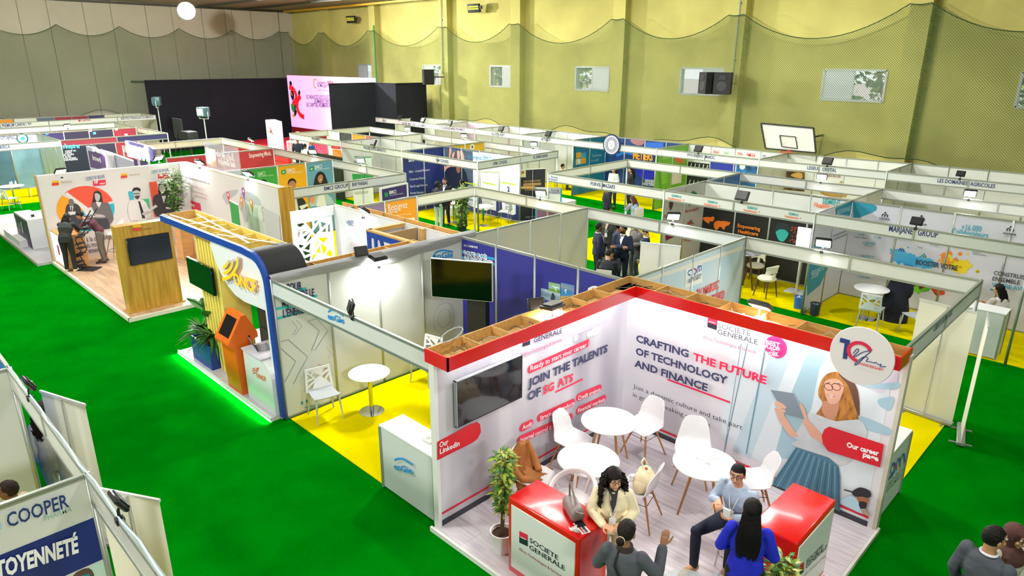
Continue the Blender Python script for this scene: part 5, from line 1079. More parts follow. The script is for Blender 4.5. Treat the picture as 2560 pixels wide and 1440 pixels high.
for i in range(7):
    t = thing('stage_chair', 'white audience chair before the stage, %s from the left' % ('first second third fourth fifth sixth seventh'.split()[i]), 'chair', (-25.3 + .62 * i, 14.2 - .12 * i, 0), R(180), 'white chairs before the stage'); m = MB(); m.box((-.23, -.22, .43), (.23, .22, .47), pinkw); m.build('seat', t); m = MB(); m.box((-.23, .2, .47), (.23, .24, 1.05), pinkw); m.build('backrest', t)
    for x in (-.2, .2):
        for y in (-.2, .2): m = MB(); m.box((x - .02, y - .02, 0), (x + .02, y + .02, .43), pinkw); m.build('leg', t)
# film lights and gear by the curtain
def filmlight(x, y, h, label, rz):
    t = thing('film_light', label, 'lamp', (x, y, 0), rz); m = MB(); m.tube([(0, 0, .5), (0, 0, h)], .03, 'b9c4c8', 8); m.build('pole', t)
    for k in range(3):
        m = MB(); a = k * 2.09; m.tube([(0, 0, .8), (.55 * math.cos(a), .55 * math.sin(a), .02)], .018, '5a6468', 6); m.build('leg', t)
    m = MB(); m.bbox((-.28, -.2, h + .12), (.28, .22, h + .62), mat('film_head', '3f6670', .4, noise=.3, scale=4), .04, 2); m.build('head', t)
    m = MB(); m.box((-.22, -.215, h + .2), (.22, -.2, h + .55), 'd5e4e8'); m.build('lens', t); m = MB(); m.tube([(-.33, 0, h + .4), (-.33, 0, h + .02), (.33, 0, h + .02), (.33, 0, h + .4)], .02, 'd0d8da', 6); m.build('yoke', t)
filmlight(-28.4, 10.6, 2.75, 'film light on a stand in front of the middle of the black curtain', R(20)); filmlight(-33.9, 10.2, 3.1, 'film light on a stand at the left end of the black curtain', R(-30))
t = thing('camera_crane', 'dark camera gear on a trestle at the foot of the black curtain', 'camera', (-31.5, 10.4, 0)); m = MB()
for x in (-.5, .5): m.tube([(x, -.4, 0), (x * .3, 0, 2.2)], .03, '23262c', 6); m.tube([(x, .4, 0), (x * .3, 0, 2.2)], .03, '23262c', 6)
m.build('trestle', t); m = MB(); m.box((-.9, -.03, 1.5), (.4, .03, 2.6), '2b3038'); m.build('monitor', t); m = MB(); m.bbox((.8, -.3, 1.3), (1.8, .3, 2.0), '14161c', .05); m.build('camera_body', t); m = MB(); m.tube([(1.3, 0, 0), (1.3, 0, 1.3)], .04, '23262c', 6); m.build('pedestal', t)
# ================================================================== print on the shell-scheme partitions
def Zm(ox, oy, s): return lambda L: [(ox + x / s, oy + y / s) for x, y in L]
def T_(tf, face, items, Z=None, off=.026):
    for s, a, b, cap, c, bo in items:
        if Z: a, b = Z([a, b])
        text(tf[0] if isinstance(tf, tuple) else tf, face, s, a, b, cap, mat('ink_' + c, c, .5), bo, off=off)
def arc_logo(tf, face, pts, w, a, b, cap, off=.014, s='enGie'):
    p = Print(face, off); p.line(pts, w, '1f8fdc', smooth=4); p.done('printed_logo', tf); text(tf, face, s, a, b, cap, mat('ink_1f8fdc', '1f8fdc', .5), 2.5, off=off)
# energy stand
Ze = Zm(400, 400, 3.2); f = E_side[1]; tf = E_side[0]
p = Print(f, .012); tq = mat('turq', '2fc4c0', .5)
for a, b in (((905, 1100), (960, 1085)), ((1095, 1035), (1165, 1028)), ((1180, 1100), (1255, 1085)), ((918, 1190), (1190, 1150)), ((935, 1268), (1200, 1195))): p.line(Ze([a, b]), .045, tq)
lc = mat('outline_grey', '8a8f98', .5); Zd = Zm(440, 640, 3.2)
for L_, w_, c in (([(920, 515), (960, 560), (965, 575), (930, 630), (950, 630), (1005, 555), (960, 512)], .008, lc), ([(1050, 515), (1145, 600), (1080, 755), (1110, 750), (1212, 595), (1125, 502), (1060, 515)], .011, lc), ([(835, 685), (895, 668), (1050, 805), (935, 1025)], .012, lc), ([(830, 735), (955, 840), (870, 1005)], .012, lc), ([(1200, 730), (1235, 770), (1210, 825)], .008, mat('outline_gold', 'd9b36a', .5)), ([(1225, 712), (1262, 760), (1245, 800)], .008, mat('outline_gold')), ([(1130, 860), (1210, 910), (1180, 960)], .012, mat('outline_rose', 'd98a7a', .5))): p.line(Zd(L_), w_, c)
p.poly(Zd([(995, 1165), (1012, 1160), (1014, 1185), (997, 1188)]), '1c9ab0'); p.poly(Zd([(1035, 1150), (1060, 1143), (1062, 1170), (1037, 1174)]), '1ca88c')
p.done('printed_graphic', tf)
T_(tf, f, [('POUR', (1010, 1050), (1130, 1030), .13, '2a2a66', 2.5), ('METTRE LE', (1030, 1120), (1228, 1085), .13, '2a2a66', 2.5), ('MONDE', (972, 1172), (1110, 1150), .13, '2a2a66', 2.5), ("L'ÉNERGIE", (980, 1257), (1180, 1215), .13, '2a2a66', 2.5)], Ze)
T_(tf, f, [('www.engie.ma', (1020, 1218), (1150, 1190), .05, '1c9ab0', 1)], Zd)
p = Print(f, .012); c_, z_ = f.px(*Ze([(2270, 1265)])[0])
for r in (.16, .27): p.line([(c_ + r * math.cos(R(k)), z_ + r * math.sin(R(k)) * 1.2) for k in range(0, 361, 12)], .006, mat('outline_grey'), False)
p.done('printed_graphic', tf); arc_logo(tf, f, Ze([(2180, 775), (2210, 735), (2270, 722), (2340, 735)]), .035, *Ze([(2180, 795), (2340, 778)]), .12)
arc_logo(E_fas[0], E_fas[1], Ze([(1352, 1215), (1370, 1200), (1410, 1205), (1475, 1245)]), .025, *Ze([(1350, 1268), (1483, 1310)]), .09)
f = E_back[1]; tf = E_back[0]; Zf = Zm(1100, 540, 3.2)
T_(tf, f, [("FACILITER L'ACCÈS", (200, 305), (385, 345), .088, 'ffffff', 2.5), ('AUX ÉNERGIES VERTES', (200, 345), (430, 392), .088, 'ffffff', 2.5), ('EN MAROC', (210, 400), (330, 425), .088, 'ffffff', 2.5), ('DU CARBONE', (200, 240), (310, 258), .04, 'ffffff', 1)], Zf)
p = Print(f, .012); cy = mat('cyan_bar', '35a8ea', .5); p.line(Zf([(178, 283), (440, 345)]), .05, cy); p.line(Zf([(178, 330), (440, 385)]), .05, cy)
pics = [([(872, 525), (965, 545), (965, 620), (872, 595)], 'pic_meadow', '9fc6dc', '7da83c'), ([(970, 530), (1078, 555), (1078, 660), (968, 690)], 'pic_mill', '2f86d0', 'c9a85a'), ([(812, 575), (966, 610), (966, 715), (812, 655)], 'pic_solar', 'b3c9dc', '3f5f86'), ([(780, 678), (880, 700), (840, 740), (800, 740)], 'pic_cloud', '2a55c4', 'dfe9f4')]
for q_, n_, c1, c2 in pics: p.poly(Zf(q_), mat(n_, c1, .4, noise=.4, scale=2.5, col2=c2, stretch=(.5, .5, 2)))
p.poly(Zf([(872, 575), (965, 590), (965, 620), (872, 595)]), '6f9a38'); p.poly(Zf([(968, 640), (1078, 640), (1078, 668), (968, 690)]), 'c8a04a'); p.line(Zf([(935, 600), (925, 570)]), .02, 'f4f4f4'); p.line(Zf([(905, 555), (925, 570), (950, 572)]), .018, 'f4f4f4'); p.line(Zf([(1012, 620), (1010, 585)]), .015, 'f4f4f4'); p.line(Zf([(1000, 600), (1010, 585), (1020, 592)]), .012, 'f4f4f4')
p.poly(Zf([(888, 665), (900, 620), (910, 612), (925, 640), (925, 680)]), '27384c'); p.done('printed_graphic', tf); 
p = Print(f, .014); p.line(Zf([(1190, 590), (1215, 570), (1250, 565), (1290, 580)]), .03, 'f4f6fa', smooth=4); p.done('printed_logo', tf); T_(tf, f, [('enGie', (1190, 605), (1300, 632), .12, 'ffffff', 2.5)], Zf)
# bank stand with sky panel
f = C_side[1]; tf = C_side[0]; p = Print(f, .012); p.poly(Zf([(1962, 420), (2090, 365), (2095, 530), (1955, 575)]), 'd5d8dc')
for pts, c in (([(2012, 428), (1985, 440), (1980, 462), (2000, 475)], '2a5aa8'), ([(2020, 470), (2022, 425), (2040, 425), (2045, 445), (2025, 468)], '2a5aa8'), ([(2052, 455), (2055, 415), (2065, 400), (2070, 445)], '2a5aa8'), ([(2068, 445), (2070, 405), (2085, 400), (2082, 440)], '2a5aa8'), ([(2032, 432), (2040, 425), (2040, 440)], 'd8303c')): p.line(Zf(pts), .03, c, smooth=3)
p.poly(Zf([(1590, 545), (1640, 500), (2400, 240), (2440, 250), (2440, 262), (1640, 530)]), 'cfcfcb'); p.done('printed_graphic', tf)
T_(tf, f, [('DU MAROC', (2045, 655), (2218, 575), .17, 'd84a50', 2.5), ("D'ABORD", (2110, 715), (2262, 655), .17, 'd84a50', 2.5), ('CREDIT DU MAROC', (1970, 538), (2078, 495), .05, '3a4a6c', .5), ('\ufe8f\ufead\ufed0\ufee4\ufedf\ufe8d \ufed1\ufead\ufebb\ufee3', (1975, 512), (2082, 470), .07, '3a4a6c', 1)], Zf, .03)
# portrait posters
f = BM_back[1]; tf = BM_back[0]; Zr = Zm(380, 320, 4.8); Zg = Zm(400, 400, 3.2); p = Print(f, .012)
for x, y in ((1550, 508), (1887, 470), (1195, 555)): p.poly(Zr([(x, y), (x + 52, y - 8), (x + 54, y + 42), (x + 2, y + 50)]), '12905c'); p.poly(Zr([(x + 12, y + 20), (x + 30, y + 12), (x + 42, y + 22), (x + 20, y + 34)]), 'dfeee4')
hb = mat('bm_hair', '1f1a1c', .5); bs = mat('bm_skin', 'b77f5c', .5)
p.poly(Zr([(1300, 640), (1310, 622), (1350, 615), (1380, 640), (1375, 655)]), hb, smooth=2)
p.poly(Zg([(1005, 320), (1030, 300), (1130, 290), (1160, 330), (1180, 380), (1160, 440), (1010, 480)]), mat('bm_suit', '222838', .5)); p.poly(Zg([(1050, 300), (1090, 300), (1110, 420), (1080, 475), (1050, 470), (1040, 380)]), 'd7dbe4')
p.poly(Zg([(1025, 200), (1040, 160), (1065, 148), (1085, 165), (1085, 200), (1075, 240), (1040, 240)]), bs, smooth=3); p.poly(Zg([(1020, 200), (1028, 160), (1060, 146), (1086, 165), (1085, 190), (1072, 168), (1040, 172)]), hb, smooth=3)
p.poly(Zg([(1110, 370), (1170, 350), (1190, 360), (1130, 400)]), 'e4e8ec'); p.poly(Zg([(1090, 440), (1160, 420), (1160, 600), (1110, 640), (1080, 520)]), mat('bm_suit'))
p.poly(Zg([(1230, 180), (1245, 120), (1275, 92), (1310, 105), (1330, 150), (1335, 200), (1235, 205)]), hb, smooth=3); p.poly(Zg([(1200, 310), (1240, 280), (1330, 270), (1370, 300), (1395, 350), (1190, 375)]), 'b9d0e2'); p.poly(Zg([(1260, 280), (1310, 275), (1330, 370), (1250, 372)]), 'f0f2f4')
p.poly(Zg([(1262, 135), (1285, 115), (1300, 130), (1298, 165), (1280, 185), (1262, 165)]), bs, smooth=3); p.line(Zg([(1272, 158), (1290, 155)]), .02, 'f6f0ec'); p.poly(Zg([(1195, 300), (1240, 290), (1230, 345), (1205, 345)]), 'e79a78')
p.poly(Zg([(1018, 480), (1110, 460), (1110, 540), (1020, 560)]), '1f8a4c'); p.poly(Zg([(1020, 560), (1110, 540), (1110, 640), (1030, 660)]), 'e8cf2c'); p.done('printed_graphic', tf)
T_(tf, f, [('BMCI', (1015, 100), (1075, 92), .13, 'f2efe8', 1.5), ('GROUPE BNP PARIBAS', (1015, 112), (1138, 97), .04, 'f2efe8', .5), ('BMCI', (1235, 72), (1292, 64), .13, 'e6eef4', 1.5), ('GROUPE BNP PARIBAS', (1235, 84), (1352, 68), .04, 'e6eef4', .5), ('BMCI', (782, 130), (842, 120), .13, 'b9e6bc', 1.5), ('GROUPE BNP PARIBAS', (782, 140), (905, 124), .04, 'b9e6bc', .5), ('stronger', (1025, 560), (1105, 530), .2, 'f6f6f0', 1)], Zg)
T_(RM[0], RM[1], [('Empowering Minds.', (1165, 357), (1430, 325), .17, 'e8c8c8', 2)], Zr)
t = BM_back[0]
f = D_low[1]; T_(D_low[0], f, [('Rejoignez', (1820, 405), (1975, 380), .17, 'f6f0e6', 0), ('nous', (1820, 430), (1895, 418), .15, 'f6f0e6', 0), ('le mouvement du monde', (1825, 455), (2005, 435), .05, 'f0d8a8', .3)], Zg)
p = Print(f, .012); p.poly(Zg([(1965, 468), (2035, 460), (2036, 478), (1967, 482)]), 'f0f2f2'); p.done('printed_graphic', D_low[0])
t = thing('header_sign', 'dark purple bank sign on a white frame behind the orange invitation panel', 'sign', (-6.6, 5.2, 0)); c1 = at(951, 477, 2.2); c2 = at(1017, 463, 2.2)
m = MB(); m.bar((c1.x, c1.y, 2.05), (c2.x, c2.y, 2.05), .03, .36, '37286a'); m.build('sign_board', t, True); m = MB()
for c in (c1, c2): m.box((c.x - .03, c.y - .03, 0), (c.x + .03, c.y + .03, 2.27), 'dcdedc')
m.build('frame_post', t, True); m = MB(); m.bar((c1.x, c1.y, 2.26), (c2.x, c2.y, 2.26), .05, .05, 'dcdedc'); m.build('frame_rail', t, True)
f = Face(c1, c2 - c1); p = Print(f, .02); Zk = Zm(900, 420, 5.12); p.poly(Zk([(305, 318), (350, 312), (355, 365), (310, 372)]), '1f8a5c'); p.done('printed_logo', t); T_(t, f, [('BMCI', (368, 335), (455, 320), .1, 'e8e6f0', 1.5), ('GROUPE BNP PARIBAS', (372, 358), (550, 330), .035, 'c8c4dc', .5)], Zk, .02)
# services stand with hands photo
f = SSide[1]; Zq = Zm(900, 280, 4.235); T_(SSide[0], f, [('sfm', (510, 528), (570, 520), .2, 'e8ecf4', 2), ('M&A - Conseil Financier', (515, 645), (735, 620), .09, 'd8dcec', .8), ('Corporate Finance', (520, 725), (690, 705), .09, 'd8dcec', .8), ('Tax & Legal Services', (522, 800), (710, 778), .09, 'd8dcec', .8), ('Formis Business', (530, 870), (668, 858), .09, 'd8dcec', .8)], Zq)
f = SBack[1]; p = Print(f, .012); ph = mat('ph_bg', '52647c', .5, noise=.4, scale=3)
p.poly([(.05, .08), (1.75, .08), (1.75, 2.42), (.05, 2.42)], ph, False)
for L_ in ([(950, 375), (965, 372), (970, 430), (945, 500)], [(975, 455), (1000, 420), (1005, 440), (985, 500)], [(1030, 420), (1045, 405), (1060, 430), (1055, 500), (1035, 500)], [(1065, 420), (1080, 405), (1100, 450), (1105, 510), (1080, 505)], [(800, 690), (830, 610), (960, 560), (1010, 580), (880, 640), (830, 720)], [(790, 545), (830, 545), (850, 600), (790, 610)]): p.poly(Zq(L_), 'e2a890', smooth=2)
p.poly(Zq([(780, 600), (840, 620), (820, 760), (780, 740)]), 'a9c0de'); p.poly(Zq([(900, 640), (960, 580), (1100, 600), (1140, 700), (1130, 800), (900, 800)]), '16203a', smooth=2); p.poly(Zq([(1020, 590), (1050, 580), (1065, 620), (1040, 650)]), '9a6a50', smooth=2)
p.poly([(1.75, .75), (4.3, .75), (4.3, 2.42), (1.75, 2.42)], mat('sfm_white'), False); p.poly([(1.75, .08), (4.3, .08), (4.3, .75), (1.75, .75)], mat('sfm_navy'), False)
for a, b in (((1110, 745), (1245, 772)), ((1303, 745), (1440, 772)), ((1505, 745), (1650, 770))): p.line(Zq([a, b]), .045, 'c3d81c')
for L_ in ([(1145, 880), (1245, 900), (1245, 985), (1205, 1005), (1145, 985)], [(1300, 900), (1445, 930), (1445, 1045), (1300, 1010)], [(1505, 930), (1650, 950), (1655, 1080), (1620, 1090), (1510, 1060)]): p.poly(Zq(L_), 'dfe2ee')
p.done('printed_graphic', SBack[0])
T_(SBack[0], f, [('Rejoignez SFM Conseil', (1165, 490), (1480, 530), .17, '3aa0c8', 0), ('et votre carrière !', (1290, 640), (1500, 645), .1, 'd8dc9a', .5), ('2', (1565, 840), (1590, 842), .18, '1d3a6c', 2), ('conseil et', (1155, 925), (1232, 945), .06, '2a4a86', .5), ('un 45% dit', (1345, 965), (1415, 985), .06, '2a4a86', .8), ('Excellence', (1543, 975), (1612, 985), .06, '2a4a86', .8), ('Expertise', (1546, 1005), (1608, 1015), .06, '2a4a86', .8), ('Proximité', (1546, 1030), (1610, 1045), .06, '2a4a86', .8)], Zq, .03)
f = YSide[1]; p = Print(f, .012); c_, z_ = f.px(*Zq([(1187, 370)])[0]); p.poly(circ(c_, z_, .13), 'e9e4cc', False); p.poly(circ(c_, z_, .05), '3a3a30', False); p.done('printed_logo', YSide[0])
# leaflets and notes, walden stand
f = WM[1]
# teal / health stand
f = S1_back[1]; Z5 = Zm(1340, 320, 4.235); p = Print(f, .012)
p.poly([(0, 2.05), (4.1, 2.05), (4.1, 2.44), (0, 2.44)], WHITE, False); om = mat('map_orange', 'e8741c', .5)
for L_ in ([(1765, 955), (1800, 940), (1850, 945), (1880, 935), (1890, 965), (1870, 990), (1840, 985), (1835, 1010), (1810, 1000), (1790, 985)], [(1845, 955), (1890, 940), (1880, 980)], [(1890, 1000), (1920, 980), (1960, 985), (2000, 985), (2060, 1000), (2040, 1030), (2010, 1040), (1990, 1080), (1970, 1050), (1940, 1050), (1930, 1070), (1905, 1080), (1885, 1040)]): p.poly(Z5(L_), om, smooth=2)
tg = mat('teal_face', '2fa89c', .5); Z6 = Zm(1860, 340, 3.6)
p.poly(Z6([(285, 850), (320, 830), (370, 835), (400, 860), (395, 900), (365, 940), (345, 950), (310, 930)]), tg, smooth=3); p.poly(Z6([(290, 800), (340, 780), (400, 800), (410, 860), (400, 870), (370, 845), (320, 840), (285, 860)]), '12282c', smooth=3)
rr = random.Random(3)
for _ in range(40): a_, z_ = f.px(*Z6([(415 + 70 * rr.random(), 815 + 150 * rr.random())])[0]); p.poly(circ(a_, z_, .015, n=5), 'c8501c', False)
p.done('printed_graphic', S1_back[0])
T_(S1_back[0], f, [('Empowering', (2145, 1045), (2385, 1085), .105, 'e8801c', 2.2), ('Healthcare', (2150, 1105), (2362, 1138), .105, 'e8801c', 2.2), ], Z5, .07)
T_(S1_back[0], f, [('SIEMENS', (707, 605), (868, 625), .13, '1a9a9a', 1.5), ('Healthineers', (633, 635), (860, 668), .13, 'ec7038', 1.5)], Z6, .04)
f = S1_side[1]; p = Print(f, .012)
for dx, dy in ((-18, -8), (-8, -22), (4, -26), (16, -18), (22, -4)): p.line(Z5([(1665, 705), (1662 + dx * 1.2, 690 + dy)]), .04, '1d7a3c')
p.poly(Z5([(1645, 690), (1690, 680), (1700, 712), (1655, 722)]), '1d7a3c', smooth=2); p.poly(Z5([(1405, 790), (1435, 780), (1450, 800), (1430, 860), (1410, 865)]), '5a3a34', smooth=2); p.poly(Z5([(1610, 790), (1640, 780), (1630, 825), (1612, 825)]), '2a8a4c')
p.poly(Z5([(1365, 1110), (1460, 1115), (1460, 1150), (1370, 1195)]), '8a2444'); p.poly(Z5([(1595, 1015), (1640, 965), (1670, 1020)]), '7a7a78'); p.poly(Z5([(1595, 1000), (1625, 990), (1630, 1020), (1600, 1020)]), 'd04a30')
p.done('printed_graphic', S1_side[0]); T_(S1_side[0], f, [('We win together', (1568, 902), (1720, 862), .1, 'c04a40', 1.2), ('Patients first', (1350, 955), (1488, 922), .1, 'c04a40', 1.2), ('We step boldly', (1555, 1205), (1685, 1180), .1, 'c04a40', 1)], Z5)
# retail group stand
f = M_back[1]; p = Print(f, .012); tl = mat('teal_mj', '2a98b4', .5); dk = mat('logo_dark', '2c3c44', .5)
p.poly(Z6([(985, 580), (1160, 610), (1198, 635), (1195, 665), (1160, 685), (1040, 735), (985, 735)]), tl); Z7 = Zm(1800, 540, 3.349)
p.poly(Z7([(1000, 645), (1190, 685), (1190, 705), (1000, 670)]), tl)
bs1 = mat('splash_blue', '2aa0e0', .5, noise=.3, scale=2, col2='56b8e8'); og = mat('splash_orange', 'f28a1a', .5, noise=.3, scale=3, col2='f4b41c'); ye = mat('splash_yellow', 'f0d418', .5); gn = mat('splash_green', '4cb838', .5, noise=.4, scale=2, col2='8ad01e')
def blob(L_, c, seed, Z, rad=.05):
    P2 = [f.px(*q) for q in Z(L_)]; P3 = smooth_poly(P2, 4); rr = random.Random(seed); P4 = [(a + rr.uniform(-rad, rad), z + rr.uniform(-rad, rad)) for a, z in P3]; p.poly(P4, c, False)
    for _ in range(8): q = rr.choice(P3); p.poly(circ(q[0] + rr.uniform(-.2, .2), q[1] + rr.uniform(-.15, .15), .02 + .03 * rr.random(), n=9), c, False, keep=True)
blob([(1430, 320), (1460, 270), (1520, 280), (1570, 300), (1640, 320), (1700, 350), (1780, 370), (1790, 430), (1700, 440), (1600, 400), (1500, 400), (1440, 370)], bs1, 1, Z7); blob([(1840, 340), (1870, 300), (1930, 310), (1960, 380), (1930, 430), (1850, 410)], og, 2, Z7); blob([(1930, 350), (1990, 360), (2060, 370), (2100, 390), (2090, 450), (2000, 470), (1930, 440)], ye, 3, Z7)
blob([(1450, 520), (1560, 510), (1700, 540), (1760, 570), (1740, 620), (1600, 640), (1520, 620)], gn, 4, Z7); blob([(1780, 600), (1850, 590), (1890, 620), (1850, 650), (1790, 650)], mat('splash_red', 'd8502c', .5), 5, Z7)
def mlogo(x, y, s, c, Z, c2=None):
    a_, z_ = f.px(*Z([(x, y)])[0]); k = abs(f.px(*Z([(x + s, y)])[0])[0] - a_)
    p.poly(circ(a_, z_ + k * .75, k * .3, n=14), c2 or c, False); p.line([(a_ - k * .75, z_ - k * .6), (a_ - k * .75, z_ + .1 * k), (a_ - k * .45, z_ + k * .35), (a_, z_ - .1 * k), (a_ + k * .45, z_ + k * .35), (a_ + k * .75, z_ + .1 * k), (a_ + k * .75, z_ - k * .6)], k * .33, c, False)
    p.line([(a_, z_ - .1 * k), (a_, z_ - k * .6)], k * .3, c, False)
mlogo(1270, 712, 32, dk, Z6); mlogo(1595, 745, 38, dk, Z6); mlogo(2398, 840, 38, dk, Z6); mlogo(1522, 282, 28, '2a4ab8', Z7, 'e8d81c'); mlogo(1707, 335, 26, '2a9a88', Z7); mlogo(1975, 365, 24, 'e8602c', Z7)
p.line(Z7([(2265, 612), (2360, 630)]), .04, tl); p.done('printed_graphic', M_back[0])
Z6t = [('marjane', (1220, 745), (1310, 755), .06, '2c3c44', 1.5), ('marjane', (1545, 795), (1645, 805), .06, '2c3c44', 1.5), ('marjane', (2332, 880), (2448, 895), .06, '2c3c44', 1.5), ('GROUP', (1222, 762), (1305, 770), .04, '9aa4a8', 0), ('GROUP', (2345, 905), (2430, 915), .04, '9aa4a8', 0), ('+16 000', (1955, 843), (2135, 862), .14, '2aa4bc', 1), ('Collaborateurs', (1870, 880), (2195, 920), .14, '2aa4bc', 1), ('+170', (1030, 897), (1085, 900), .06, '2aa4bc', 1), ('+190', (1175, 920), (1235, 925), .06, '2aa4bc', 1), ('+200 000', (1072, 972), (1185, 980), .07, '2aa4bc', 1), ('+180 000 m²', (1045, 1085), (1175, 1098), .06, '2aa4bc', 1), ('magasins au Maroc', (995, 908), (1115, 925), .03, '3c4c54', .5), ('Clients par jour', (1085, 985), (1165, 995), .03, '3c4c54', .5)]
T_(M_back[0], f, Z6t, Z6, .03)
T_(M_back[0], f, [('BOOSTER VOTRE', (1640, 400), (1990, 455), .12, '3a3a3c', 2), ('MARJANE', (1490, 560), (1895, 615), .17, '4a2a30', 2.5), ('CONSTRUISONS', (2292, 488), (2660, 545), .095, '3a3a44', 1.5), ('ENSEMBLE', (2282, 535), (2512, 572), .095, '3a3a44', 1.5), ('VOTRE AVENIR', (2275, 585), (2640, 640), .095, '2aa4bc', 1.5), ('+1 200', (1090, 455), (1165, 462), .06, '2aa4bc', 1), ('+430 000', (1222, 478), (1325, 490), .06, '2aa4bc', 1), ('+120 000', (1155, 512), (1255, 525), .06, '2aa4bc', 1), ('Digital', (1490, 188), (1528, 192), .035, '3c4c54', .5), ('Business Intelligence', (1760, 238), (1835, 252), .035, '3c4c54', .5), ('Systèmes', (2115, 300), (2180, 312), .035, '3c4c54', .5), ("d'information", (2118, 318), (2230, 334), .035, '3c4c54', .5), ('Retail', (1660, 262), (1700, 268), .03, '3c4c54', .5)], Z7, .045)
f = M_side[1]; p = Print(f, .012); p.poly(Z6([(590, 1120), (740, 1130), (770, 1150), (680, 1340), (585, 1420), (565, 1440), (565, 1300)]), tl); p.poly(Z6([(625, 985), (650, 940), (690, 935), (725, 1010), (625, 1000)]), tl, smooth=1); p.poly(Z6([(825, 640), (970, 590), (970, 720), (820, 700)]), tl); p.done('printed_graphic', M_side[0])
T_(M_side[0], f, [('NOS BONNES', (828, 705), (945, 668), .12, 'bfe4ee', 1.5), ('REJOIGNEZ LE', (595, 1250), (705, 1200), .1, 'ccecf2', 1.5), ('LEADER', (595, 1285), (660, 1255), .1, 'ccecf2', 1.5), ('POSTULEZ & REJOIGNEZ', (790, 910), (915, 858), .05, '3c4c54', .6), ('VOTRE AVENIR', (795, 940), (915, 890), .05, '3c4c54', .6)], Z6)
# lion stand, green stand
f = L_back[1]; p = Print(f, .012); p.poly(Z5([(1010, 120), (1140, 125), (1140, 170), (1100, 185), (1060, 180), (1010, 150)]), mat('lion_face', '9a6a70', .5), smooth=2); p.line(Z5([(850, 290), (960, 260), (1080, 300)]), .12, '1a70c8', smooth=3); p.line(Z5([(1160, 190), (1350, 190)]), .3, '1c5cc0'); p.poly(Z5([(1060, 420), (1100, 400), (1250, 410), (1260, 500), (1180, 560), (1080, 500)]), '1a2ad0', smooth=3); p.done('printed_graphic', L_back[0])
T_(L_back[0], f, [('MÉTIERS', (1030, 325), (1240, 345), .32, 'f0a02c', 3), ('REJOIGNEZ', (1160, 560), (1255, 568), .08, 'd8e4f4', 1.5), ("L'EXCELLENCE", (1155, 580), (1262, 590), .1, 'd8e4f4', 1.5), ('FORGEZ L\'AVENIR', (1135, 602), (1255, 615), .1, 'd8e4f4', 1.5)], Z5, .03)
f = L_side[1]; p = Print(f, .012)
for x, y, c in ((480, 205, '3a7ac0'), (422, 262, 'e8a82c'), (476, 262, '4aa8d8'), (418, 330, 'e8e8e4'), (474, 320, 'e8a82c')): p.poly(Z5([(x, y), (x + 52, y - 6), (x + 52, y + 50), (x, y + 62)]), c)
p.done('printed_graphic', L_side[0]); T_(L_side[0], f, [('Transformer', (585, 310), (690, 295), .12, '9fd0f0', .8), ('le monde', (580, 360), (660, 345), .12, '9fd0f0', .8)], Z5)
f = V_back[1]; p = Print(f, .012); p.poly([(0.05, .08), (1.05, .08), (1.05, 1.75), (.05, 1.75)], '1c2420', False)
for i in range(10): a0 = .12 + .19 * (i % 5); z0 = .5 + .7 * (i // 5); p.line([(a0, z0), (a0 + .1, z0 + .5)], .035, 'd8e0d8', False)
p.poly([(1.1, .1), (2.2, .1), (2.2, 2.0), (1.1, 2.0)], '2a3aa8', False); p.poly([(2.25, .4), (3.3, .4), (3.3, 1.85), (2.25, 1.85)], mat('plant_photo', '2a7ac0', .5, noise=.5, scale=3, col2='123a60'), False); p.poly(circ(2.5, 1.8, .12), 'e4e8ea', False); p.done('printed_graphic', V_back[0])
T_(V_back[0], f, [('VIVO', (1690, 218), (1768, 222), .13, '7ac08c', 1), ('Diesel', (1880, 262), (1940, 268), .12, 'd86060', 1), ('Super', (1990, 270), (2048, 276), .12, '6ac08a', 1), ('SHELL', (2135, 282), (2195, 288), .1, 'd84040', 1), ('RIMULA', (2235, 296), (2322, 304), .12, 'd84040', 1.5), ('HELIX', (2400, 306), (2440, 312), .1, '4a5a9a', 1)], Z5, .03)
f = V_side[1]; T_(V_side[0], f, [('SAISON', (1330, 335), (1405, 322), .16, 'c8e890', .5)], Z5); p = Print(f, .012)
for k in range(7): p.line(Z5([(1330, 450 + 22 * k), (1385, 440 + 22 * k)]), .03, 'a8d858')
p.poly(Z5([(1455, 320), (1555, 300), (1555, 380), (1500, 370)]), 'd86a3c'); p.poly(Z5([(1440, 420), (1540, 400), (1535, 580), (1430, 600)]), 'd9d2c4'); p.done('printed_graphic', V_side[0])
f = T_back[1]; p = Print(f, .012); p.poly([(.05, .1), (4.0, .1), (4.0, 2.4), (.05, 2.4)], mat('lavender_print', 'bdb4cc', .5, noise=.2, scale=1, col2='c49aa8'), False); p.done('printed_graphic', T_back[0])
f = CR_back[1]; p = Print(f, .012); p.poly(Z6([(345, 310), (550, 325), (545, 500), (325, 480)]), mat('oil_poster', '2f2a2c', .5, noise=.5, scale=3, col2='8a6a34')); p.poly(Z6([(420, 355), (470, 330), (520, 335), (525, 380), (480, 378)]), 'd8a85a', smooth=2); p.poly(Z6([(680, 500), (720, 490), (900, 510), (920, 550), (740, 540)]), 'b08a50', smooth=2); p.poly(Z6([(855, 420), (880, 400), (905, 425)]), '9a8a4a'); p.done('printed_graphic', CR_back[0]); T_(CR_back[0], f, [('AGRO NATURE', (740, 365), (870, 375), .1, '8a4a3c', 1)], Z6, .02)
T_(T_back[0], T_back[1], [('Notre', (800, 243), (890, 245), .3, '6a8ac0', 2)], Zq, .03)
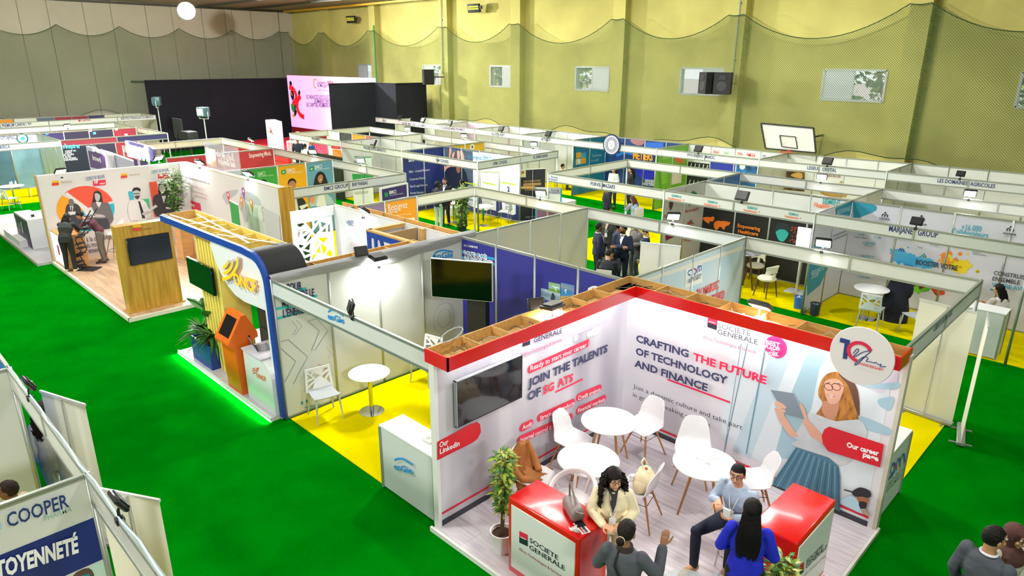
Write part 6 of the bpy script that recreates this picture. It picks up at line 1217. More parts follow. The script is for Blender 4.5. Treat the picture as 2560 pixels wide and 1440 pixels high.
# lion roundel on the fascia
t = thing('round_sign', 'round navy sign with a white lion head on the back row fascia', 'sign', (-8.6, 18.95, 2.35)); a_, z_ = FV(18.93).px(*Z5([(798, 178)])[0])
m = MB(); m.lathe([(0, -.02), (.44, -.02), (.44, .02), (0, .02)], '16284e', n=36, cap=False); m.v = [(a_ + q[0], 18.95 + q[2], z_ + q[1]) for q in m.v]; m.build('disc', t, True); f = FV(18.93); p = Print(f, .002)
p.poly(circ(a_, z_, .38), 'dfe4e6', False)
for k in range(26):
    a0 = R(k * 13.85); p.line([(a_ + .17 * math.cos(a0), z_ + .2 * math.sin(a0)), (a_ + .26 * math.cos(a0 + .12), z_ + .27 * math.sin(a0 + .12)), (a_ + .34 * math.cos(a0), z_ + .34 * math.sin(a0))], .032, '16284e', False); p.n -= 1
p.n += 2; p.poly(circ(a_, z_, .15, .19), 'dfe4e6', False); p.line([(a_ - .09, z_ + .06), (a_ - .03, z_ + .04)], .02, '16284e', False); p.line([(a_ + .03, z_ + .04), (a_ + .09, z_ + .06)], .02, '16284e', False); p.poly([(a_ - .04, z_ - .04), (a_ + .04, z_ - .04), (a_, z_ - .09)], '16284e', False); p.done('lion_print', t)
# far left prints
Zi = Zm(0, 280, 4.5); f = AF_back[1]; T_(AF_back[0], f, [('BANK OF AFRICA', (-120, 315), (208, 302), .2, '7a7a94', 2)], Zi)
p = Print(f, .012); p.poly([(3.5, 1.85), (7.95, 1.85), (7.95, 2.43), (3.5, 2.43)], 'dfe4e8', False); p.line([(5.6, 1.88), (7.9, 1.88)], .07, '3a9ab8', False); c_, z_ = f.px(*Zi([(250, 298)])[0]); p.poly(circ(c_, z_, .24), '20605c', False); p.poly(circ(c_, z_, .18), 'a8dce8', False); p.poly(circ(c_ + .02, z_, .08), '2aa0b8', False); p.done('printed_graphic', AF_back[0])
T_(AF_back[0], f, [('BANK OF AFRICA', (-120, 318), (208, 304), .2, '7a7a94', 2)], Zi, .03)
f = DK_back[1]; p = Print(f, .012)
for x, y, c in ((510, 232, '2a8ad8'), (1045, 225, '48b0ea'), (1000, 195, 'd8d8dc'), (1290, 180, 'd8d8dc'), (1400, 245, 'd8d8dc')): p.poly(Zi([(x, y), (x + 34, y - 2), (x + 34, y + 26), (x, y + 28)]), c)
p.done('paper_notes', DK_back[0])
t = thing('poster_panel', 'near-black poster with light blue heading at the far left', 'poster', (-24.9, 3.1, 0)); f = FU(-24.6); m = MB(); q4 = [f.px(*c) for c in Zi([(700, 375), (960, 368)])]; m.box((-24.68, q4[0][0], .3), (-24.63, q4[1][0], 2.18), '141c30'); m.build('panel', t, True)
T_(t, f, [("s'inspirer", (712, 412), (910, 405), .2, '5ac8e8', 2), ('organiser son', (735, 450), (858, 442), .09, 'e0e4ee', 1), ('univers', (735, 472), (810, 466), .09, 'e0e4ee', 1), ('de carrière', (720, 494), (835, 484), .09, 'e0e4ee', 1), ('au sein', (735, 512), (800, 506), .09, 'e0e4ee', 1), ("d'un groupe", (728, 532), (858, 522), .09, 'e0e4ee', 1), ('international', (728, 552), (875, 540), .09, 'e0e4ee', 1)], Zi, -.02)
# pharmacy poster, lower left
f = Q_side[1]; Zp2 = Zm(0, 880, 2.571); p = Print(f, .012); nv = mat('pharma_navy', '162a78', .5)
p.poly(Zp2([(-300, 1420), (612, 1055), (664, 1325), (-300, 1750)]), nv); p.poly(Zp2([(570, 1380), (664, 1328), (700, 1500), (640, 1560)]), 'bcdcd4'); p.poly(Zp2([(470, 1430), (520, 1395), (570, 1385), (600, 1420), (600, 1500), (450, 1500)]), '5a4440', smooth=2); p.poly(Zp2([(500, 1440), (570, 1420), (580, 1440), (510, 1470)]), '1c8a9a'); p.poly(Zp2([(-10, 1095), (5, 1090), (8, 1135), (-10, 1140)]), '9fd0d8'); p.done('printed_graphic', Q_side[0])
T_(Q_side[0], f, [('COOPER', (48, 1120), (440, 985), .125, '1f3a74', 1.2), ('PHARMA', (280, 1080), (460, 1014), .045, '8fb8b4', .5), ('CITOYENNETÉ', (-120, 1480), (500, 1275), .15, 'f2f4f8', 3.5)], Zp2, .025)
# ================================================================== furniture
WPL = mat('white_plastic', 'ecedee', .3, coat=.2); BEECH = mat('beech', 'c08a52', .45, noise=.15, scale=6, stretch=(1, 1, 6)); WIRE = mat('black_wire', '26262a', .4, metal=.6)
CHROME = mat('chrome', 'd5d5d2', .12, metal=1); GPL = mat('grey_plastic', 'a9adb0', .45)
def sheet(mb, P, nu, nv, th, m):
    """thick curved sheet; P(i / nu, j / nv) -> (point, normal)"""
    A = []; B = []
    for i in range(nu + 1):
        for j in range(nv + 1):
            p, n = P(i / nu, j / nv); A.append(p + n * th / 2); B.append(p - n * th / 2)
    k = len(A); w_ = nv + 1; fs = []
    for i in range(nu):
        for j in range(nv):
            q = (i * w_ + j, (i + 1) * w_ + j, (i + 1) * w_ + j + 1, i * w_ + j + 1); fs += [q, tuple(k + x for x in reversed(q))]
    rim = [i * w_ for i in range(nu + 1)] + [nu * w_ + j for j in range(1, w_)] + [i * w_ + nv for i in range(nu - 1, -1, -1)] + [j for j in range(nv - 1, 0, -1)]
    fs += [(rim[i], rim[(i + 1) % len(rim)], k + rim[(i + 1) % len(rim)], k + rim[i]) for i in range(len(rim))]
    mb.add(A + B, fs, m, True); return mb
def shell_seat(mb, zs, m):
    pr = [(.235, .0, .17, 0), (.20, .012, .215, .01), (.08, .0, .235, .035), (-.05, -.01, .235, .05), (-.14, .02, .23, .05), (-.19, .10, .215, .05), (-.215, .2, .2, .045), (-.235, .30, .175, .03), (-.25, .375, .13, .012), (-.252, .395, .07, .0)]
    def P(u, v):
        x = u * (len(pr) - 1); i = min(int(x), len(pr) - 2); t = x - i; a = [pr[i][k] * (1 - t) + pr[i + 1][k] * t for k in range(4)]; s = v * 2 - 1
        up = min(1, max(0, (u - .35) / .35)); p = V((s * a[2], a[0] + up * a[3] * s * s * 1.6, zs + a[1] + (1 - up) * a[3] * s * s * 1.2))
        n = V((-s * .3, up, 1 - up * .8)).normalized(); return p, n
    return sheet(mb, P, 27, 12, .012, m)
def shell_chair(label, x, y, face, z=PZ, zs=.44, bar=False, name='shell_chair', group=None):
    a = math.atan2(face[1], face[0]) - math.pi / 2; t = thing(name, label, 'chair', (x, y, z), a, group); t.scale = (1.06,) * 3
    m = MB(); shell_seat(m, zs, WPL); m.build('seat_shell', t); sp = .23 if not bar else .27
    for sx in (-1, 1):
        for sy in (-1, 1): m = MB(); m.tube([(sx * .11, .0 + sy * .1, zs - .02), (sx * sp, sy * sp - .0, 0)], [.016, .010], BEECH, 10); m.build('leg', t)
    m = MB(); q = [(sx * .15, sy * .14, zs - .12) for sx, sy in ((-1, -1), (1, 1), (1, -1), (-1, 1))]; m.tube([q[0], (0, 0, zs - .03), q[1]], .004, WIRE, 5); m.tube([q[2], (0, 0, zs - .03), q[3]], .004, WIRE, 5)
    for i, j in ((0, 2), (2, 1), (1, 3), (3, 0)): m.tube([q[i], q[j]], .004, WIRE, 5)
    if bar: m.tube([(.24 * math.cos(R(k * 20)), .24 * math.sin(R(k * 20)), .28) for k in range(19)], .006, WIRE, 5)
    m.build('wire_brace', t); return t
shell_chair('white shell chair left of the two front tables, back to the left printed wall', 4.42, 2.2, (1, .12))
shell_chair('white shell chair in the corner behind the rearmost white table', 4.95, 3.3, (-.1, -1))
shell_chair('white shell chair carrying the tan jacket', 4.66, 1.12, (.92, .3))
shell_chair('white shell chair with the cream tote bag on it', 5.82, 1.92, (-.95, -.25))
shell_chair('white shell chair behind the table with the plastic wrapping', 5.82, 3.22, (.45, -.85))
shell_chair('white shell chair against the printed wall, right of the seated man', 6.8, 3.12, (-.7, -.6))
shell_chair('tall white bar chair beside the magazine rack on the wood floor', -12.35, 1.15, (-.6, -.75), .08, .74, True, 'bar_chair')
shell_chair('white shell chair behind the orange kiosk, half hidden', -2.45, .35, (.3, -1), .08)
shell_chair('white shell chair behind the low oak counter by the map wall', -10.3, 3.3, (0, -1), .08, .44)
def wood_table(label, x, y, r=.415, z=PZ):
    t = thing('round_table', label, 'table', (x, y, z), R(20)); m = MB(); m.lathe([(0, .70), (r - .01, .70), (r, .708), (r, .718), (r - .006, .724), (0, .724)], mat('white_top', 'f2f2f2', .25, coat=.2), n=56, cap=False); m.build('tabletop', t)
    for sx in (-1, 1):
        for sy in (-1, 1): m = MB(); m.tube([(sx * .12, sy * .12, .70), (sx * .25, sy * .25, 0)], [.021, .013], BEECH, 10); m.build('leg', t)
    m = MB()
    for a, b in (((-.15, -.15, .58), (.15, .15, .58)), ((.15, -.15, .58), (-.15, .15, .58))): m.tube([a, (0, 0, .66), b], .005, WIRE, 5)
    for a, b in (((-.15, -.15, .58), (.13, -.13, .67)), ((.15, -.15, .58), (-.13, -.13, .67)), ((.15, .15, .58), (-.13, .13, .67)), ((-.15, .15, .58), (.13, .13, .67)), ((.15, -.15, .58), (.13, .13, .67)), ((-.15, .15, .58), (-.13, -.13, .67))): m.tube([a, b], .004, WIRE, 5)
    m.build('wire_brace', t); return t
wood_table('bare round white table, rearmost of the pair by the left printed wall', 4.72, 2.70); wood_table('bare round white table in front, just behind the curly-haired woman', 5.15, 1.67); wood_table('round white table covered with clear plastic wrapping', 6.29, 2.69)
def pedestal_table(label, x, y, r=.35, z=.014, h=.74, col='f0f0ee', name='pedestal_table'):
    t = thing(name, label, 'table', (x, y, z)); m = MB(); m.lathe([(0, h - .025), (r - .01, h - .025), (r, h - .015), (r, h - .005), (r - .006, h), (0, h)], C(col, .3), n=48, cap=False); m.build('tabletop', t)
    m = MB(); m.lathe([(.036, .02), (.036, h - .03)], CHROME, n=20); m.build('column', t); m = MB(); m.lathe([(0, 0), (.215, 0), (.215, .008), (.19, .014), (.05, .024), (0, .026)], CHROME, n=40, cap=False); m.build('base', t)
pedestal_table('round white table with chrome foot on the yellow floor of the front stand', .80, 1.17)
pedestal_table('round white table in the services stand, right of the men', -8.1, 12.15, .38); pedestal_table('chrome-footed table behind the men in the services stand', -9.3, 11.75, .3)
pedestal_table('round white table in the paint-splash stand', 5.3, 12.05, .38, h=.76)
pedestal_table('round table with bottles at the far left bank stand, nearer one', -24.9, .9, .45, h=.75); pedestal_table('round table at the far left edge of the picture', -26.3, .3, .45, h=.75)
LPROTO = {}
def lattice_chair(label, x, y, face, z=.014):
    a = math.atan2(face[1], face[0]) - math.pi / 2
    if not LPROTO:
        t = thing('lattice_chair', label, 'chair', (x, y, z), a)
        m = MB(); sheet(m, lambda u, v: (V(((v * 2 - 1) * (.205 + .02 * u), -.19 + .4 * u, .455 - .02 * math.sin(u * 3.1) + .01 * (v * 2 - 1) ** 2)), V((0, 0, 1))), 8, 8, .018, GPL); m.build('seat', t)
        for sx in (-1, 1):
            for y0, y1 in ((.19, .23), (-.18, -.25)): m = MB(); m.tube([(sx * .19, y0, .45), (sx * .225, y1, 0)], [.019, .012], mat('leg_greige', 'b5b8ae', .45), 8); m.build('leg', t)
        def P(p, q, off): s = p - .24; return V((s * (1 - .12 * q / .42), -.2 - .12 * q + .35 * s * s - off, .44 + q))
        m = lattice_mb(P, .48, .4, .019, .027, .02, WPL, 6, .028); m.build('backrest', t); LPROTO['o'] = t; return t
    return copy_tree(LPROTO['o'], (x, y, z), a, label)
lattice_chair('chair with white cut-out back left of the chrome-footed table', .42, .5, (1, -.2)); lattice_chair('chair with cut-out back in the rear corner behind the white fascia', .55, 2.6, (.2, -1)); lattice_chair('chair with cut-out back, half hidden by the red-edged wall', 1.9, 2.05, (-1, -.1))
lattice_chair('chair with white cut-out back turned to us before the round table, paint-splash stand', 5.52, 11.55, (-.05, 1)); lattice_chair('chair with cut-out back seen sideways, right in the paint-splash stand', 6.4, 11.75, (-.8, .5))
lattice_chair('chair with white cut-out back in front at the far left bank stand', -23.6, .55, (-.4, 1)); lattice_chair('chair with cut-out back behind the table, far left bank stand', -26.0, 1.9, (0, -1)); lattice_chair('chair with cut-out back cut by the left picture edge', -24.6, -.4, (-.3, 1))
def plain_chair(label, x, y, face):
    a = math.atan2(face[1], face[0]) - math.pi / 2; t = thing('meeting_chair', label, 'chair', (x, y, .014), a); c = mat('pale_grey_plastic', 'c9cac6', .4)
    m = MB(); m.bbox((-.21, -.2, .44), (.21, .2, .465), c, .01); m.build('seat', t); m = MB(); m.bbox((-.2, -.24, .5), (.2, -.215, .84), c, .01, rot=Matrix.Rotation(R(-8), 3, 'X')); m.build('backrest', t)
    for sx in (-1, 1):
        for sy in (-1, 1): m = MB(); m.tube([(sx * .18, sy * .17, .44), (sx * .2, sy * .21, 0)], .01, CHROME, 6); m.build('leg', t)
        m = MB(); m.tube([(sx * .18, -.2, .44), (sx * .18, -.23, .6)], .01, CHROME, 6); m.build('back_support', t)
plain_chair('pale grey chair right of the round table in the services stand', -7.85, 13.0, (-.9, -.5)); plain_chair('pale grey chair behind the round table in the services stand', -8.7, 12.75, (.4, -1)); plain_chair('pale grey chair behind the men in the services stand', -9.8, 12.1, (.8, -.4))
# white tub swivel chair
t = thing('tub_chair', 'glossy white tub chair with hoop back behind the left red counter', 'chair', (5.4, 1.02, PZ), R(188)); m = MB()
m.lathe([(0, .50), (.1, .49), (.2, .5), (.235, .53), (.24, .56), (.22, .56), (.18, .535), (0, .53)], WPL, n=36, cap=False); m.build('seat', t)
m = MB()
def PB(u, v): a = R(-15 + 210 * u + 180); r = .25 + .04 * v; return V((r * math.cos(a), r * math.sin(a), .56 + .27 * v)), V((math.cos(a), math.sin(a), 0))
A = []
for k in range(31):
    a = R(-20 + 220 * k / 30 + 180); A.append((.285 * math.cos(a), .285 * math.sin(a) - .02, .62 + .17 * math.sin(math.pi * k / 30)))
m.tube(A, .032, WPL, 10, flat=1.6); m.build('hoop_back', t)
m = MB()
for k in (4, 12, 18, 26): m.tube([(A[k][0] * .75, A[k][1] * .75, .54), A[k]], .02, WPL, 8)
m.build('back_support', t); m = MB(); m.lathe([(.03, .02), (.03, .49)], CHROME, n=14); m.build('column', t); m = MB(); m.lathe([(0, 0), (.2, 0), (.2, .01), (.04, .03), (0, .03)], CHROME, n=32, cap=False); m.build('base', t)
# curved-back stool and dark table in the black stand
def cream_stool(label, x, y, face):
    a = math.atan2(face[1], face[0]) - math.pi / 2; t = thing('cream_chair', label, 'chair', (x, y, .014), a); c = mat('cream_leather', 'e4dfc8', .5); wn = mat('walnut', '5a3a2a', .5)
    m = MB(); m.lathe([(0, .44), (.2, .44), (.235, .47), (.235, .5), (.2, .53), (0, .54)], c, n=28, cap=False); m.build('seat', t)
    m = MB(); sheet(m, lambda u, v: (V(((.2 - .03 * math.sin(v * 3.14)) * math.cos(R(200 + 140 * u)) * (1.1), .21 * math.sin(R(200 + 140 * u)) - .03 * v, .62 + .2 * v + .05 * math.sin(u * 3.14))), V((math.cos(R(200 + 140 * u)), math.sin(R(200 + 140 * u)), 0))), 14, 6, .05, c); m.build('backrest', t)
    m = MB(); m.tube([(0, -.17, .5), (0, -.22, .66)], .04, c, 8); m.build('back_support', t)
    for sx in (-1, 1):
        for sy in (-1, 1): m = MB(); m.tube([(sx * .15, sy * .15, .45), (sx * .21, sy * .2, 0)], [.022, .014], wn, 8); m.build('leg', t)
cream_stool('cream chair with curved open back in front of the black poster wall', 2.85, 11.9, (-1, .25)); cream_stool('cream chair partly hidden behind the sky-blue panel top', 2.1, 12.8, (.1, -1))
t = thing('round_table', 'dark-edged round table beside the cream chair', 'table', (2.15, 12.1, .014)); m = MB(); m.lathe([(0, .98), (.34, .98), (.35, 1.0), (.34, 1.01), (0, 1.01)], mat('dark_marble', '2a2c36', .2, noise=.5, scale=3, col2='c9ccd4'), n=40, cap=False); m.build('tabletop', t)
for k in range(3): m = MB(); a = k * 2.09; m.tube([(.08 * math.cos(a), .08 * math.sin(a), .98), (.26 * math.cos(a), .26 * math.sin(a), 0)], .025, mat('walnut'), 8); m.build('leg', t)
# white counters
def white_counter(label, x0, y0, x1, y1, h, z=.014, top='e6e8e6'):
    t = thing('white_counter', label, 'counter', ((x0 + x1) / 2, (y0 + y1) / 2, z)); dx, dy = (x1 - x0) / 2, (y1 - y0) / 2
    m = MB(); m.box((-dx, -dy, .02), (dx, dy, h - .03), mat('counter_white', 'd5d9d6', .4)); m.build('body', t); m = MB(); m.bbox((-dx - .012, -dy - .012, h - .03), (dx + .012, dy + .012, h), C(top, .35), .005, 1); m.build('worktop', t)
    for sx in (-1, 1):
        for sy in (-1, 1): m = MB(); m.box((sx * dx - .018, sy * dy - .018, 0), (sx * dx + .018, sy * dy + .018, h - .03), ALU); m.build('corner_profile', t)
    return t
t = white_counter('white counter with blue arc logo at the front edge of the yellow floor', 2.78, .02, 3.95, .42, 1.0); arc_logo(t, FV(.0), [(988, 1150), (998, 1146), (1012, 1148), (1034, 1162)], .028, (988, 1172), (1034, 1185), .09, off=.012)
t = white_counter('white counter with bank logo on its side, right of the printed woman', 7.63, 4.06, 8.06, 5.08, 1.0); f = FU(8.06); p = Print(f, .014); Zx = Zm(1600, 1020, 3.368)
for pts, c in (([(2120, 560), (2070, 600), (2065, 540), (2100, 480)], '2a5ea8'), ([(2100, 550), (2105, 490), (2135, 465), (2140, 520), (2110, 555)], '2a5ea8'), ([(2150, 520), (2155, 450), (2180, 425), (2180, 495)], '2a5ea8'), ([(2180, 495), (2185, 430), (2215, 385), (2220, 460)], '2a5ea8'), ([(2135, 490), (2150, 480), (2148, 510)], 'd8303c')): p.line(Zx(pts), .035, c, smooth=3)
p.done('printed_logo', t); T_(t, f, [('CREDIT DU MAROC', (2030, 745), (2192, 570), .055, '3a4a5c', .5), ('\ufe8f\ufead\ufed0\ufee4\ufedf\ufe8d \ufed1\ufead\ufebb\ufee3', (2045, 690), (2200, 520), .06, '3a4a5c', 1)], Zx, .016)
white_counter('white counter behind which the dark-haired woman sits, right edge', 7.3, 11.4, 8.0, 11.85, 1.0); white_counter('white table counter in the men\'s stand beside the banner backs', 2.7, 6.9, 3.8, 7.3, .95)
white_counter('white counter behind the man in pale green trousers', -11.0, 12.3, -9.9, 12.75, 1.0); white_counter('white counter in the open stand with two women', -3.4, 13.2, -2.3, 13.7, 1.0); white_counter('white counter behind the purple logo fascia corner', -6.9, 13.9, -5.6, 14.4, 1.0)
white_counter('white desk before the woman in pale blue', -1.55, 10.6, -.7, 11.25, .75); white_counter('white low bench behind the red canopy, right', 4.1, 8.35, 6.2, 8.75, .45)
t = thing('display_cube', 'grey and dark green printed cube in the portrait poster stand', 'counter', (-8.6, 4.9, .014)); m = MB(); m.box((-.45, -.3, 0), (.45, .3, 1.0), 'b9bcbc'); m.build('body', t); m = MB(); m.box((-.45, -.31, .1), (.45, -.3, .85), '1d4a3e'); m.box((.45, -.3, .1), (.46, .3, .85), '1d4a3e'); m.build('front_panel', t)
# screens
def tv(label, p1, p2, h, z1, name='wall_screen', gloss=True, sup=None):
    a = V((p1[0], p1[1], 0)); b = V((p2[0], p2[1], 0)); d = (b - a).normalized(); t = thing(name, label, 'television', (a.x, a.y, z1 - h), math.atan2(d.y, d.x)); L = (b - a).length
    m = MB(); m.bbox((0, -.03, 0), (L, .03, h), 'c5c8c4', .008, 1); m.build('bezel', t); m = MB(); m.box((.012, -.033, .012), (L - .012, -.029, h - .012), mat('screen_mirror', '050507', .08)); m.build('display', t); return t, L
c1, c2 = at(1077, 644, 2.5), at(1232, 656, 2.5); t, L = tv('large black screen on a dark column in the corner with the deep blue panels', c1, c2, .72, 2.5)
m = MB(); m.box((L * .55, .1, -1.75), (L * .85, .35, .3), mat('column_black', '17181c', .6)); m.build('column', t); m = MB(); m.box((L * .5, .03, .2), (L * .8, .12, .5), '222226'); m.build('wall_mount', t)
# roll-up banners (seen from behind: bare sheet, rod and foot)
def rollup(label, c1, c2, h=2.05, front=None, z=.0, pole=True, col='dcdcd2'):
    a = V((c1[0], c1[1], 0)); b = V((c2[0], c2[1], 0)); d = (b - a); L = d.length; t = thing('roll_up_banner', label, 'banner', (a.x, a.y, z), math.atan2(d.y, d.x))
    m = MB(); m.box((.01, -.003, .07), (L - .01, .003, h - .02), front or mat('banner_back', col, .6)); m.build('banner_sheet', t); m = MB(); m.bbox((0, -.06, .015), (L, .06, .08), mat('banner_base', 'a8aaa4', .4, metal=.4), .01, 1); m.build('base', t)
    m = MB(); m.box((0, -.012, h - .03), (L, .012, h), 'c9ccca'); m.build('top_rail', t); m = MB()
    for x in (.15 * L, .85 * L): m.box((x - .02, -.16, 0), (x + .02, .16, .015), '8a8c88')
    m.build('foot', t)
    if pole: m = MB(); m.tube([(L / 2, -.05, .06), (L / 2, -.02, h - .02)], .01, 'a9aca6', 6); m.build('support_rod', t)
    return t
rollup('bare back of a roll-up banner standing by the right grey fascia', (7.24, 7.8), (8.1, 7.72)); rollup('roll-up banner seen edge-on at the corner of the yellow floor, right', (8.36, 7.1), (8.2, 7.85), 2.05, pole=False)
rollup('bare back of the roll-up banner in the aisle, nearer the left edge', (.67, -3.37), (1.45, -3.09), 2.0); rollup('bare back of the roll-up banner in the aisle, second along the front-left fascia', (3.35, -3.5), (3.97, -3.15), 2.0)
c1, c2 = at(1601, 604, 2.05), at(1703, 615, 2.05); rollup('bare cream back of a wide roll-up banner in the men\'s stand', c1, c2)
c1, c2 = at(1298, 424, 2.0), at(1364, 420, 2.0); t = rollup('dark purple recruitment roll-up banner beside the services stand', c1, c2, 2.0, mat('plum_black', '241f2e', .5)); f = Face(c1, c2 - c1); p = Print(f, .01)
p.poly(Zq([(1690, 612), (1755, 608), (1755, 690), (1692, 692)]), 'dccf9a'); p.poly(Zq([(1710, 625), (1740, 630), (1735, 650), (1705, 660)]), '8a6a1c'); p.line(Zq([(1728, 770), (1915, 760)]), .09, 'd8ac5c'); p.line(Zq([(1705, 800), (1850, 797)]), .09, 'd8ac5c'); p.done('printed_graphic', t)
T_(t, f, [('NOUS RECRUTONS', (1732, 745), (1905, 735), .07, 'c9a45c', 1), ("PROFILS DE L'AVENIR", (1732, 775), (1912, 765), .045, '241f2e', 1), ('DE LA BANQUE', (1745, 832), (1850, 828), .06, 'c9a45c', 1), ('POSEZ-VOUS', (1750, 1118), (1845, 1112), .04, 'c9c4cc', .5)], Zq)
c1, c2 = at(1338, 468, 2.0), at(1406, 470, 2.0); t = rollup('teal-framed roll-up banner with blue lettering behind the lit lamp', c1, c2, 2.0, mat('banner_teal', '2a9ab4', .5)); f = Face(c1, c2 - c1); p = Print(f, .01)
p.poly([f.px(*Zq([(1868, 795)])[0]), f.px(*Zq([(2125, 800)])[0]), (f.px(*Zq([(2125, 800)])[0])[0], 1.55), (f.px(*Zq([(1868, 795)])[0])[0], 1.55)], 'e4e8e8', False); p.poly([(.07, .1), (.85, .1), (.85, 1.5), (.07, 1.5)], mat('banner_scene', '5a5f78', .5, noise=.5, scale=3, col2='a83a5c'), False); p.done('printed_graphic', t)
T_(t, f, [('forvis', (2022, 838), (2110, 843), .09, '5a62ac', 1.2), ('mazars', (1998, 860), (2112, 866), .09, '5a62ac', 1.2)], Zq)
c1, c2 = at(884, 384, 2.0), at(928, 384, 2.0); t = rollup('white notice board with a green top line in the white stand, upper centre', c1, c2, 1.9, mat('notice_white', 'dfe8e4', .5)); f = Face(c1, c2 - c1); p = Print(f, .01); p.line([(.03, 1.85), (.75, 1.85)], .05, '2a9a4c', False); p.done('printed_graphic', t); T_(t, f, [('WALDEN', (20, 545), (98, 543), .13, '5a5f5c', 1)], Zm(880, 280, 4.235))
c1, c2 = at(879, 432, 2.0), at(931, 434, 2.0); t = rollup('green-headed roll-up banner with coloured dots at its foot', c1, c2, 2.0, mat('notice_white')); f = Face(c1, c2 - c1); p = Print(f, .01); p.poly([(.02, 1.65), (.82, 1.65), (.82, 1.97), (.02, 1.97)], '2a9a4c', False)
for k, c in enumerate(('3a9a4c', '3a5ab0', '8a3a8c', '5ab04c', '3a9ac0')): p.poly(circ(.14 + .15 * k, .45, .05, n=12), c, False)
p.line([(.02, .2), (.82, .2)], .05, '2a9a4c', False); p.done('printed_graphic', t); T_(t, f, [('FLEXFLOW.P', (1560, 275), (1670, 268), .1, '7a8a84', .5), ('ATLAS.H', (1575, 235), (1650, 230), .1, '7a8a84', .5)], Zm(400, 400, 3.2))
t = thing('white_column', 'round white column stand between the portrait posters and the green-headed banner', 'column', (-8.3, 8.6, 0)); m = MB(); m.lathe([(.22, 0), (.2, .1), (.17, 1.6), (.15, 1.75), (0, 1.76)], 'd9dcda', n=24); m.build('body', t); m = MB(); m.lathe([(.25, 0), (.25, .03), (.2, .05)], 'c0c4c0', n=24); m.build('base', t)
t = thing('display_board', 'black display board with orange leaflets behind the man in cap', 'board', (-17.3, 11.9, 0)); c1, c2 = at(769, 376, 1.9), at(854, 392, 1.9); m = MB(); m.bar((c1.x, c1.y, .95), (c2.x, c2.y, .95), .05, 1.85, '16161a'); m.build('board', t, True); f = Face(c1, c2 - c1); p = Print(f, .03); Z9 = Zm(640, 260, 9)
p.poly(Z9([(1700, 935), (1915, 955), (1915, 1020), (1705, 1000)]), 'e0404c'); p.poly(Z9([(1730, 1010), (1925, 1040), (1935, 1205), (1740, 1165)]), 'f08a24'); p.done('printed_leaflets', t)
for k in range(3): T_(t, f, [(('Pas', 'd\'expérience', 'toute la motivation')[k], (1755, 1060 + 42 * k), (1790 + 60 * k, 1066 + 48 * k), .06, 'f6e4c8', .5)], Z9, .04)
# bins, magazine rack, socket strip, bits
def bin_(label, x, y, c):
    t = thing('waste_bin', label, 'bin', (x, y, .014)); m = MB(); m.lathe([(.1, .0), (.115, .3), (.13, .3), (.13, .285), (.12, .28), (.105, .01)], mat('bin_' + c, c, .3, alpha=.75), n=20); m.build('body', t); m = MB(); leaf_cloud(m, (0, 0, .22), (.08, .08, .1), 24, .06, [C('d4d8dc'), C('8a9098')], rt); m.build('liner', t)['kind'] = 'stuff'
bin_('blue waste bin left of the teal partition foot', 3.84, 11.62, '3a78c8'); bin_('dark grey waste bin right of the teal partition foot', 4.32, 11.42, '3a4450')
t = thing('magazine_rack', 'zig-zag black magazine rack leaning up from a flat foot', 'rack', (-11.9, .15, .08), R(40)); m = MB(); m.bbox((-.32, -.2, 0), (.32, .2, .03), '17181c', .006, 1); m.build('base', t)
pts = [(-.1, .03), (-.22, .35), (.02, .55), (-.08, .9), (.25, 1.15), (.2, 1.3), (.55, 1.75)]
for s in (-.13, .13): m = MB(); m.tube([(x, s, z) for x, z in pts], .014, '1c1d22', 6); m.build('side_rail', t)
for k in range(len(pts) - 1):
    (x0, z0), (x1, z1) = pts[k], pts[k + 1]
    for q in (.25, .6): m = MB(); m.box((x0 + (x1 - x0) * q - .1, -.12, z0 + (z1 - z0) * q - .01), (x0 + (x1 - x0) * q + .06, .12, z0 + (z1 - z0) * q + .01), '26282e'); m.build('tray', t)
t = thing('draped_chair', 'chair covered by a big dark coat behind the round table, paint-splash stand', 'chair', (5.75, 12.4, .014)); m = MB(); dr = mat('dark_drape', '151a2c', .9)
m.lathe([(.3, 0), (.29, .3), (.25, .5), (.2, .8), (.16, 1.05), (.08, 1.15), (0, 1.17)], dr, n=20, sx=1.1, sy=.8); m.ball((.16, .02, .78), .17, dr, 12, (1, .8, 1.5)); m.build('coat', t)
m = MB()
for sx in (-1, 1): m.tube([(sx * .2, -.15, .3), (sx * .22, -.2, 0)], .014, GPL, 6)
m.build('leg', t)
# ================================================================== people
PEND = []
def remesh(mb, name, par, m, vox, smooth=2, smf=.5):
    me = mb.mesh(name); me.materials.clear(); me.materials.append(fixm(m)); o = bpy.data.objects.new(name, me); COL.objects.link(o); reg(o, par)
    r = o.modifiers.new('r', 'REMESH'); r.mode = 'VOXEL'; r.voxel_size = vox; r.use_smooth_shade = True
    if smooth: s = o.modifiers.new('s', 'SMOOTH'); s.iterations = smooth; s.factor = smf
    PEND.append(o); return o
def rings(mb, pts, rx, ry, xd, m='ffffff', n=16):
    """closed loft of ellipses along pts; xd = sideways direction(s)"""
    pts = [V(p) for p in pts]; vs = []
    for i, p in enumerate(pts):
        d = (pts[min(i + 1, len(pts) - 1)] - pts[max(i - 1, 0)]).normalized(); x = V(xd[i] if isinstance(xd, list) else xd); x = (x - d * x.dot(d)).normalized(); y = d.cross(x)
        for k in range(n): t = 2 * math.pi * k / n; vs.append(p + x * math.cos(t) * rx[i] + y * math.sin(t) * ry[i])
    fs = [(i * n + k, i * n + (k + 1) % n, (i + 1) * n + (k + 1) % n, (i + 1) * n + k) for i in range(len(pts) - 1) for k in range(n)]
    fs += [tuple(reversed(range(n))), tuple((len(pts) - 1) * n + k for k in range(n))]
    mb.add(vs, fs, m, True)
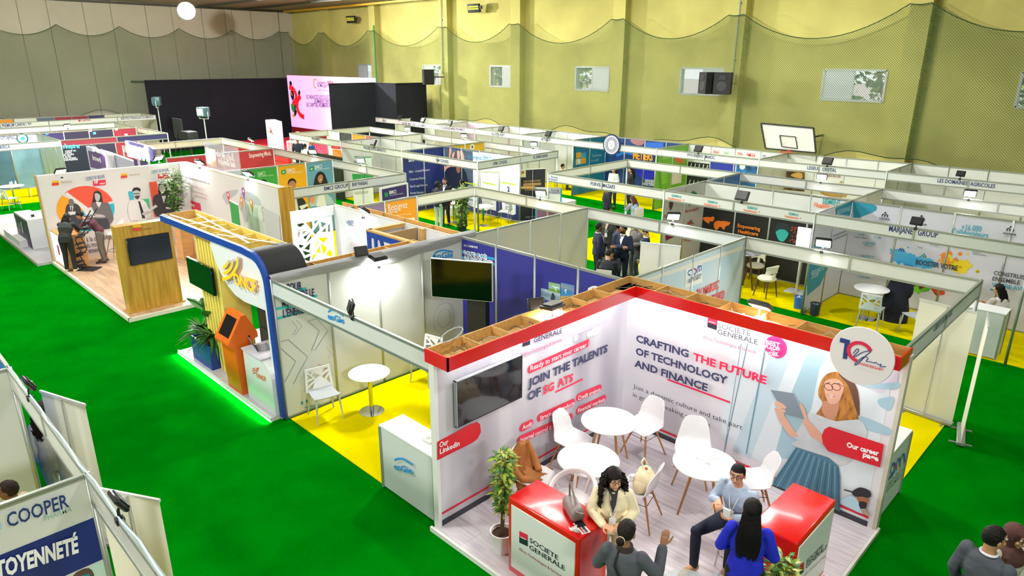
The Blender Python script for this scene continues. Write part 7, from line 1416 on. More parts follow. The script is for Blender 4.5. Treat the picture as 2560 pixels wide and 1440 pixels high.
def limb(mb, pts, rs, m='ffffff', n=12):
    """tapered limb with round joints"""
    q = []; r = []
    for i in range(len(pts) - 1):
        a, b = V(pts[i]), V(pts[i + 1])
        for k in range(4): t = k / 4; q.append(a.lerp(b, t)); r.append(rs[i] * (1 - t) + rs[i + 1] * t)
    q.append(V(pts[-1])); r.append(rs[-1]); mb.tube(q, r, m, n)
    for p, rr in zip(pts, rs): mb.ball(p, rr * 1.0, m, n)
def hand(mb, w, d, nrm, curl=.5, s=1.0, side=1, spread=.25):
    """palm, four jointed fingers and a thumb; d = finger direction, nrm = palm facing"""
    w = V(w); d = V(d).normalized(); nrm = V(nrm); nrm = (nrm - d * nrm.dot(d)).normalized(); x = d.cross(nrm) * side
    rings(mb, [w - d * .01, w + d * .03 * s, w + d * .085 * s], [.026 * s, .04 * s, .042 * s], [.02 * s, .017 * s, .013 * s], x)
    for i, (o, L) in enumerate(((-.031, .072), (-.011, .082), (.011, .078), (.031, .06))):
        p = w + d * .08 * s + x * o * s; dd = (d + x * o * 9 * spread).normalized(); pts = [p - dd * .01]; a = 0
        for k, f in enumerate((.45, .3, .25)): a += curl * (.5, .9, .7)[k]; v = dd * math.cos(a) + nrm * math.sin(a); p = p + v * L * f * s; pts.append(p)
        limb(mb, pts, [.0105 * s, .0095 * s, .009 * s, .0078 * s], n=8)
    p = w + d * .025 * s - x * .03 * s; v1 = (d * .55 - x * .75 + nrm * .35).normalized(); v2 = (d * .8 - x * .3 + nrm * .5 * curl).normalized(); limb(mb, [p, p + v1 * .04 * s, p + v1 * .04 * s + v2 * .035 * s, p + v1 * .04 * s + v2 * .06 * s], [.014 * s, .012 * s, .0105 * s, .009 * s], n=8)
def person(label, loc, face, J=None, skin='b98a6a', hair='1c1614', hs='short', top='20242e', legs='1d2230', shoes='15151a', top_kind='jacket', leg_kind='trousers', head=(0, 0), ht=1.72, vox=.012, hands=(.4, .4), hdir=None, glasses=False, beard=False, shirt=None, hideh=False, woman=False, extra=None, group=None):
    """local frame: +y is where the person faces; J overrides joints, head = (turn, nod) in degrees"""
    a = math.atan2(face[1], face[0]) - math.pi / 2; t = thing('person', label, 'person', loc, a, group); k = ht / 1.72; t.scale = (k, k, k)
    sw = .165 if woman else .19
    j = dict(pel=(0, 0, .95), chest=(0, .01, 1.24), neck=(0, -.005, 1.44), head=(0, .025, 1.585), shL=(-sw, 0, 1.40), shR=(sw, 0, 1.40), elL=(-sw - .05, -.03, 1.12), elR=(sw + .05, -.03, 1.12), wrL=(-sw - .04, .07, .88), wrR=(sw + .04, .07, .88),
             hiL=(-.09, 0, .92), hiR=(.09, 0, .92), knL=(-.1, .03, .5), knR=(.1, .03, .5), anL=(-.11, -.01, .09), anR=(.11, -.01, .09), toL=(-.13, .15, .03), toR=(.13, .15, .03)); j.update(J or {}); j = {q: V(v) for q, v in j.items()}
    for q in ('shL', 'shR'): j[q].z -= .03; j[q].x *= .96
    xs = (j['shR'] - j['shL']).normalized(); xh = (j['hiR'] - j['hiL']).normalized(); S = C(skin, .5)
    Hm = Matrix.Translation(j['head']) @ Matrix.Rotation(R(head[0]), 4, 'Z') @ Matrix.Rotation(R(-head[1]), 4, 'X')
    def h(x, y, z): return Hm @ V((x, y, z))
    hr = Hm.to_3x3()
    # ---- body
    b = MB(); b.ball(h(0, -.006, .022), 1, S, 22, (.074, .094, .098), hr); b.ball(h(0, .022, -.035), 1, S, 18, (.056, .066, .075), hr); b.ball(h(0, .062, -.088), .022, S, 10); b.tube([h(0, .082, .03), h(0, .1, .0), h(0, .112, -.022)], [.009, .012, .015], S, 8)
    for s in (-1, 1): b.ball(h(s * .077, -.008, -.008), 1, S, 10, (.012, .02, .032), hr); b.ball(h(s * .035, .062, -.03), .024, S, 8); b.ball(h(s * .022, .08, .043), 1, S, 8, (.02, .012, .008), hr)
    b.ball(h(0, .088, -.052), 1, S, 8, (.024, .012, .012), hr)
    limb(b, [j['neck'] - V((0, 0, .03)), h(0, -.02, -.07)], [.058 if not woman else .05, .052 if not woman else .045], S)
    tw = .155 if woman else .18
    rings(b, [j['pel'] - V((0, 0, .06)), j['pel'], j['pel'].lerp(j['chest'], .5), j['chest'], j['neck'] - V((0, 0, .06)), j['neck']], [.13, .15, .12, tw - .02, tw * .58, .05], [.09, .1, .085, .09, .055, .045], [xh, xh, xs, xs, xs, xs], S)
    for s, q in (('L', -1), ('R', 1)):
        limb(b, [j['sh' + s], j['el' + s], j['wr' + s]], [.04, .036, .025], S); limb(b, [j['hi' + s], j['kn' + s], j['an' + s]], [.08, .052, .036], S); limb(b, [j['an' + s], j['to' + s]], [.035, .028], S)
        cu = hands[0 if s == 'L' else 1]
        if cu is not None:
            d = (j['wr' + s] - j['el' + s]).normalized(); nn = V((-q, .3, 0)); ov = (hdir or {}).get(s)
            if ov: d, nn = V(ov[0]), V(ov[1])
            hand(b, j['wr' + s] + d * .015, d, nn, cu, 1.0 if not woman else .92, 1)
    remesh(b, 'body', t, S, vox, 1)
    for s in (-1, 1):
        m = MB(); m.ball(h(s * .031, .079, .018), .0125, C('f2eee8', .2), 10); m.ball(h(s * .031, .0865, .018), .0068, C('2a1a12', .15), 8); m.build('eye', t)
        m = MB(); m.tube([h(s * .012, .094, .04), h(s * .033, .094, .048), h(s * .055, .078, .042)], [.004, .005, .003], C(hair, .8), 6); m.build('eyebrow', t)
    m = MB(); m.tube([h(-.024, .09, -.052), h(-.01, .0985, -.049), h(0, .099, -.051), h(.01, .0985, -.049), h(.024, .09, -.052)], [.002, .0055, .006, .0055, .002], C('a8564c' if woman else '9a5f50', .4), 6); m.build('lips', t)
    if glasses:
        m = MB()
        for s in (-1, 1): m.tube([h(s * .032 + .024 * math.cos(i * .5), .1, .016 + .021 * math.sin(i * .5)) for i in range(14)], .0028, C('3a1c20', .3), 5); m.tube([h(s * .056, .098, .02), h(s * .078, .04, .02), h(s * .078, -.01, .015)], .0025, C('3a1c20', .3), 5)
        m.tube([h(-.009, .103, .018), h(.009, .103, .018)], .0028, C('3a1c20', .3), 5); m.build('glasses', t)
    # ---- hair
    hm = mat('hair_' + hair, hair, .6, spec=.25, noise=.3, scale=40, bump=.5, bscale=60); m = MB()
    def cap(sx, sy, sz, oy=-.012, oz=.026, face_z=.055, m_=hm, low=-.05, fr=.05):
        n, hh = 30, 18; vs = []; fs = []
        for i in range(hh + 1):
            ph = math.pi * .74 * i / hh
            for q in range(n):
                th = 2 * math.pi * q / n; x, y, z = math.sin(ph) * math.cos(th) * sx, math.sin(ph) * math.sin(th) * sy, math.cos(ph) * sz
                inside = (y + oy > fr * .2 and z + oz < face_z * (1 if y + oy > .03 else .6)) or z + oz < low and y > -.02
                sc = .86 if inside else 1 + .015 * math.sin(q * 5 + i)
                vs.append(h(x * sc, y * sc + oy, z * sc + oz))
        fs = [(i * n + q, i * n + (q + 1) % n, (i + 1) * n + (q + 1) % n, (i + 1) * n + q) for i in range(hh) for q in range(n)]; m.add(vs, fs, m_, True)
    if hs == 'short': cap(.082, .101, .103)
    elif hs == 'balding': cap(.078, .099, .1, face_z=.085)
    elif hs == 'bun': cap(.081, .101, .101); m.ball(h(.0, -.125, -.04), .042, hm, 14, (1, .8, 1.05)); m.ball(h(0, -.09, -.03), .04, hm, 10)
    elif hs == 'long':
        cap(.088, .106, .104); P_b = [h(0, -.03, .05), h(0, -.055, -.03)] ; z0 = h(0, -.06, -.05)
        bk = hr @ V((0, -1, 0)); P_b += [z0 + V((0, 0, -.1)) + bk * .045, z0 + V((0, 0, -.22)) + bk * .055, z0 + V((0, 0, -.34)) + bk * .05, z0 + V((0, 0, -.42)) + bk * .045]
        rings(m, P_b, [.075, .088, .1, .112, .105, .08], [.05, .055, .05, .045, .035, .02], hr @ V((1, 0, 0)), hm, 20)
        rr = random.Random(8)
        for i in range(26):
            x = (i / 25 - .5) * .2; m.tube([h(x * .75, -.1, .0), P_b[2] + hr @ V((x, -.045, 0)), P_b[3] + hr @ V((x * 1.1, -.045, 0)), P_b[4] + hr @ V((x, -.035, 0)), P_b[5] + hr @ V((x * .9, -.02, rr.uniform(-.03, .02)))], [.008, .01, .01, .008, .003], hm, 5)
    elif hs == 'curly':
        cap(.094, .11, .112); rr = random.Random(5)
        for i in range(95):
            an = rr.uniform(R(168), R(372)); r0 = .07 + .02 * rr.random(); top_ = h(r0 * math.cos(an), r0 * 1.05 * math.sin(an), .05 + .04 * rr.random()); L = rr.uniform(.22, .42); ou = hr @ V((math.cos(an), math.sin(an), 0)); pts = []
            for k_ in range(19):
                s_ = k_ / 18; tw_ = s_ * L * 85 + i; off = min(1, s_ * 3) * (.03 + .02 * rr.random()); pts.append(top_ + ou * (off + .03 * s_) + V((.012 * math.cos(tw_), .012 * math.sin(tw_), -s_ * L)))
            m.tube(pts, [.011] * 17 + [.007, .003], hm, 5)
    elif hs == 'hijab':
        hm = mat('scarf_' + hair, hair, .8, noise=.15, scale=9, bump=.5, bscale=16)
        cap(.094, .112, .112, face_z=.062, m_=hm, low=-.3, fr=.25); rings(m, [h(0, -.03, .0), h(0, -.02, -.08), j['neck'] + V((0, 0, .02)), j['chest'] + V((0, .01, .13)), j['chest'] + V((0, .01, .04))], [.09, .085, .08, .155, .16], [.09, .085, .085, .125, .12], xs, hm, 20)
    elif hs == 'cap':
        cap(.08, .1, .1, m_=hm); n2 = C('1a2140', .8); m.lathe([(.098, -.0), (.102, .06), (.085, .1), (.04, .118), (0, .12)], n2, n=26, sy=1.12); m.v[-26 * 5:] = [tuple(h(x, y - .005, z + .02)) for x, y, z in m.v[-26 * 5:]]
        m.add([h(x, y, z) for x, y, z in ((-.07, .08, .03), (.07, .08, .03), (.05, .17, .02), (-.05, .17, .02))], [(0, 1, 2, 3)], n2)
    if beard: m.ball(h(0, .035, -.062), 1, C(hair, .8), 14, (.058, .06, .055), hr)
    if m.v: m.build('hair' if hs not in ('hijab', 'cap') else ('headscarf' if hs == 'hijab' else 'cap_and_hair'), t)
    # ---- clothes
    def cloth(c): return mat('cloth_' + c, c, .85, noise=.14, scale=7, bump=.6, bscale=11)
    T = cloth(top); m = MB(); g = .018 if top_kind == 'jacket' else .012; hem = j['pel'] - V((0, 0, .1 if top_kind == 'jacket' else .02))
    if 'hem' in j: hem = j['hem']
    rings(m, [hem, j['pel'] + V((0, 0, .04)), j['pel'].lerp(j['chest'], .5), j['chest'], j['chest'].lerp(j['neck'], .62), j['neck'] - V((0, 0, .012))], [.165 + g, .155 + g, .135 + g, tw + g, tw * .82 + g, .062 + g], [.115 + g, .11 + g, .1 + g, .112 + g, .085 + g, .058 + g], [xh, xh, xs, xs, xs, xs], n=20)
    for s in 'LR': limb(m, [j['sh' + s], j['el' + s], j['wr' + s] * .93 + j['el' + s] * .07], [.047 + g, .04 + g, .031 + g])
    remesh(m, 'jacket' if top_kind == 'jacket' else 'shirt', t, T, max(vox, .012), 3)
    if shirt:
        m = MB(); c0 = j['chest']; n0 = j['neck']; fw = xs.cross(V((0, 0, 1))) * -1
        A = [n0 + fw * .062 - xs * .05 + V((0, 0, -.002)), n0 + fw * .062 + xs * .05 + V((0, 0, -.002)), c0 + fw * (.128 + g) + xs * .03 + V((0, 0, .08)), c0 + fw * (.135 + g) + V((0, 0, -.03)), c0 + fw * (.128 + g) - xs * .03 + V((0, 0, .08))]
        m.add(A + [p - fw * .03 for p in A], [(0, 1, 2, 3, 4), (5, 6, 7, 8, 9), (0, 1, 6, 5), (1, 2, 7, 6), (2, 3, 8, 7), (3, 4, 9, 8), (4, 0, 5, 9)], C(shirt, .7)); m.tube([n0 + V((.066 * math.cos(q * .45), .062 * math.sin(q * .45), .004)) for q in range(15)], .012, C(shirt, .7), 6); m.build('shirt_collar', t)
    L_ = cloth(legs); m = MB()
    if leg_kind == 'skirt': rings(m, [j['pel'] + V((0, 0, .04)), j['pel'] - V((0, 0, .1)), (j['knL'] + j['knR']) / 2, (j['anL'] + j['anR']) / 2 + V((0, 0, .1))], [.15, .18, .2, .23], [.11, .13, .17, .2], xh)
    else:
        rings(m, [j['pel'] + V((0, 0, .05)), j['pel'] - V((0, 0, .02)), j['pel'] - V((0, 0, .09))], [.15, .165, .15], [.105, .12, .11], xh)
        for s in 'LR': limb(m, [j['hi' + s], j['kn' + s], j['an' + s] + V((0, 0, .01))], [.1, .068, .052])
    remesh(m, 'trousers' if leg_kind != 'skirt' else 'skirt', t, L_, max(vox, .012), 2)
    for s in 'LR':
        m = MB(); an, to = j['an' + s], j['to' + s]; d = (to - an); d.z = 0; d.normalize(); x = d.cross(V((0, 0, 1))); z = an.z - .09
        rings(m, [an - d * .06 + V((0, 0, -.05)), an + V((0, 0, -.04)), to.lerp(an, .4) + V((0, 0, .0)), to + d * .02, to + d * .06], [.03, .04, .042, .045, .025], [.035, .045, .034, .026, .016], x); m.mats = [C(shoes, .4)]; m.m = [0] * len(m.m); m.build('shoe', t)
    if extra: extra(t, j, h, cloth)
    return t
def lanyard(c='e8e8ec', badge='f2f2f2'):
    def f(t, j, h, cloth):
        m = MB(); n = j['neck']; c0 = j['chest'] + V((0, .15, -.06)); m.tube([n + V((-.07, -.02, .01)), n + V((-.075, .05, -.06)), c0 + V((-.02, 0, .0)), c0 + V((0, 0, -.03))], .006, C(c), 5); m.tube([n + V((.07, -.02, .01)), n + V((.075, .05, -.06)), c0 + V((.02, 0, 0)), c0 + V((0, 0, -.03))], .006, C(c), 5); m.build('lanyard', t)
        m = MB(); m.box(c0 + V((-.035, -.004, -.13)), c0 + V((.035, .004, -.03)), badge); m.build('badge', t)
    return f
VF = .0065
# --- the four people of the red and white stand
def ex1(t, j, h, cloth):
    lanyard('f2f2f2', 'f6f6f6')(t, j, h, cloth)
person('woman with long curly dark hair, round glasses and cream blazer', (6.30, .62, PZ), (.62, -.78), dict(pel=(0, -.02, .93), chest=(0, .03, 1.2), neck=(0, .03, 1.4), head=(0, .07, 1.53), shL=(-.165, .03, 1.36), shR=(.165, .03, 1.36), elL=(-.25, .02, 1.1), elR=(.23, .05, 1.1), wrL=(-.12, .2, 1.06), wrR=(.1, .27, 1.08)),
       'e6b08a', '1f1412', 'curly', 'fff0c8', 'f4e6c4', 'd8d0c0', head=(16, 4), vox=VF, glasses=True, woman=True, shirt='2a2a30', ht=1.7, hdir=dict(L=((.8, .6, -.1), (0, 0, -1)), R=((-.6, .7, .3), (0, -.3, -1))), extra=ex1, hands=(.5, .4))
def ex2(t, j, h, cloth):
    m = MB(); m.tube([h(.03 * math.cos(q * .6), -.118, -.04 + .035 * math.sin(q * .6)) for q in range(12)], .014, C('d8c8a8'), 6); m.build('scrunchie', t)
    m = MB(); m.tube([V((.02, .1, 1.42)), V((-.04, -.06, 1.44)), V((-.06, -.12, 1.3)), V((.05, -.145, 1.1)), V((.17, -.12, .9)), V((.2, .0, .82))], .011, C('15151a', .5), 6); m.build('bag_strap', t); m = MB(); m.bbox((.14, -.1, .62), (.3, .08, .84), '18181c', .02); m.build('shoulder_bag', t)
    m = MB(); rings(m, [V((0, 0, 1.38)), V((0, 0, 1.47))], [.09, .07], [.085, .065], (1, 0, 0), cloth('3a2c2a')); m.build('roll_neck', t)
    m = MB(); a_ = j['wrR']; m.tube([a_ + V((.03 * math.cos(q * .6), .03 * math.sin(q * .6), -.01)) for q in range(12)], .008, C('1c1c20'), 6); m.build('bracelet', t)
person('woman in dark grey blazer with low bun, seen from behind, one hand raised', (7.0, -.14, 0), (-.35, .93), dict(elR=(.3, .06, 1.16), wrR=(.3, .22, 1.38), elL=(-.26, .05, 1.14), wrL=(-.16, .24, 1.15)),
       'a87658', '241a16', 'bun', '565a62', '16171c', '15151a', head=(-10, 8), vox=VF, woman=True, ht=1.77, hands=(.5, .12), hdir=dict(R=((.1, .25, 1), (-.3, 1, .0))), extra=ex2)
def ex3(t, j, h, cloth):
    lanyard('d8e0e6', 'f0f0f0')(t, j, h, cloth); m = MB(); m.box((-.1, .4, .93), (-.02, .42, 1.03), 'f4f4f4'); m.box((-.1, .399, .93), (-.02, .398, .96), 'd8202c'); m.build('held_card', t)
man_p = (7.12, 1.98, PZ)
person('man in light blue shirt and navy trousers sitting on a stool, smiling', man_p, (-.02, -1), dict(pel=(0, 0, .68), hem=(0, .0, .62), chest=(0, .04, .96), neck=(0, .08, 1.17), head=(0, .13, 1.31), shL=(-.19, .06, 1.12), shR=(.19, .06, 1.12), elL=(-.27, .1, .86), elR=(.27, .12, .86), wrL=(-.09, .32, .88), wrR=(.1, .33, 1.02),
       hiL=(-.09, .02, .66), hiR=(.09, .02, .66), knL=(-.16, .42, .66), knR=(.27, .42, .56), anL=(-.12, .36, .26), anR=(.26, .42, .1), toL=(-.13, .5, .2), toR=(.3, .57, .03)),
       'd9a27c', '16110f', 'short', 'b4c6dc', '1a2036', 'b08a50', 'shirt', head=(14, 0), vox=VF, glasses=True, hands=(.9, .9), hdir=dict(L=((.7, .7, .1), (0, 0, 1)), R=((-.5, .8, .1), (-.2, -.2, -1))), extra=ex3, ht=1.74)
t = thing('bar_stool', 'chrome-legged stool under the man in light blue shirt', 'stool', (7.12, 1.98, PZ)); m = MB(); m.bbox((-.19, -.19, .54), (.19, .19, .59), 'e6e6e8', .02); m.build('seat', t)
for a_ in (0, 90, 180, 270): m = MB(); m.tube([(.14 * math.cos(R(a_ + 45)), .14 * math.sin(R(a_ + 45)), .54), (.2 * math.cos(R(a_ + 45)), .2 * math.sin(R(a_ + 45)), 0)], .011, CHROME, 8); m.build('leg', t)
m = MB(); m.tube([(.18 * math.cos(R(k_ * 20)), .18 * math.sin(R(k_ * 20)), .2) for k_ in range(19)], .009, CHROME, 6); m.build('foot_ring', t)
person('woman in bright blue blazer with long straight black hair, seen from behind', (7.70, .95, PZ), (-.38, .92), dict(elL=(-.25, .02, 1.12), wrL=(-.14, .2, 1.05), elR=(.25, .02, 1.12), wrR=(.14, .2, 1.05)), 'c89a78', '120e10', 'long', '1a2ad0', '1c1c22', '15151a', head=(0, 8), vox=VF, woman=True, ht=1.74)
# --- lower right corner
pz = at(2482, 1348, 1.62); person('man in grey suit seen from behind, lower right corner', (pz.x, pz.y, 0), (.35, .95), None, 'c09068', '17120f', 'short', '4d535c', '4d535c', '1a1a1e', head=(-25, 0), vox=VF, shirt='dfe2ea', ht=1.76)
pz = at(2532, 1350, 1.55); person('woman in brown headscarf and glasses beside the grey-suited man', (pz.x - .02, pz.y + .2, 0), (.8, -.55), None, 'd0a078', '5a3630', 'hijab', 'cfc8ba', '2a2a30', '15151a', head=(10, 10), vox=VF, glasses=True, woman=True, ht=1.62)
pz = at(2558, 1196, .05); person('person walking just outside the right edge, only a dark shoe showing', (pz.x + .28, pz.y + .25, 0), (1, .3), dict(anL=(-.2, -.22, .09), toL=(-.2, -.06, .03)), 'b08060', '16110f', 'short', '22242c', '18181c', '101014', vox=.02)
# --- left edge
pz = at(88, 1060, 1.55); person('woman with long curly brown hair in white, between the posts at the left edge', (pz.x - .05, pz.y + .12, 0), (-.6, .5), None, 'c49a78', '2a1a12', 'curly', 'd8d4ca', 'd8d4ca', 'c8c4ba', vox=.012, woman=True, ht=1.8)
pz = at(28, 1232, 1.5); person('person with very short hair below the curly-haired woman, left edge', (pz.x, pz.y, 0), (-.6, -.8), None, '7a5238', '2a1c14', 'balding', 'c8b89a', '2a2a30', '15151a', vox=.014, ht=1.66)
# --- stand with the colour wheel
person('person in dark hood and coat leaning on the oak counter', (-11.95, -.22, .08), (-.75, .6), dict(chest=(0, .12, 1.2), neck=(0, .22, 1.36), head=(0, .32, 1.46), shL=(-.18, .2, 1.33), shR=(.18, .2, 1.33), elL=(-.2, .42, 1.12), elR=(.2, .42, 1.12), wrL=(-.08, .6, 1.08), wrR=(.08, .6, 1.08)), 'a87858', '121214', 'long', '2a2e2a', '23261f', 'd8ccb0', head=(0, 25), vox=.012, ht=1.74)
person('person in plaid shirt bending over the oak counter', (-12.35, .75, .08), (-.5, -.86), dict(chest=(0, .14, 1.2), neck=(0, .3, 1.36), head=(0, .42, 1.44), shL=(-.18, .26, 1.33), shR=(.18, .26, 1.33), elL=(-.22, .45, 1.1), elR=(.22, .45, 1.1), wrL=(-.08, .55, 1.02), wrR=(.08, .55, 1.02)), 'c08a68', '1a1412', 'short', '5a2c38', '77726a', '3a3a40', 'shirt', head=(0, 30), vox=.012, ht=1.7)
# --- services stand
def stand(label, x, y, hz, face, dz=0, **kw):
    """place by the photo position of the head at head height hz"""
    p = at(x, y, hz); ht = kw.pop('ht', hz / 1.6 * 1.72 if hz > 1.3 else 1.7); return person(label, (p.x, p.y, .014), face, ht=ht, vox=kw.pop('vox', .014), **kw)
stand('man in black jacket and pale green trousers with his back to us', 1094, 462, 1.66, (-.1, 1), skin='4a3428', hair='14100e', top='1b2030', legs='c6d6c2', shoes='2a2a2a', head=(-30, 0)); stand('man in dark suit facing us between two others, services stand', 1112, 453, 1.64, (.5, -.85), skin='b07c58', hair='1a1412', top='15192a', legs='15192a', shirt='dfe2ea')
stand('man in black suit at the right of the group, services stand', 1156, 457, 1.62, (-.95, .1), skin='c08c68', hair='14100e', top='14161c', legs='14161c')
# --- crowded stand behind the blue panels
stand('man in navy suit at the left post of the crowded stand', 1496, 568, 1.62, (.6, .8), skin='6a4632', hair='14100e', top='18223e', legs='18223e', shirt='e8e8e4')
stand('man in dark grey open suit with a hanging badge, face hidden by the fascia', 1520, 541, 1.66, (.4, -.9), skin='9a6a4c', hair='14100e', top='3a3c40', legs='2c2e34', shirt='b8a890', extra=lanyard())
stand('man in blue suit with arms folded, looking to the left', 1559, 572, 1.66, (.3, -.95), skin='7a4c34', hair='14100e', top='15203c', legs='131a30', shirt='f0f0f0', head=(-35, 0), beard=True, J=dict(wrL=(.08, .22, 1.15), wrR=(-.08, .24, 1.18), elL=(-.25, .05, 1.1), elR=(.25, .05, 1.1)))
stand('person in blue sleeves partly hidden behind the bearded man', 1547, 566, 1.6, (.5, .8), skin='8a5a40', hair='14100e', top='1f3358', legs='18223e')
stand('person in grey coat and grey trousers, crowded stand', 1592, 563, 1.62, (-.3, -.9), skin='9a6c50', hair='1c1614', top='6f6d6a', legs='6b6c70', J=dict(wrL=(-.05, .25, 1.05), wrR=(.05, .25, 1.05)))
stand('man in navy suit reading, right of the crowded stand', 1616, 580, 1.55, (-.8, -.3), skin='c8a07c', hair='16110f', top='1c2848', legs='1c2848', shirt='f0f0f0', head=(0, 35))
p1 = at(1517, 634, 1.22); sit = dict(pel=(0, 0, .5), chest=(0, .06, .78), neck=(0, .12, .98), head=(0, .18, 1.11), shL=(-.19, .1, .94), shR=(.19, .1, .94), elL=(-.24, .2, .7), elR=(.24, .2, .7), wrL=(-.1, .42, .72), wrR=(.1, .42, .72), hiL=(-.09, .03, .48), hiR=(.09, .03, .48), knL=(-.13, .42, .47), knR=(.13, .42, .47), anL=(-.13, .4, .09), anR=(.13, .4, .09), toL=(-.13, .56, .03), toR=(.13, .56, .03), hem=(0, 0, .42))
person('man in dark suit sitting with his back to us, crowded stand', (p1.x, p1.y, .014), (-.4, .95), sit, 'c8a080', '2a2220', 'short', '20222c', '20222c', '15151a', head=(-20, 15), vox=.013, ht=1.78); plain_chair('pale chair under the seated man in the crowded stand', p1.x, p1.y, (-.4, .95))
p1 = at(1533, 622, 1.16); person('woman with dark hair seated beside him, looking down at a phone', (p1.x, p1.y, .014), (.4, -.9), sit, 'c08c68', '1a1214', 'long', '2a2c34', '1d2030', '15151a', head=(15, 25), vox=.013, ht=1.66, woman=True)
# --- others
stand('woman in white blouse standing at the blue counter, back centre', 1535, 424, 1.6, (.1, -1), skin='c49a78', hair='3a2418', hs='long', top='dcdcd8', legs='1d2438', woman=True, J=dict(wrL=(-.02, .22, 1.05), wrR=(.06, .24, 1.03)), hands=(.5, .5)); stand('woman in black with long hair near the blue posters', 1578, 425, 1.6, (-.5, -.8), skin='b98a68', hair='1c1412', hs='long', top='18181e', legs='18181e', woman=True)
stand('person in black behind the lettered fascia, between counter and desk', 1518, 470, 1.55, (.5, .8), skin='8a5c44', hair='1a1412', top='1c2030', legs='1c2030')
p1 = at(1590, 492, 1.2); person('woman in pale blue top leaning over the white desk', (p1.x, p1.y, .014), (-.95, .25), sit, 'c08c68', '5a3428', 'long', '9fb0cc', '2a2c38', '15151a', head=(0, 20), vox=.013, ht=1.68, woman=True); plain_chair('pale chair of the woman in pale blue top', p1.x, p1.y, (-.95, .25))
p1 = at(1398, 411, 1.2); person('person with black hair seated in the blank white stand', (p1.x, p1.y, .014), (.7, .7), sit, 'c8a078', '16110f', 'short', 'd8c8a8', '2a2c38', '15151a', vox=.014, ht=1.7); plain_chair('pale chair in the blank white stand, upper centre', p1.x, p1.y, (.7, .7))
p1 = at(2519, 722, 1.24); person('woman with long black hair behind the white counter at the right edge', (p1.x, p1.y, .014), (-.85, .5), sit, 'c89a78', '100e10', 'long', 'dcd8d4', '1c1c22', '15151a', head=(10, 5), vox=.012, ht=1.78, woman=True)
def g4s(t, j, h, cloth):
    vs, fs, x0, x1 = tmesh('G4S', 2); m = MB(); m.add([h(.0 + .09 * math.sin((v.x - (x0 + x1) / 2) * -.09 / .1 * 1.0), -.005 - .118 * math.cos((v.x - (x0 + x1) / 2) * .9), .055 + v.y * .055) for v in vs], fs, C('f0f0f0')); m.build('cap_lettering', t)
stand('guard in dark navy cap with white letters, seen from behind', 744, 356, 1.72, (-.62, .78), skin='8a5c44', hair='14100e', hs='cap', top='161a2c', legs='161a2c', ht=2.0, extra=g4s)
stand('man with short hair in pale shirt right of the guard', 762, 365, 1.55, (-.4, .9), skin='6a4632', hair='14100e', top='d8d6cc', legs='2a2c38', top_kind='shirt'); stand('man in blue jacket at the stage side, beside the black board', 778, 356, 1.6, (.8, .4), skin='9a6c50', hair='1a1412', top='1f4a8a', legs='1c2030')
# turn the voxel skins into plain meshes
bpy.context.view_layer.update(); dg = bpy.context.evaluated_depsgraph_get()
for o in PEND:
    me = bpy.data.meshes.new_from_object(o.evaluated_get(dg)); mt = o.data.materials[0]; me.materials.clear(); me.materials.append(mt); me['done'] = 1; o['_m'] = me.name
for o in PEND:
    me = bpy.data.meshes[o['_m']]; del o['_m']; o.modifiers.clear(); o.data = me
    me.polygons.foreach_set('use_smooth', [True] * len(me.polygons)); me.polygons.foreach_set('material_index', [0] * len(me.polygons))
# ================================================================== lamps on the stands
LG = mat('lamp_glow', 'ffffff', emit=28); LG2 = mat('lamp_glow_small', 'ffffff', emit=9); BLK = mat('lamp_black', '16171a', .4)
def arm_lamp(label, x, y, z, aim, power, lit=True, s=1.0, glow=None):
    """small led floodlight clamped to a rail; aim = direction of the light"""
    if z == 2.5:
        bst = min(((V((x, y, 0)) - (a + (b - a) * max(0, min(1, (V((x, y, 0)) - a).dot(b - a) / (b - a).dot(b - a))))).length, i, max(0, min(1, (V((x, y, 0)) - a).dot(b - a) / (b - a).dot(b - a)))) for i, (a, b) in enumerate(RUNS))
        if bst[0] < 1: q_ = RUNS[bst[1]][0].lerp(RUNS[bst[1]][1], bst[2]); x, y = q_.x, q_.y
    if lit and s == 1: s = 1.2
    t = thing('clamp_floodlight', label, 'lamp', (x, y, z)); d = V(aim).normalized(); q = d.to_track_quat('-Z', 'Y').to_matrix()
    def X(mb): mb.v = [tuple(q @ V(p) + V((0, 0, .13))) for p in mb.v]; return mb
    m = MB(); m.bbox((-.12 * s, -.09 * s, -.0), (.12 * s, .09 * s, .045 * s), BLK, .01, 1); m.box((-.1 * s, -.07 * s, .045 * s), (.1 * s, .07 * s, .06 * s), BLK)
    X(m).build('housing', t); m = MB(); m.box((-.1 * s, -.07 * s, -.006), (.1 * s, .07 * s, .0), (glow or LG) if lit else mat('lens_off', '8a8f8c', .2)); X(m).build('lens', t)
    m = MB(); m.tube([(0, 0, -.02), (0, 0, .06), tuple(q @ V((0, 0, .05)) + V((0, 0, .13)))], .012, BLK, 6); m.box((-.03, -.03, -.05), (.03, .03, .0), BLK); m.build('bracket', t)
    if lit and power:
        l = area('floodlight_beam', (x, y, z + .13), .22, power, (1, .99, .96), shape='DISK'); l.rotation_euler = d.to_track_quat('-Z', 'Y').to_euler(); l.location = V((x, y, z + .13)) + d * .02; l.data.spread = R(150)
    return t
D45 = (0, 0, -1)
def on(px, py, z): return at(px, py, z)
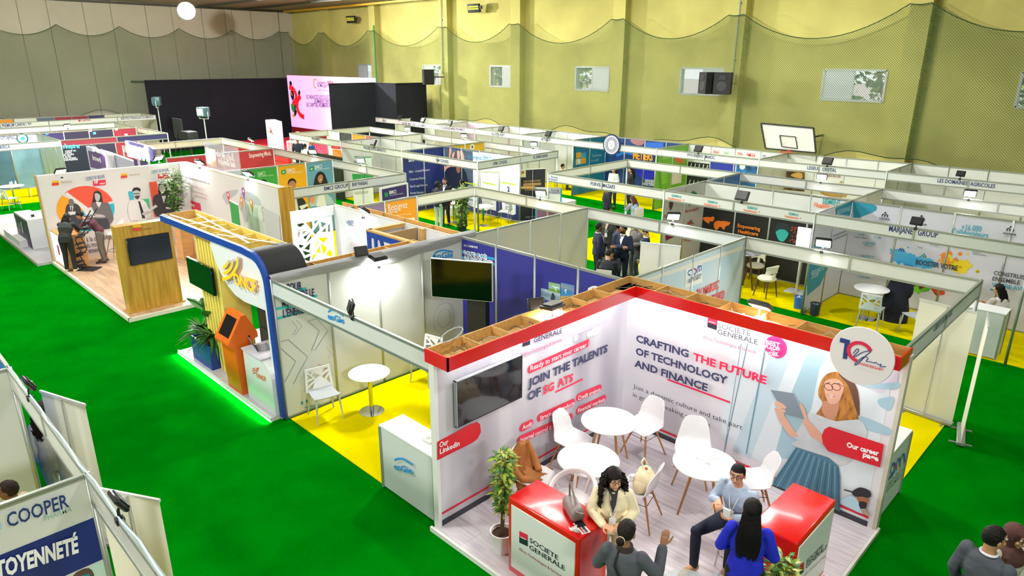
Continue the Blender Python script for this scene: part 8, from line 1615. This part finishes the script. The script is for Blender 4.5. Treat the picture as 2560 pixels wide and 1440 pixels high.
for lab, (px, py), z, aim, pw in (
        ('lit floodlight above the left end of the colour-wheel poster wall', (152, 432), 2.68, (.55, .1, -.7), 38), ('lit floodlight near the corner of the colour-wheel poster wall', (397, 398), 2.68, (.55, .1, -.7), 38),
        ('lit floodlight above the left part of the world map wall', (498, 409), 2.68, (.2, -.55, -.7), 38), ('lit floodlight above the middle of the world map wall', (619, 438), 2.68, (.2, -.55, -.7), 38),
        ('small lit lamp on the far left rear fascia', (168, 316), 2.5, (.5, 0, -.8), 25), ('small lit lamp above the purple screen frame', (237, 372), 2.5, (.3, -.5, -.8), 20), ('small lit lamp on the fascia beside the red stage', (610, 354), 2.5, (0, -.5, -.8), 25),
        ('bright lamp on the fascia left of the blue portrait', (748, 385), 2.5, (.5, -.5, -.7), 24), ('bright lamp on the fascia right of the blue portrait', (884, 406), 2.5, (.5, -.5, -.7), 24), ('small bright lamp on the rear fascia beyond the orange panel', (985, 326), 2.5, (.5, -.5, -.8), 25),
        ('bright lamp on the rear fascia behind the hands poster', (1116, 345), 2.5, (.4, -.5, -.7), 24), ('brightest lamp of the middle row, near the white stand', (1291, 367), 2.5, (.4, -.5, -.7), 30), ('lit lamp right of the dark purple banner', (1331, 490), 2.5, (.4, -.6, -.7), 30),
        ('lit lamp over the crowded stand, on the white fascia', (1672, 549), 2.5, (.5, -.6, -.7), 60), ('lit lamp on the fascia above the cream chair', (2040, 621), 2.5, (.2, -.8, -.6), 70), ('very bright lamp below the basketball hoop', (2024, 455), 2.5, (.2, -.8, -.6), 60),
        ('very bright lamp at the right on the rear fascia', (2407, 496), 2.5, (.2, -.8, -.6), 60), ('lit lamp on the pine wall above the bright white room', (908, 530), 2.48, (-.1, -.6, -.8), 60)):
    p = on(px, py, z + .1); arm_lamp(lab, p.x, p.y, z, aim, pw, glow=None if pw > 30 else LG2)
p = on(945, 645, 2.5); arm_lamp('lit wall-washer under the grey fabric over the white partition', .16, p.y, 2.36, (-.25, 0, -1), 45, glow=LG)
p = on(1395, 783, 2.6); arm_lamp('lit lamp hanging inside the left red canopy edge', 4.3, p.y, 2.52, (.1, 0, -1), 20); p = on(1888, 792, 2.6); arm_lamp('very bright lamp behind the right red canopy edge', p.x, 3.7, 2.58, (0, -.5, -.9), 90)
for lab, (px, py), z, aim in (('unlit black floodlight on the left red canopy rear rail', (1335, 768), 2.5, (-.8, .4, -.3)), ('unlit black floodlight peeking over the front blue-logo fascia', (890, 775), 2.5, (.4, .8, -.3)), ('black floodlight clamped on the fabric-wrapped pine wall', (862, 622), 2.5, (-.8, .2, -.4)),
        ('black floodlight on the fascia left of the round-headed logo', (2287, 562), 2.5, (0, .9, -.5)), ('black floodlight in front of the black poster wall', (1862, 494), 2.5, (0, .9, -.5)), ('small black lamp on the end fascia by the black curtain', (979, 297), 2.5, (0, .9, -.5)),
        ('small black lamp on the second pinkish fascia', (1043, 304), 2.5, (0, .9, -.5)), ('small black lamp on the third pinkish fascia', (1122, 311), 2.5, (0, .9, -.5)), ('small black lamp on the fascia third left of the lion sign', (1243, 326), 2.5, (0, .9, -.5)),
        ('small black lamp on the fascia next left of the lion sign', (1363, 339), 2.5, (0, .9, -.5)), ('small black lamp on the fascia of the white stand with leaflets', (930, 361), 2.5, (0, .9, -.5)), ('small black lamp below the basketball hoop fascia', (2058, 411), 2.5, (0, .9, -.5)),
        ('small black lamp on the rightmost back fascia', (2392, 444), 2.5, (0, .9, -.5)), ('small black lamp on the green stand fascia', (1742, 377), 2.5, (0, .9, -.5)), ('black lamp on the front left fascia near its left post', (50, 978), 2.5, (0, -.9, -.5)), ('black lamp with cable on the front left fascia, right one', (303, 1268), 2.5, (0, -.9, -.5))):
    p = on(px, py, z + .08); arm_lamp(lab, p.x, p.y, z, aim, 0, False, (.8 if py > 900 else 1.0) if py > 550 or px > 2200 else 1.4)
m = MB(); pts = [(1.0 + k * .35, FL + .0 + .012 * math.sin(k * 2.2), 2.515) for k in range(18)]; m.tube(pts, .007, mat('tube_lamp', 'bfe6ee', .4, emit=.4), 6); tag(m.build('light_cable'), 'pale blue light cable lying on the front left fascia', 'cable')
# ================================================================== plants
lf = {'gloss': [mat('lf1', '3c7a24', .35), mat('lf2', '2a5c1e', .35), mat('lf3', '7fa63a', .35)], 'var': [mat('lf4', '9aae36', .4), mat('lf1'), mat('lf5', '4f7f2c', .4), mat('lf6', 'b4bc50', .4)]}
def leaf(mb, p, d, L, w_, m, droop=.3, up=V((0, 0, 1))):
    d = V(d).normalized(); x = d.cross(up)
    x = x.normalized() if x.length > .05 else V((1, 0, 0)); pts = []
    for s, ww in ((0, .1), (.3, .9), (.6, .8), (1, .03)):
        c = p + d * L * s - V((0, 0, droop * L * s * s)); pts += [c - x * w_ * ww / 2, c + V((0, 0, -.1 * w_)), c + x * w_ * ww / 2]
    mb.add(pts, [(i * 3 + j, (i + 1) * 3 + j, (i + 1) * 3 + j + 1, i * 3 + j + 1) for i in range(3) for j in range(2)], m, True)
def bush(label, x, y, z, h, rad, nl, mats, lsz, pot=('e9ebe8', .15, .28), stems=4, seed=1, name='potted_plant', taper=True, base=.25):
    t = thing(name, label, 'plant', (x, y, z)); rr = random.Random(seed); pc, pr, ph = pot
    if pc: m = MB(); m.lathe([(pr * .72, 0), (pr, ph), (pr * 1.02, ph + .02), (pr * .9, ph + .02), (pr * .88, ph - .04)], C(pc, .35), n=28); m.build('pot', t); m = MB(); m.lathe([(0, ph - .03), (pr * .88, ph - .03)], mat('soil'), cap=False); m.build('soil', t)
    m = MB(); st = []
    for k in range(stems):
        a = rr.uniform(0, 6.28); r = rad * rr.uniform(.1, .5); pts = [V((.03 * math.cos(a), .03 * math.sin(a), ph - .03 if pc else 0))]
        for q in range(1, 6): s = q / 5; pts.append(V((r * math.cos(a) * s + rr.uniform(-.02, .02), r * math.sin(a) * s + rr.uniform(-.02, .02), ph + (h - ph) * s * rr.uniform(.93, 1))))
        m.tube(pts, [.012, .01, .009, .007, .005, .003], mat('stem_brown', '6a5436', .8), 6); st.append(pts)
    m.build('stem', t); m = MB()
    for k in range(nl):
        pts = rr.choice(st); s = rr.uniform(base, 1) * 4.99; i = int(s); p = pts[i].lerp(pts[min(i + 1, 5)], s - i); a = rr.uniform(0, 6.28); e = rr.uniform(-.2, .9); f = s / 5; prof = rad * (math.sin(max(.15, min(1, (f - base) / (1 - base))) * 2.6) * .9 + .15 if taper else 1)
        p = p + V((math.cos(a), math.sin(a), 0)) * prof * rr.random() * .7; leaf(m, p, (math.cos(a), math.sin(a), e), lsz * rr.uniform(.7, 1.2), lsz * .42, rr.choice(mats), .3)
    o = m.build('foliage', t); o['kind'] = 'stuff'; return t
bush('tall variegated plant in a white pot left of the left red counter', 4.97, .24, PZ, 1.42, .15, 380, lf['var'], .1, ('eceeea', .15, .26), 5, 3)
bush('variegated plant at the foot of the right red counter, by the woman in blue', 7.95, 1.22, PZ, 1.05, .16, 340, lf['var'], .11, ('eceeea', .15, .26), 5, 9)
bush('leafy round-headed tree in the corner between the colour-wheel and map walls', -12.75, 3.15, .08, 2.45, .38, 620, lf['gloss'], .15, ('e4e2dc', .17, .3), 4, 5, base=.42)
bush('tall leafy plant standing in the aisle before the services stand', -7.7, 10.75, 0, 1.75, .3, 520, lf['gloss'] + [mat('lf3')], .15, ('2c2c30', .16, .25), 5, 7, taper=False, base=.05)
# planter plants: spiky yuccas and a broad-leaved strelitzia
for lab, dx, nn, L_, w_ in (('spiky yucca at the left end of the blue planter', -.27, 70, .52, .055), ('spiky yucca at the right end of the blue planter', .22, 80, .55, .055)):
    t = thing('yucca', lab, 'plant', (-3.08 + dx, .03, .5)); m = MB(); m.tube([(0, 0, 0), (0, 0, .16)], .035, mat('bark'), 8); m.build('stem', t); m = MB(); rr = random.Random(int(dx * 100))
    for k in range(nn): a = rr.uniform(0, 6.28); leaf(m, V((0, 0, .12 + .1 * rr.random())), (math.cos(a), math.sin(a), rr.uniform(-.1, 1.6)), L_ * rr.uniform(.7, 1.1), w_, rr.choice(lf['gloss'][:2]), .35)
    m.build('foliage', t)['kind'] = 'stuff'
t = thing('broad_leaf_plant', 'plant with big paddle leaves in the middle of the blue planter', 'plant', (-3.05, .1, .5)); rr = random.Random(6)
for k in range(7):
    a = k * .9 + .3; m = MB(); tip = V((.16 * math.cos(a), .1 * math.sin(a), .55 + .1 * (k % 3))); m.tube([(0, 0, 0), tip * .6, tip], .009, lf['gloss'][0], 6); leaf(m, tip, (math.cos(a) * .7, math.sin(a) * .7, .9), .46, .27, lf['gloss'][k % 2], .25); m.build('leaf', t)
# ================================================================== small things
t = thing('jacket', 'tan suede jacket hanging over the back of a white chair', 'jacket', (4.46, 1.05, PZ)); tan = mat('tan_suede', 'a8692e', .8, noise=.2, scale=5, bump=.6, bscale=9)
q = Matrix.Rotation(math.atan2(.3, .92) - math.pi / 2, 3, 'Z'); pf = [(-.1, .34), (-.1, .45), (-.09, .58), (-.075, .72), (-.05, .85), (.0, .915), (.045, .88), (.06, .78), (.07, .67), (.1, .57), (.16, .53), (.24, .5), (.32, .49), (.38, .47), (.4, .4)]
N = len(pf); rows = []
for i, (y_, z_) in enumerate(pf):
    rows.append([q @ V(((k / 9 - 1) * (.2 + .07 * abs(i - 5) / 6) + .02 * math.sin(i * .8), y_ + .02 * math.sin(k * 1.9 + i * .4), z_ - (.1 * (k / 9 - 1) ** 2 if i < 12 else .02) + .018 * math.sin(k * 1.3 + i * .6))) for k in range(19)])
m = MB(); A = [p + V((0, 0, .014)) for r in rows for p in r]; k0 = len(A)
m.add(A + [p - V((0, 0, .03)) for p in A], [(i * 19 + k, i * 19 + k + 1, (i + 1) * 19 + k + 1, (i + 1) * 19 + k) for i in range(N - 1) for k in range(18)] + [(k0 + i * 19 + k, k0 + (i + 1) * 19 + k, k0 + (i + 1) * 19 + k + 1, k0 + i * 19 + k + 1) for i in range(N - 1) for k in range(18)], tan, True); m.build('jacket_body', t)
for s_ in (-1, 1): m = MB(); m.tube([q @ V(p) for p in ((s_ * .19, .02, .86), (s_ * .25, .07, .68), (s_ * .22, .16, .56), (s_ * .1, .26, .53))], [.055, .06, .055, .045], tan, 10, flat=.6); m.build('sleeve', t)
t = thing('tote_bag', 'cream cotton tote bag with dark lettering on the white chair', 'bag', (5.86, 1.93, PZ + .46), R(100)); m = MB(); cr = mat('cream_cotton', 'd9cba6', .85, bump=.5, bscale=12)
m.ball((0, 0, .14), 1, cr, 18, (.21, .13, .16)); m.ball((.02, .01, .26), 1, cr, 14, (.13, .09, .07)); m.ball((-.08, 0, .2), 1, cr, 12, (.1, .1, .12)); m.build('bag_body', t); m = MB(); m.tube([(-.06, 0, .36), (-.05, .03, .44), (.03, .03, .45), (.07, 0, .36)], .012, cr, 6); m.ball((0, -.02, .33), .022, 'c0503c', 8); m.build('handle', t)
ff = Face((5.78, 1.82), (.55, .83)); text(t, ff, 'SOCIETE', ff.px(1569, 1189), ff.px(1596, 1199), .035, mat('ink_1d2b30', '1d2b30', .5), 1, px=False, off=.05, name='lettering'); text(t, ff, 'GENERALE', ff.px(1568, 1197), ff.px(1598, 1208), .035, mat('ink_1d2b30'), 1, px=False, off=.05)
t = thing('handbag', 'taupe leather handbag with gold clasp on the left red counter', 'bag', (6.0, .32, PZ + 1.02), R(-30)); tp = mat('taupe_leather', '8d7f7c', .45); m = MB(); m.bbox((-.17, -.08, 0), (.17, .08, .15), tp, .05, 3); m.build('bag_body', t)
m = MB(); m.tube([(-.12, 0, .1), (-.13, 0, .3), (-.1, .0, .34), (-.07, 0, .3), (.05, .02, .13)], .012, tp, 6); m.tube([(.1, .0, .12), (.2, -.03, .16), (.27, .0, .2), (.2, .05, .12)], .012, tp, 6); m.build('handle', t); m = MB(); m.lathe([(0, .0), (.022, 0), (.024, .006), (.012, .01), (0, .01)], mat('gold', 'c9a24a', .25, metal=1), n=14); m.v = [(p[0], -.062 - p[2], p[1] + .075) for p in m.v]; m.build('clasp', t)
t = thing('wallet', 'black wallet on the left red counter', 'wallet', (6.13, .25, PZ + 1.021), R(-25)); m = MB(); m.bbox((-.09, -.05, 0), (.09, .05, .014), '15161a', .004, 1); m.build('cover', t)
t = thing('leaflet', 'white leaflet with red print in front of the black wallet', 'leaflet', (6.22, .2, PZ + 1.022), R(-20)); m = MB(); m.box((-.1, -.05, 0), (.1, .05, .003), 'eeecec'); m.build('sheet', t); m = MB(); m.box((-.06, -.03, .003), (.09, -.012, .004), 'd8304c'); m.box((-.02, .0, .003), (.09, .03, .004), '4a3a40'); m.build('printed_graphic', t)
t = thing('tissue', 'crumpled white tissue at the front edge of the left red counter', 'tissue', (6.19, .11, PZ + 1.022)); m = MB(); leaf_cloud(m, (0, 0, .02), (.06, .04, .02), 20, .035, [C('f4f4f2')], random.Random(2)); m.build('paper', t)
t = thing('plastic_wrap', 'clear crumpled plastic wrapping spread over the round table', 'wrapping', (6.27, 2.72, PZ + .727)); film = mat('clear_film', 'f6f8fa', .12, alpha=.35, bump=.6, bscale=30); rr = random.Random(12)
for k in range(5):
    m = MB(); cx, cy = rr.uniform(-.12, .12), rr.uniform(-.12, .12); n = 9; rows = [V((cx + (i / 8 - .5) * .3 + rr.uniform(-.02, .02), cy + (j_ / 8 - .5) * .22 + rr.uniform(-.02, .02), .01 + rr.random() * .05)) for i in range(n) for j_ in range(n)]; m.add(rows, [(i * n + j_, i * n + j_ + 1, (i + 1) * n + j_ + 1, (i + 1) * n + j_) for i in range(8) for j_ in range(8)], film); m.build('film', t)
t = thing('small_box', 'small white switch box on the front white counter', 'box', (3.6, .24, 1.014)); m = MB(); m.bbox((-.09, -.06, 0), (.09, .06, .03), 'e8e8e6', .008); m.build('body', t); m = MB(); m.box((-.05, -.03, .03), (.0, .03, .035), 'cfd0ce'); m.build('lid', t)
t = thing('glass_table', 'round clear glass table top cut by the lower picture edge', 'table', (7.22, .78, PZ)); m = MB(); m.lathe([(0, .45), (.32, .45), (.33, .455), (.32, .462), (0, .462)], mat('table_glass', 'c6d6d6', .04, alpha=.35), n=40, cap=False); m.build('tabletop', t); m = MB(); m.lathe([(.02, 0.0), (.02, .45)], CHROME, n=10); m.lathe([(0, 0), (.16, 0), (.16, .01), (0, .012)], CHROME, n=24, cap=False); m.build('column', t)
t = thing('gift_bag', 'silvery paper bag with chrome handles beside the blue-blazer woman', 'bag', (7.38, 1.3, PZ)); m = MB(); m.prism([(-.16, 0), (.16, 0), (.16, .36), (-.16, .36)], -.05, .05, mat('silver_paper', 'b9c4cc', .3, metal=.3), 'y'); m.build('bag_body', t); m = MB(); m.tube([(-.1 * math.cos(k * .32), 0, .36 + .1 * math.sin(k * .32)) for k in range(11)], .009, CHROME, 6); m.build('handle', t)
# basketball backboard
t = thing('basketball_backboard', 'white tilted basketball backboard with black frame hung on the yellow wall', 'backboard', (-1.0, 21.3, 3.1)); f = FV(21.3); mb_ = [f.px(*c) for c in ((1903, 308), (2034, 320), (2040, 382), (1914, 371))]
m = MB(); m.prism(mb_, 21.3, 21.34, mat('board_white', 'd6d4cc', .5, noise=.12, scale=3), 'y'); m.build('board', t, True); m = MB()
for a, b in zip(mb_, mb_[1:] + mb_[:1]): m.bar((a[0], 21.29, a[1]), (b[0], 21.29, b[1]), .05, .05, '16181a')
m.build('frame', t, True); ins = [f.px(*c) for c in ((1950, 338), (1989, 342), (1994, 371), (1955, 366))]; m = MB()
for a, b in zip(ins, ins[1:] + ins[:1]): m.bar((a[0], 21.285, a[1]), (b[0], 21.285, b[1]), .045, .02, '16181a')
m.build('target_square', t, True); rx_, rz_ = f.px(1974, 376); m = MB(); m.tube([(rx_ + .23 * math.cos(k * .35), 21.02 + .23 * math.sin(k * .35) - .0, rz_ - .04) for k in range(19)], .012, 'c84a30', 6); m.bar((rx_, 21.3, rz_ - .03), (rx_, 21.22, rz_ - .03), .12, .06, 'a8402c'); m.build('hoop', t, True)
m = MB(); m.bar((-1.6, 21.34, 3.1), (-1.6, YW, 3.1), .06, .06, '4a4c48'); m.bar((-.4, 21.34, 3.1), (-.4, YW, 3.1), .06, .06, '4a4c48'); m.build('wall_bracket', t, True)
# bottles on the far left tables, cups, desk items
def bottle(label, x, y, z, g=None):
    t = thing('water_bottle', label, 'bottle', (x, y, z), 0, g); m = MB(); m.lathe([(.032, 0), (.034, .02), (.034, .14), (.014, .18), (.014, .2)], mat('pet', 'cfe0f0', .1, alpha=.5), n=14); m.build('body', t); m = MB(); m.lathe([(.016, .2), (.016, .222), (0, .222)], '3a7ac8', n=12); m.build('cap', t)
for k, (x, y) in enumerate(((-24.95, .95), (-24.82, 1.05), (-24.75, .85), (-25.05, 1.1))): bottle('clear water bottle standing on the nearer round table of the far left bank stand', x, y, .765, 'water bottles on the far left table')
bottle('clear water bottle at the left post of the crowded stand', -.0 + .35, 6.9, .015); 
bottle('clear water bottle on the counter in front of the woman in white blouse', -2.7, 13.4, 1.015)
t = thing('hard_hat', 'white safety helmet on the counter behind the banner backs', 'helmet', (3.6, 7.1, .965)); m = MB(); m.lathe([(.15, 0), (.13, .02), (.12, .07), (.07, .125), (0, .14)], 'efece0', n=24); m.build('shell', t)
t = thing('hand_bag', 'dark bag lying on the counter behind the banner backs', 'bag', (3.1, 7.1, .965)); m = MB(); m.bbox((-.15, -.09, 0), (.15, .09, .09), '22232a', .03); m.build('bag_body', t)
t = thing('tablet', 'black tablet flat on the white desk before the woman in pale blue', 'tablet', (-1.1, 10.95, .765)); m = MB(); m.bbox((-.12, -.08, 0), (.12, .08, .01), '1c1d22', .003, 1); m.build('body', t)
t = thing('monitor', 'bright white monitor beside the black poster wall', 'monitor', (3.9, 12.9, 0)); c1, c2 = at(1996, 567, 1.75), at(2029, 572, 1.75); m = MB(); m.bar((c1.x, c1.y, 1.42), (c2.x, c2.y, 1.42), .04, .66, mat('white_screen', 'e4e4ff', emit=1.4)); m.build('screen', t, True); m = MB(); mid_ = (c1 + c2) / 2; m.tube([(mid_.x, mid_.y, 0), (mid_.x, mid_.y, 1.1)], .03, 'c9ccca', 8); m.box((mid_.x - .25, mid_.y - .2, 0), (mid_.x + .25, mid_.y + .2, .04), 'd9dcda'); m.build('stand', t, True)
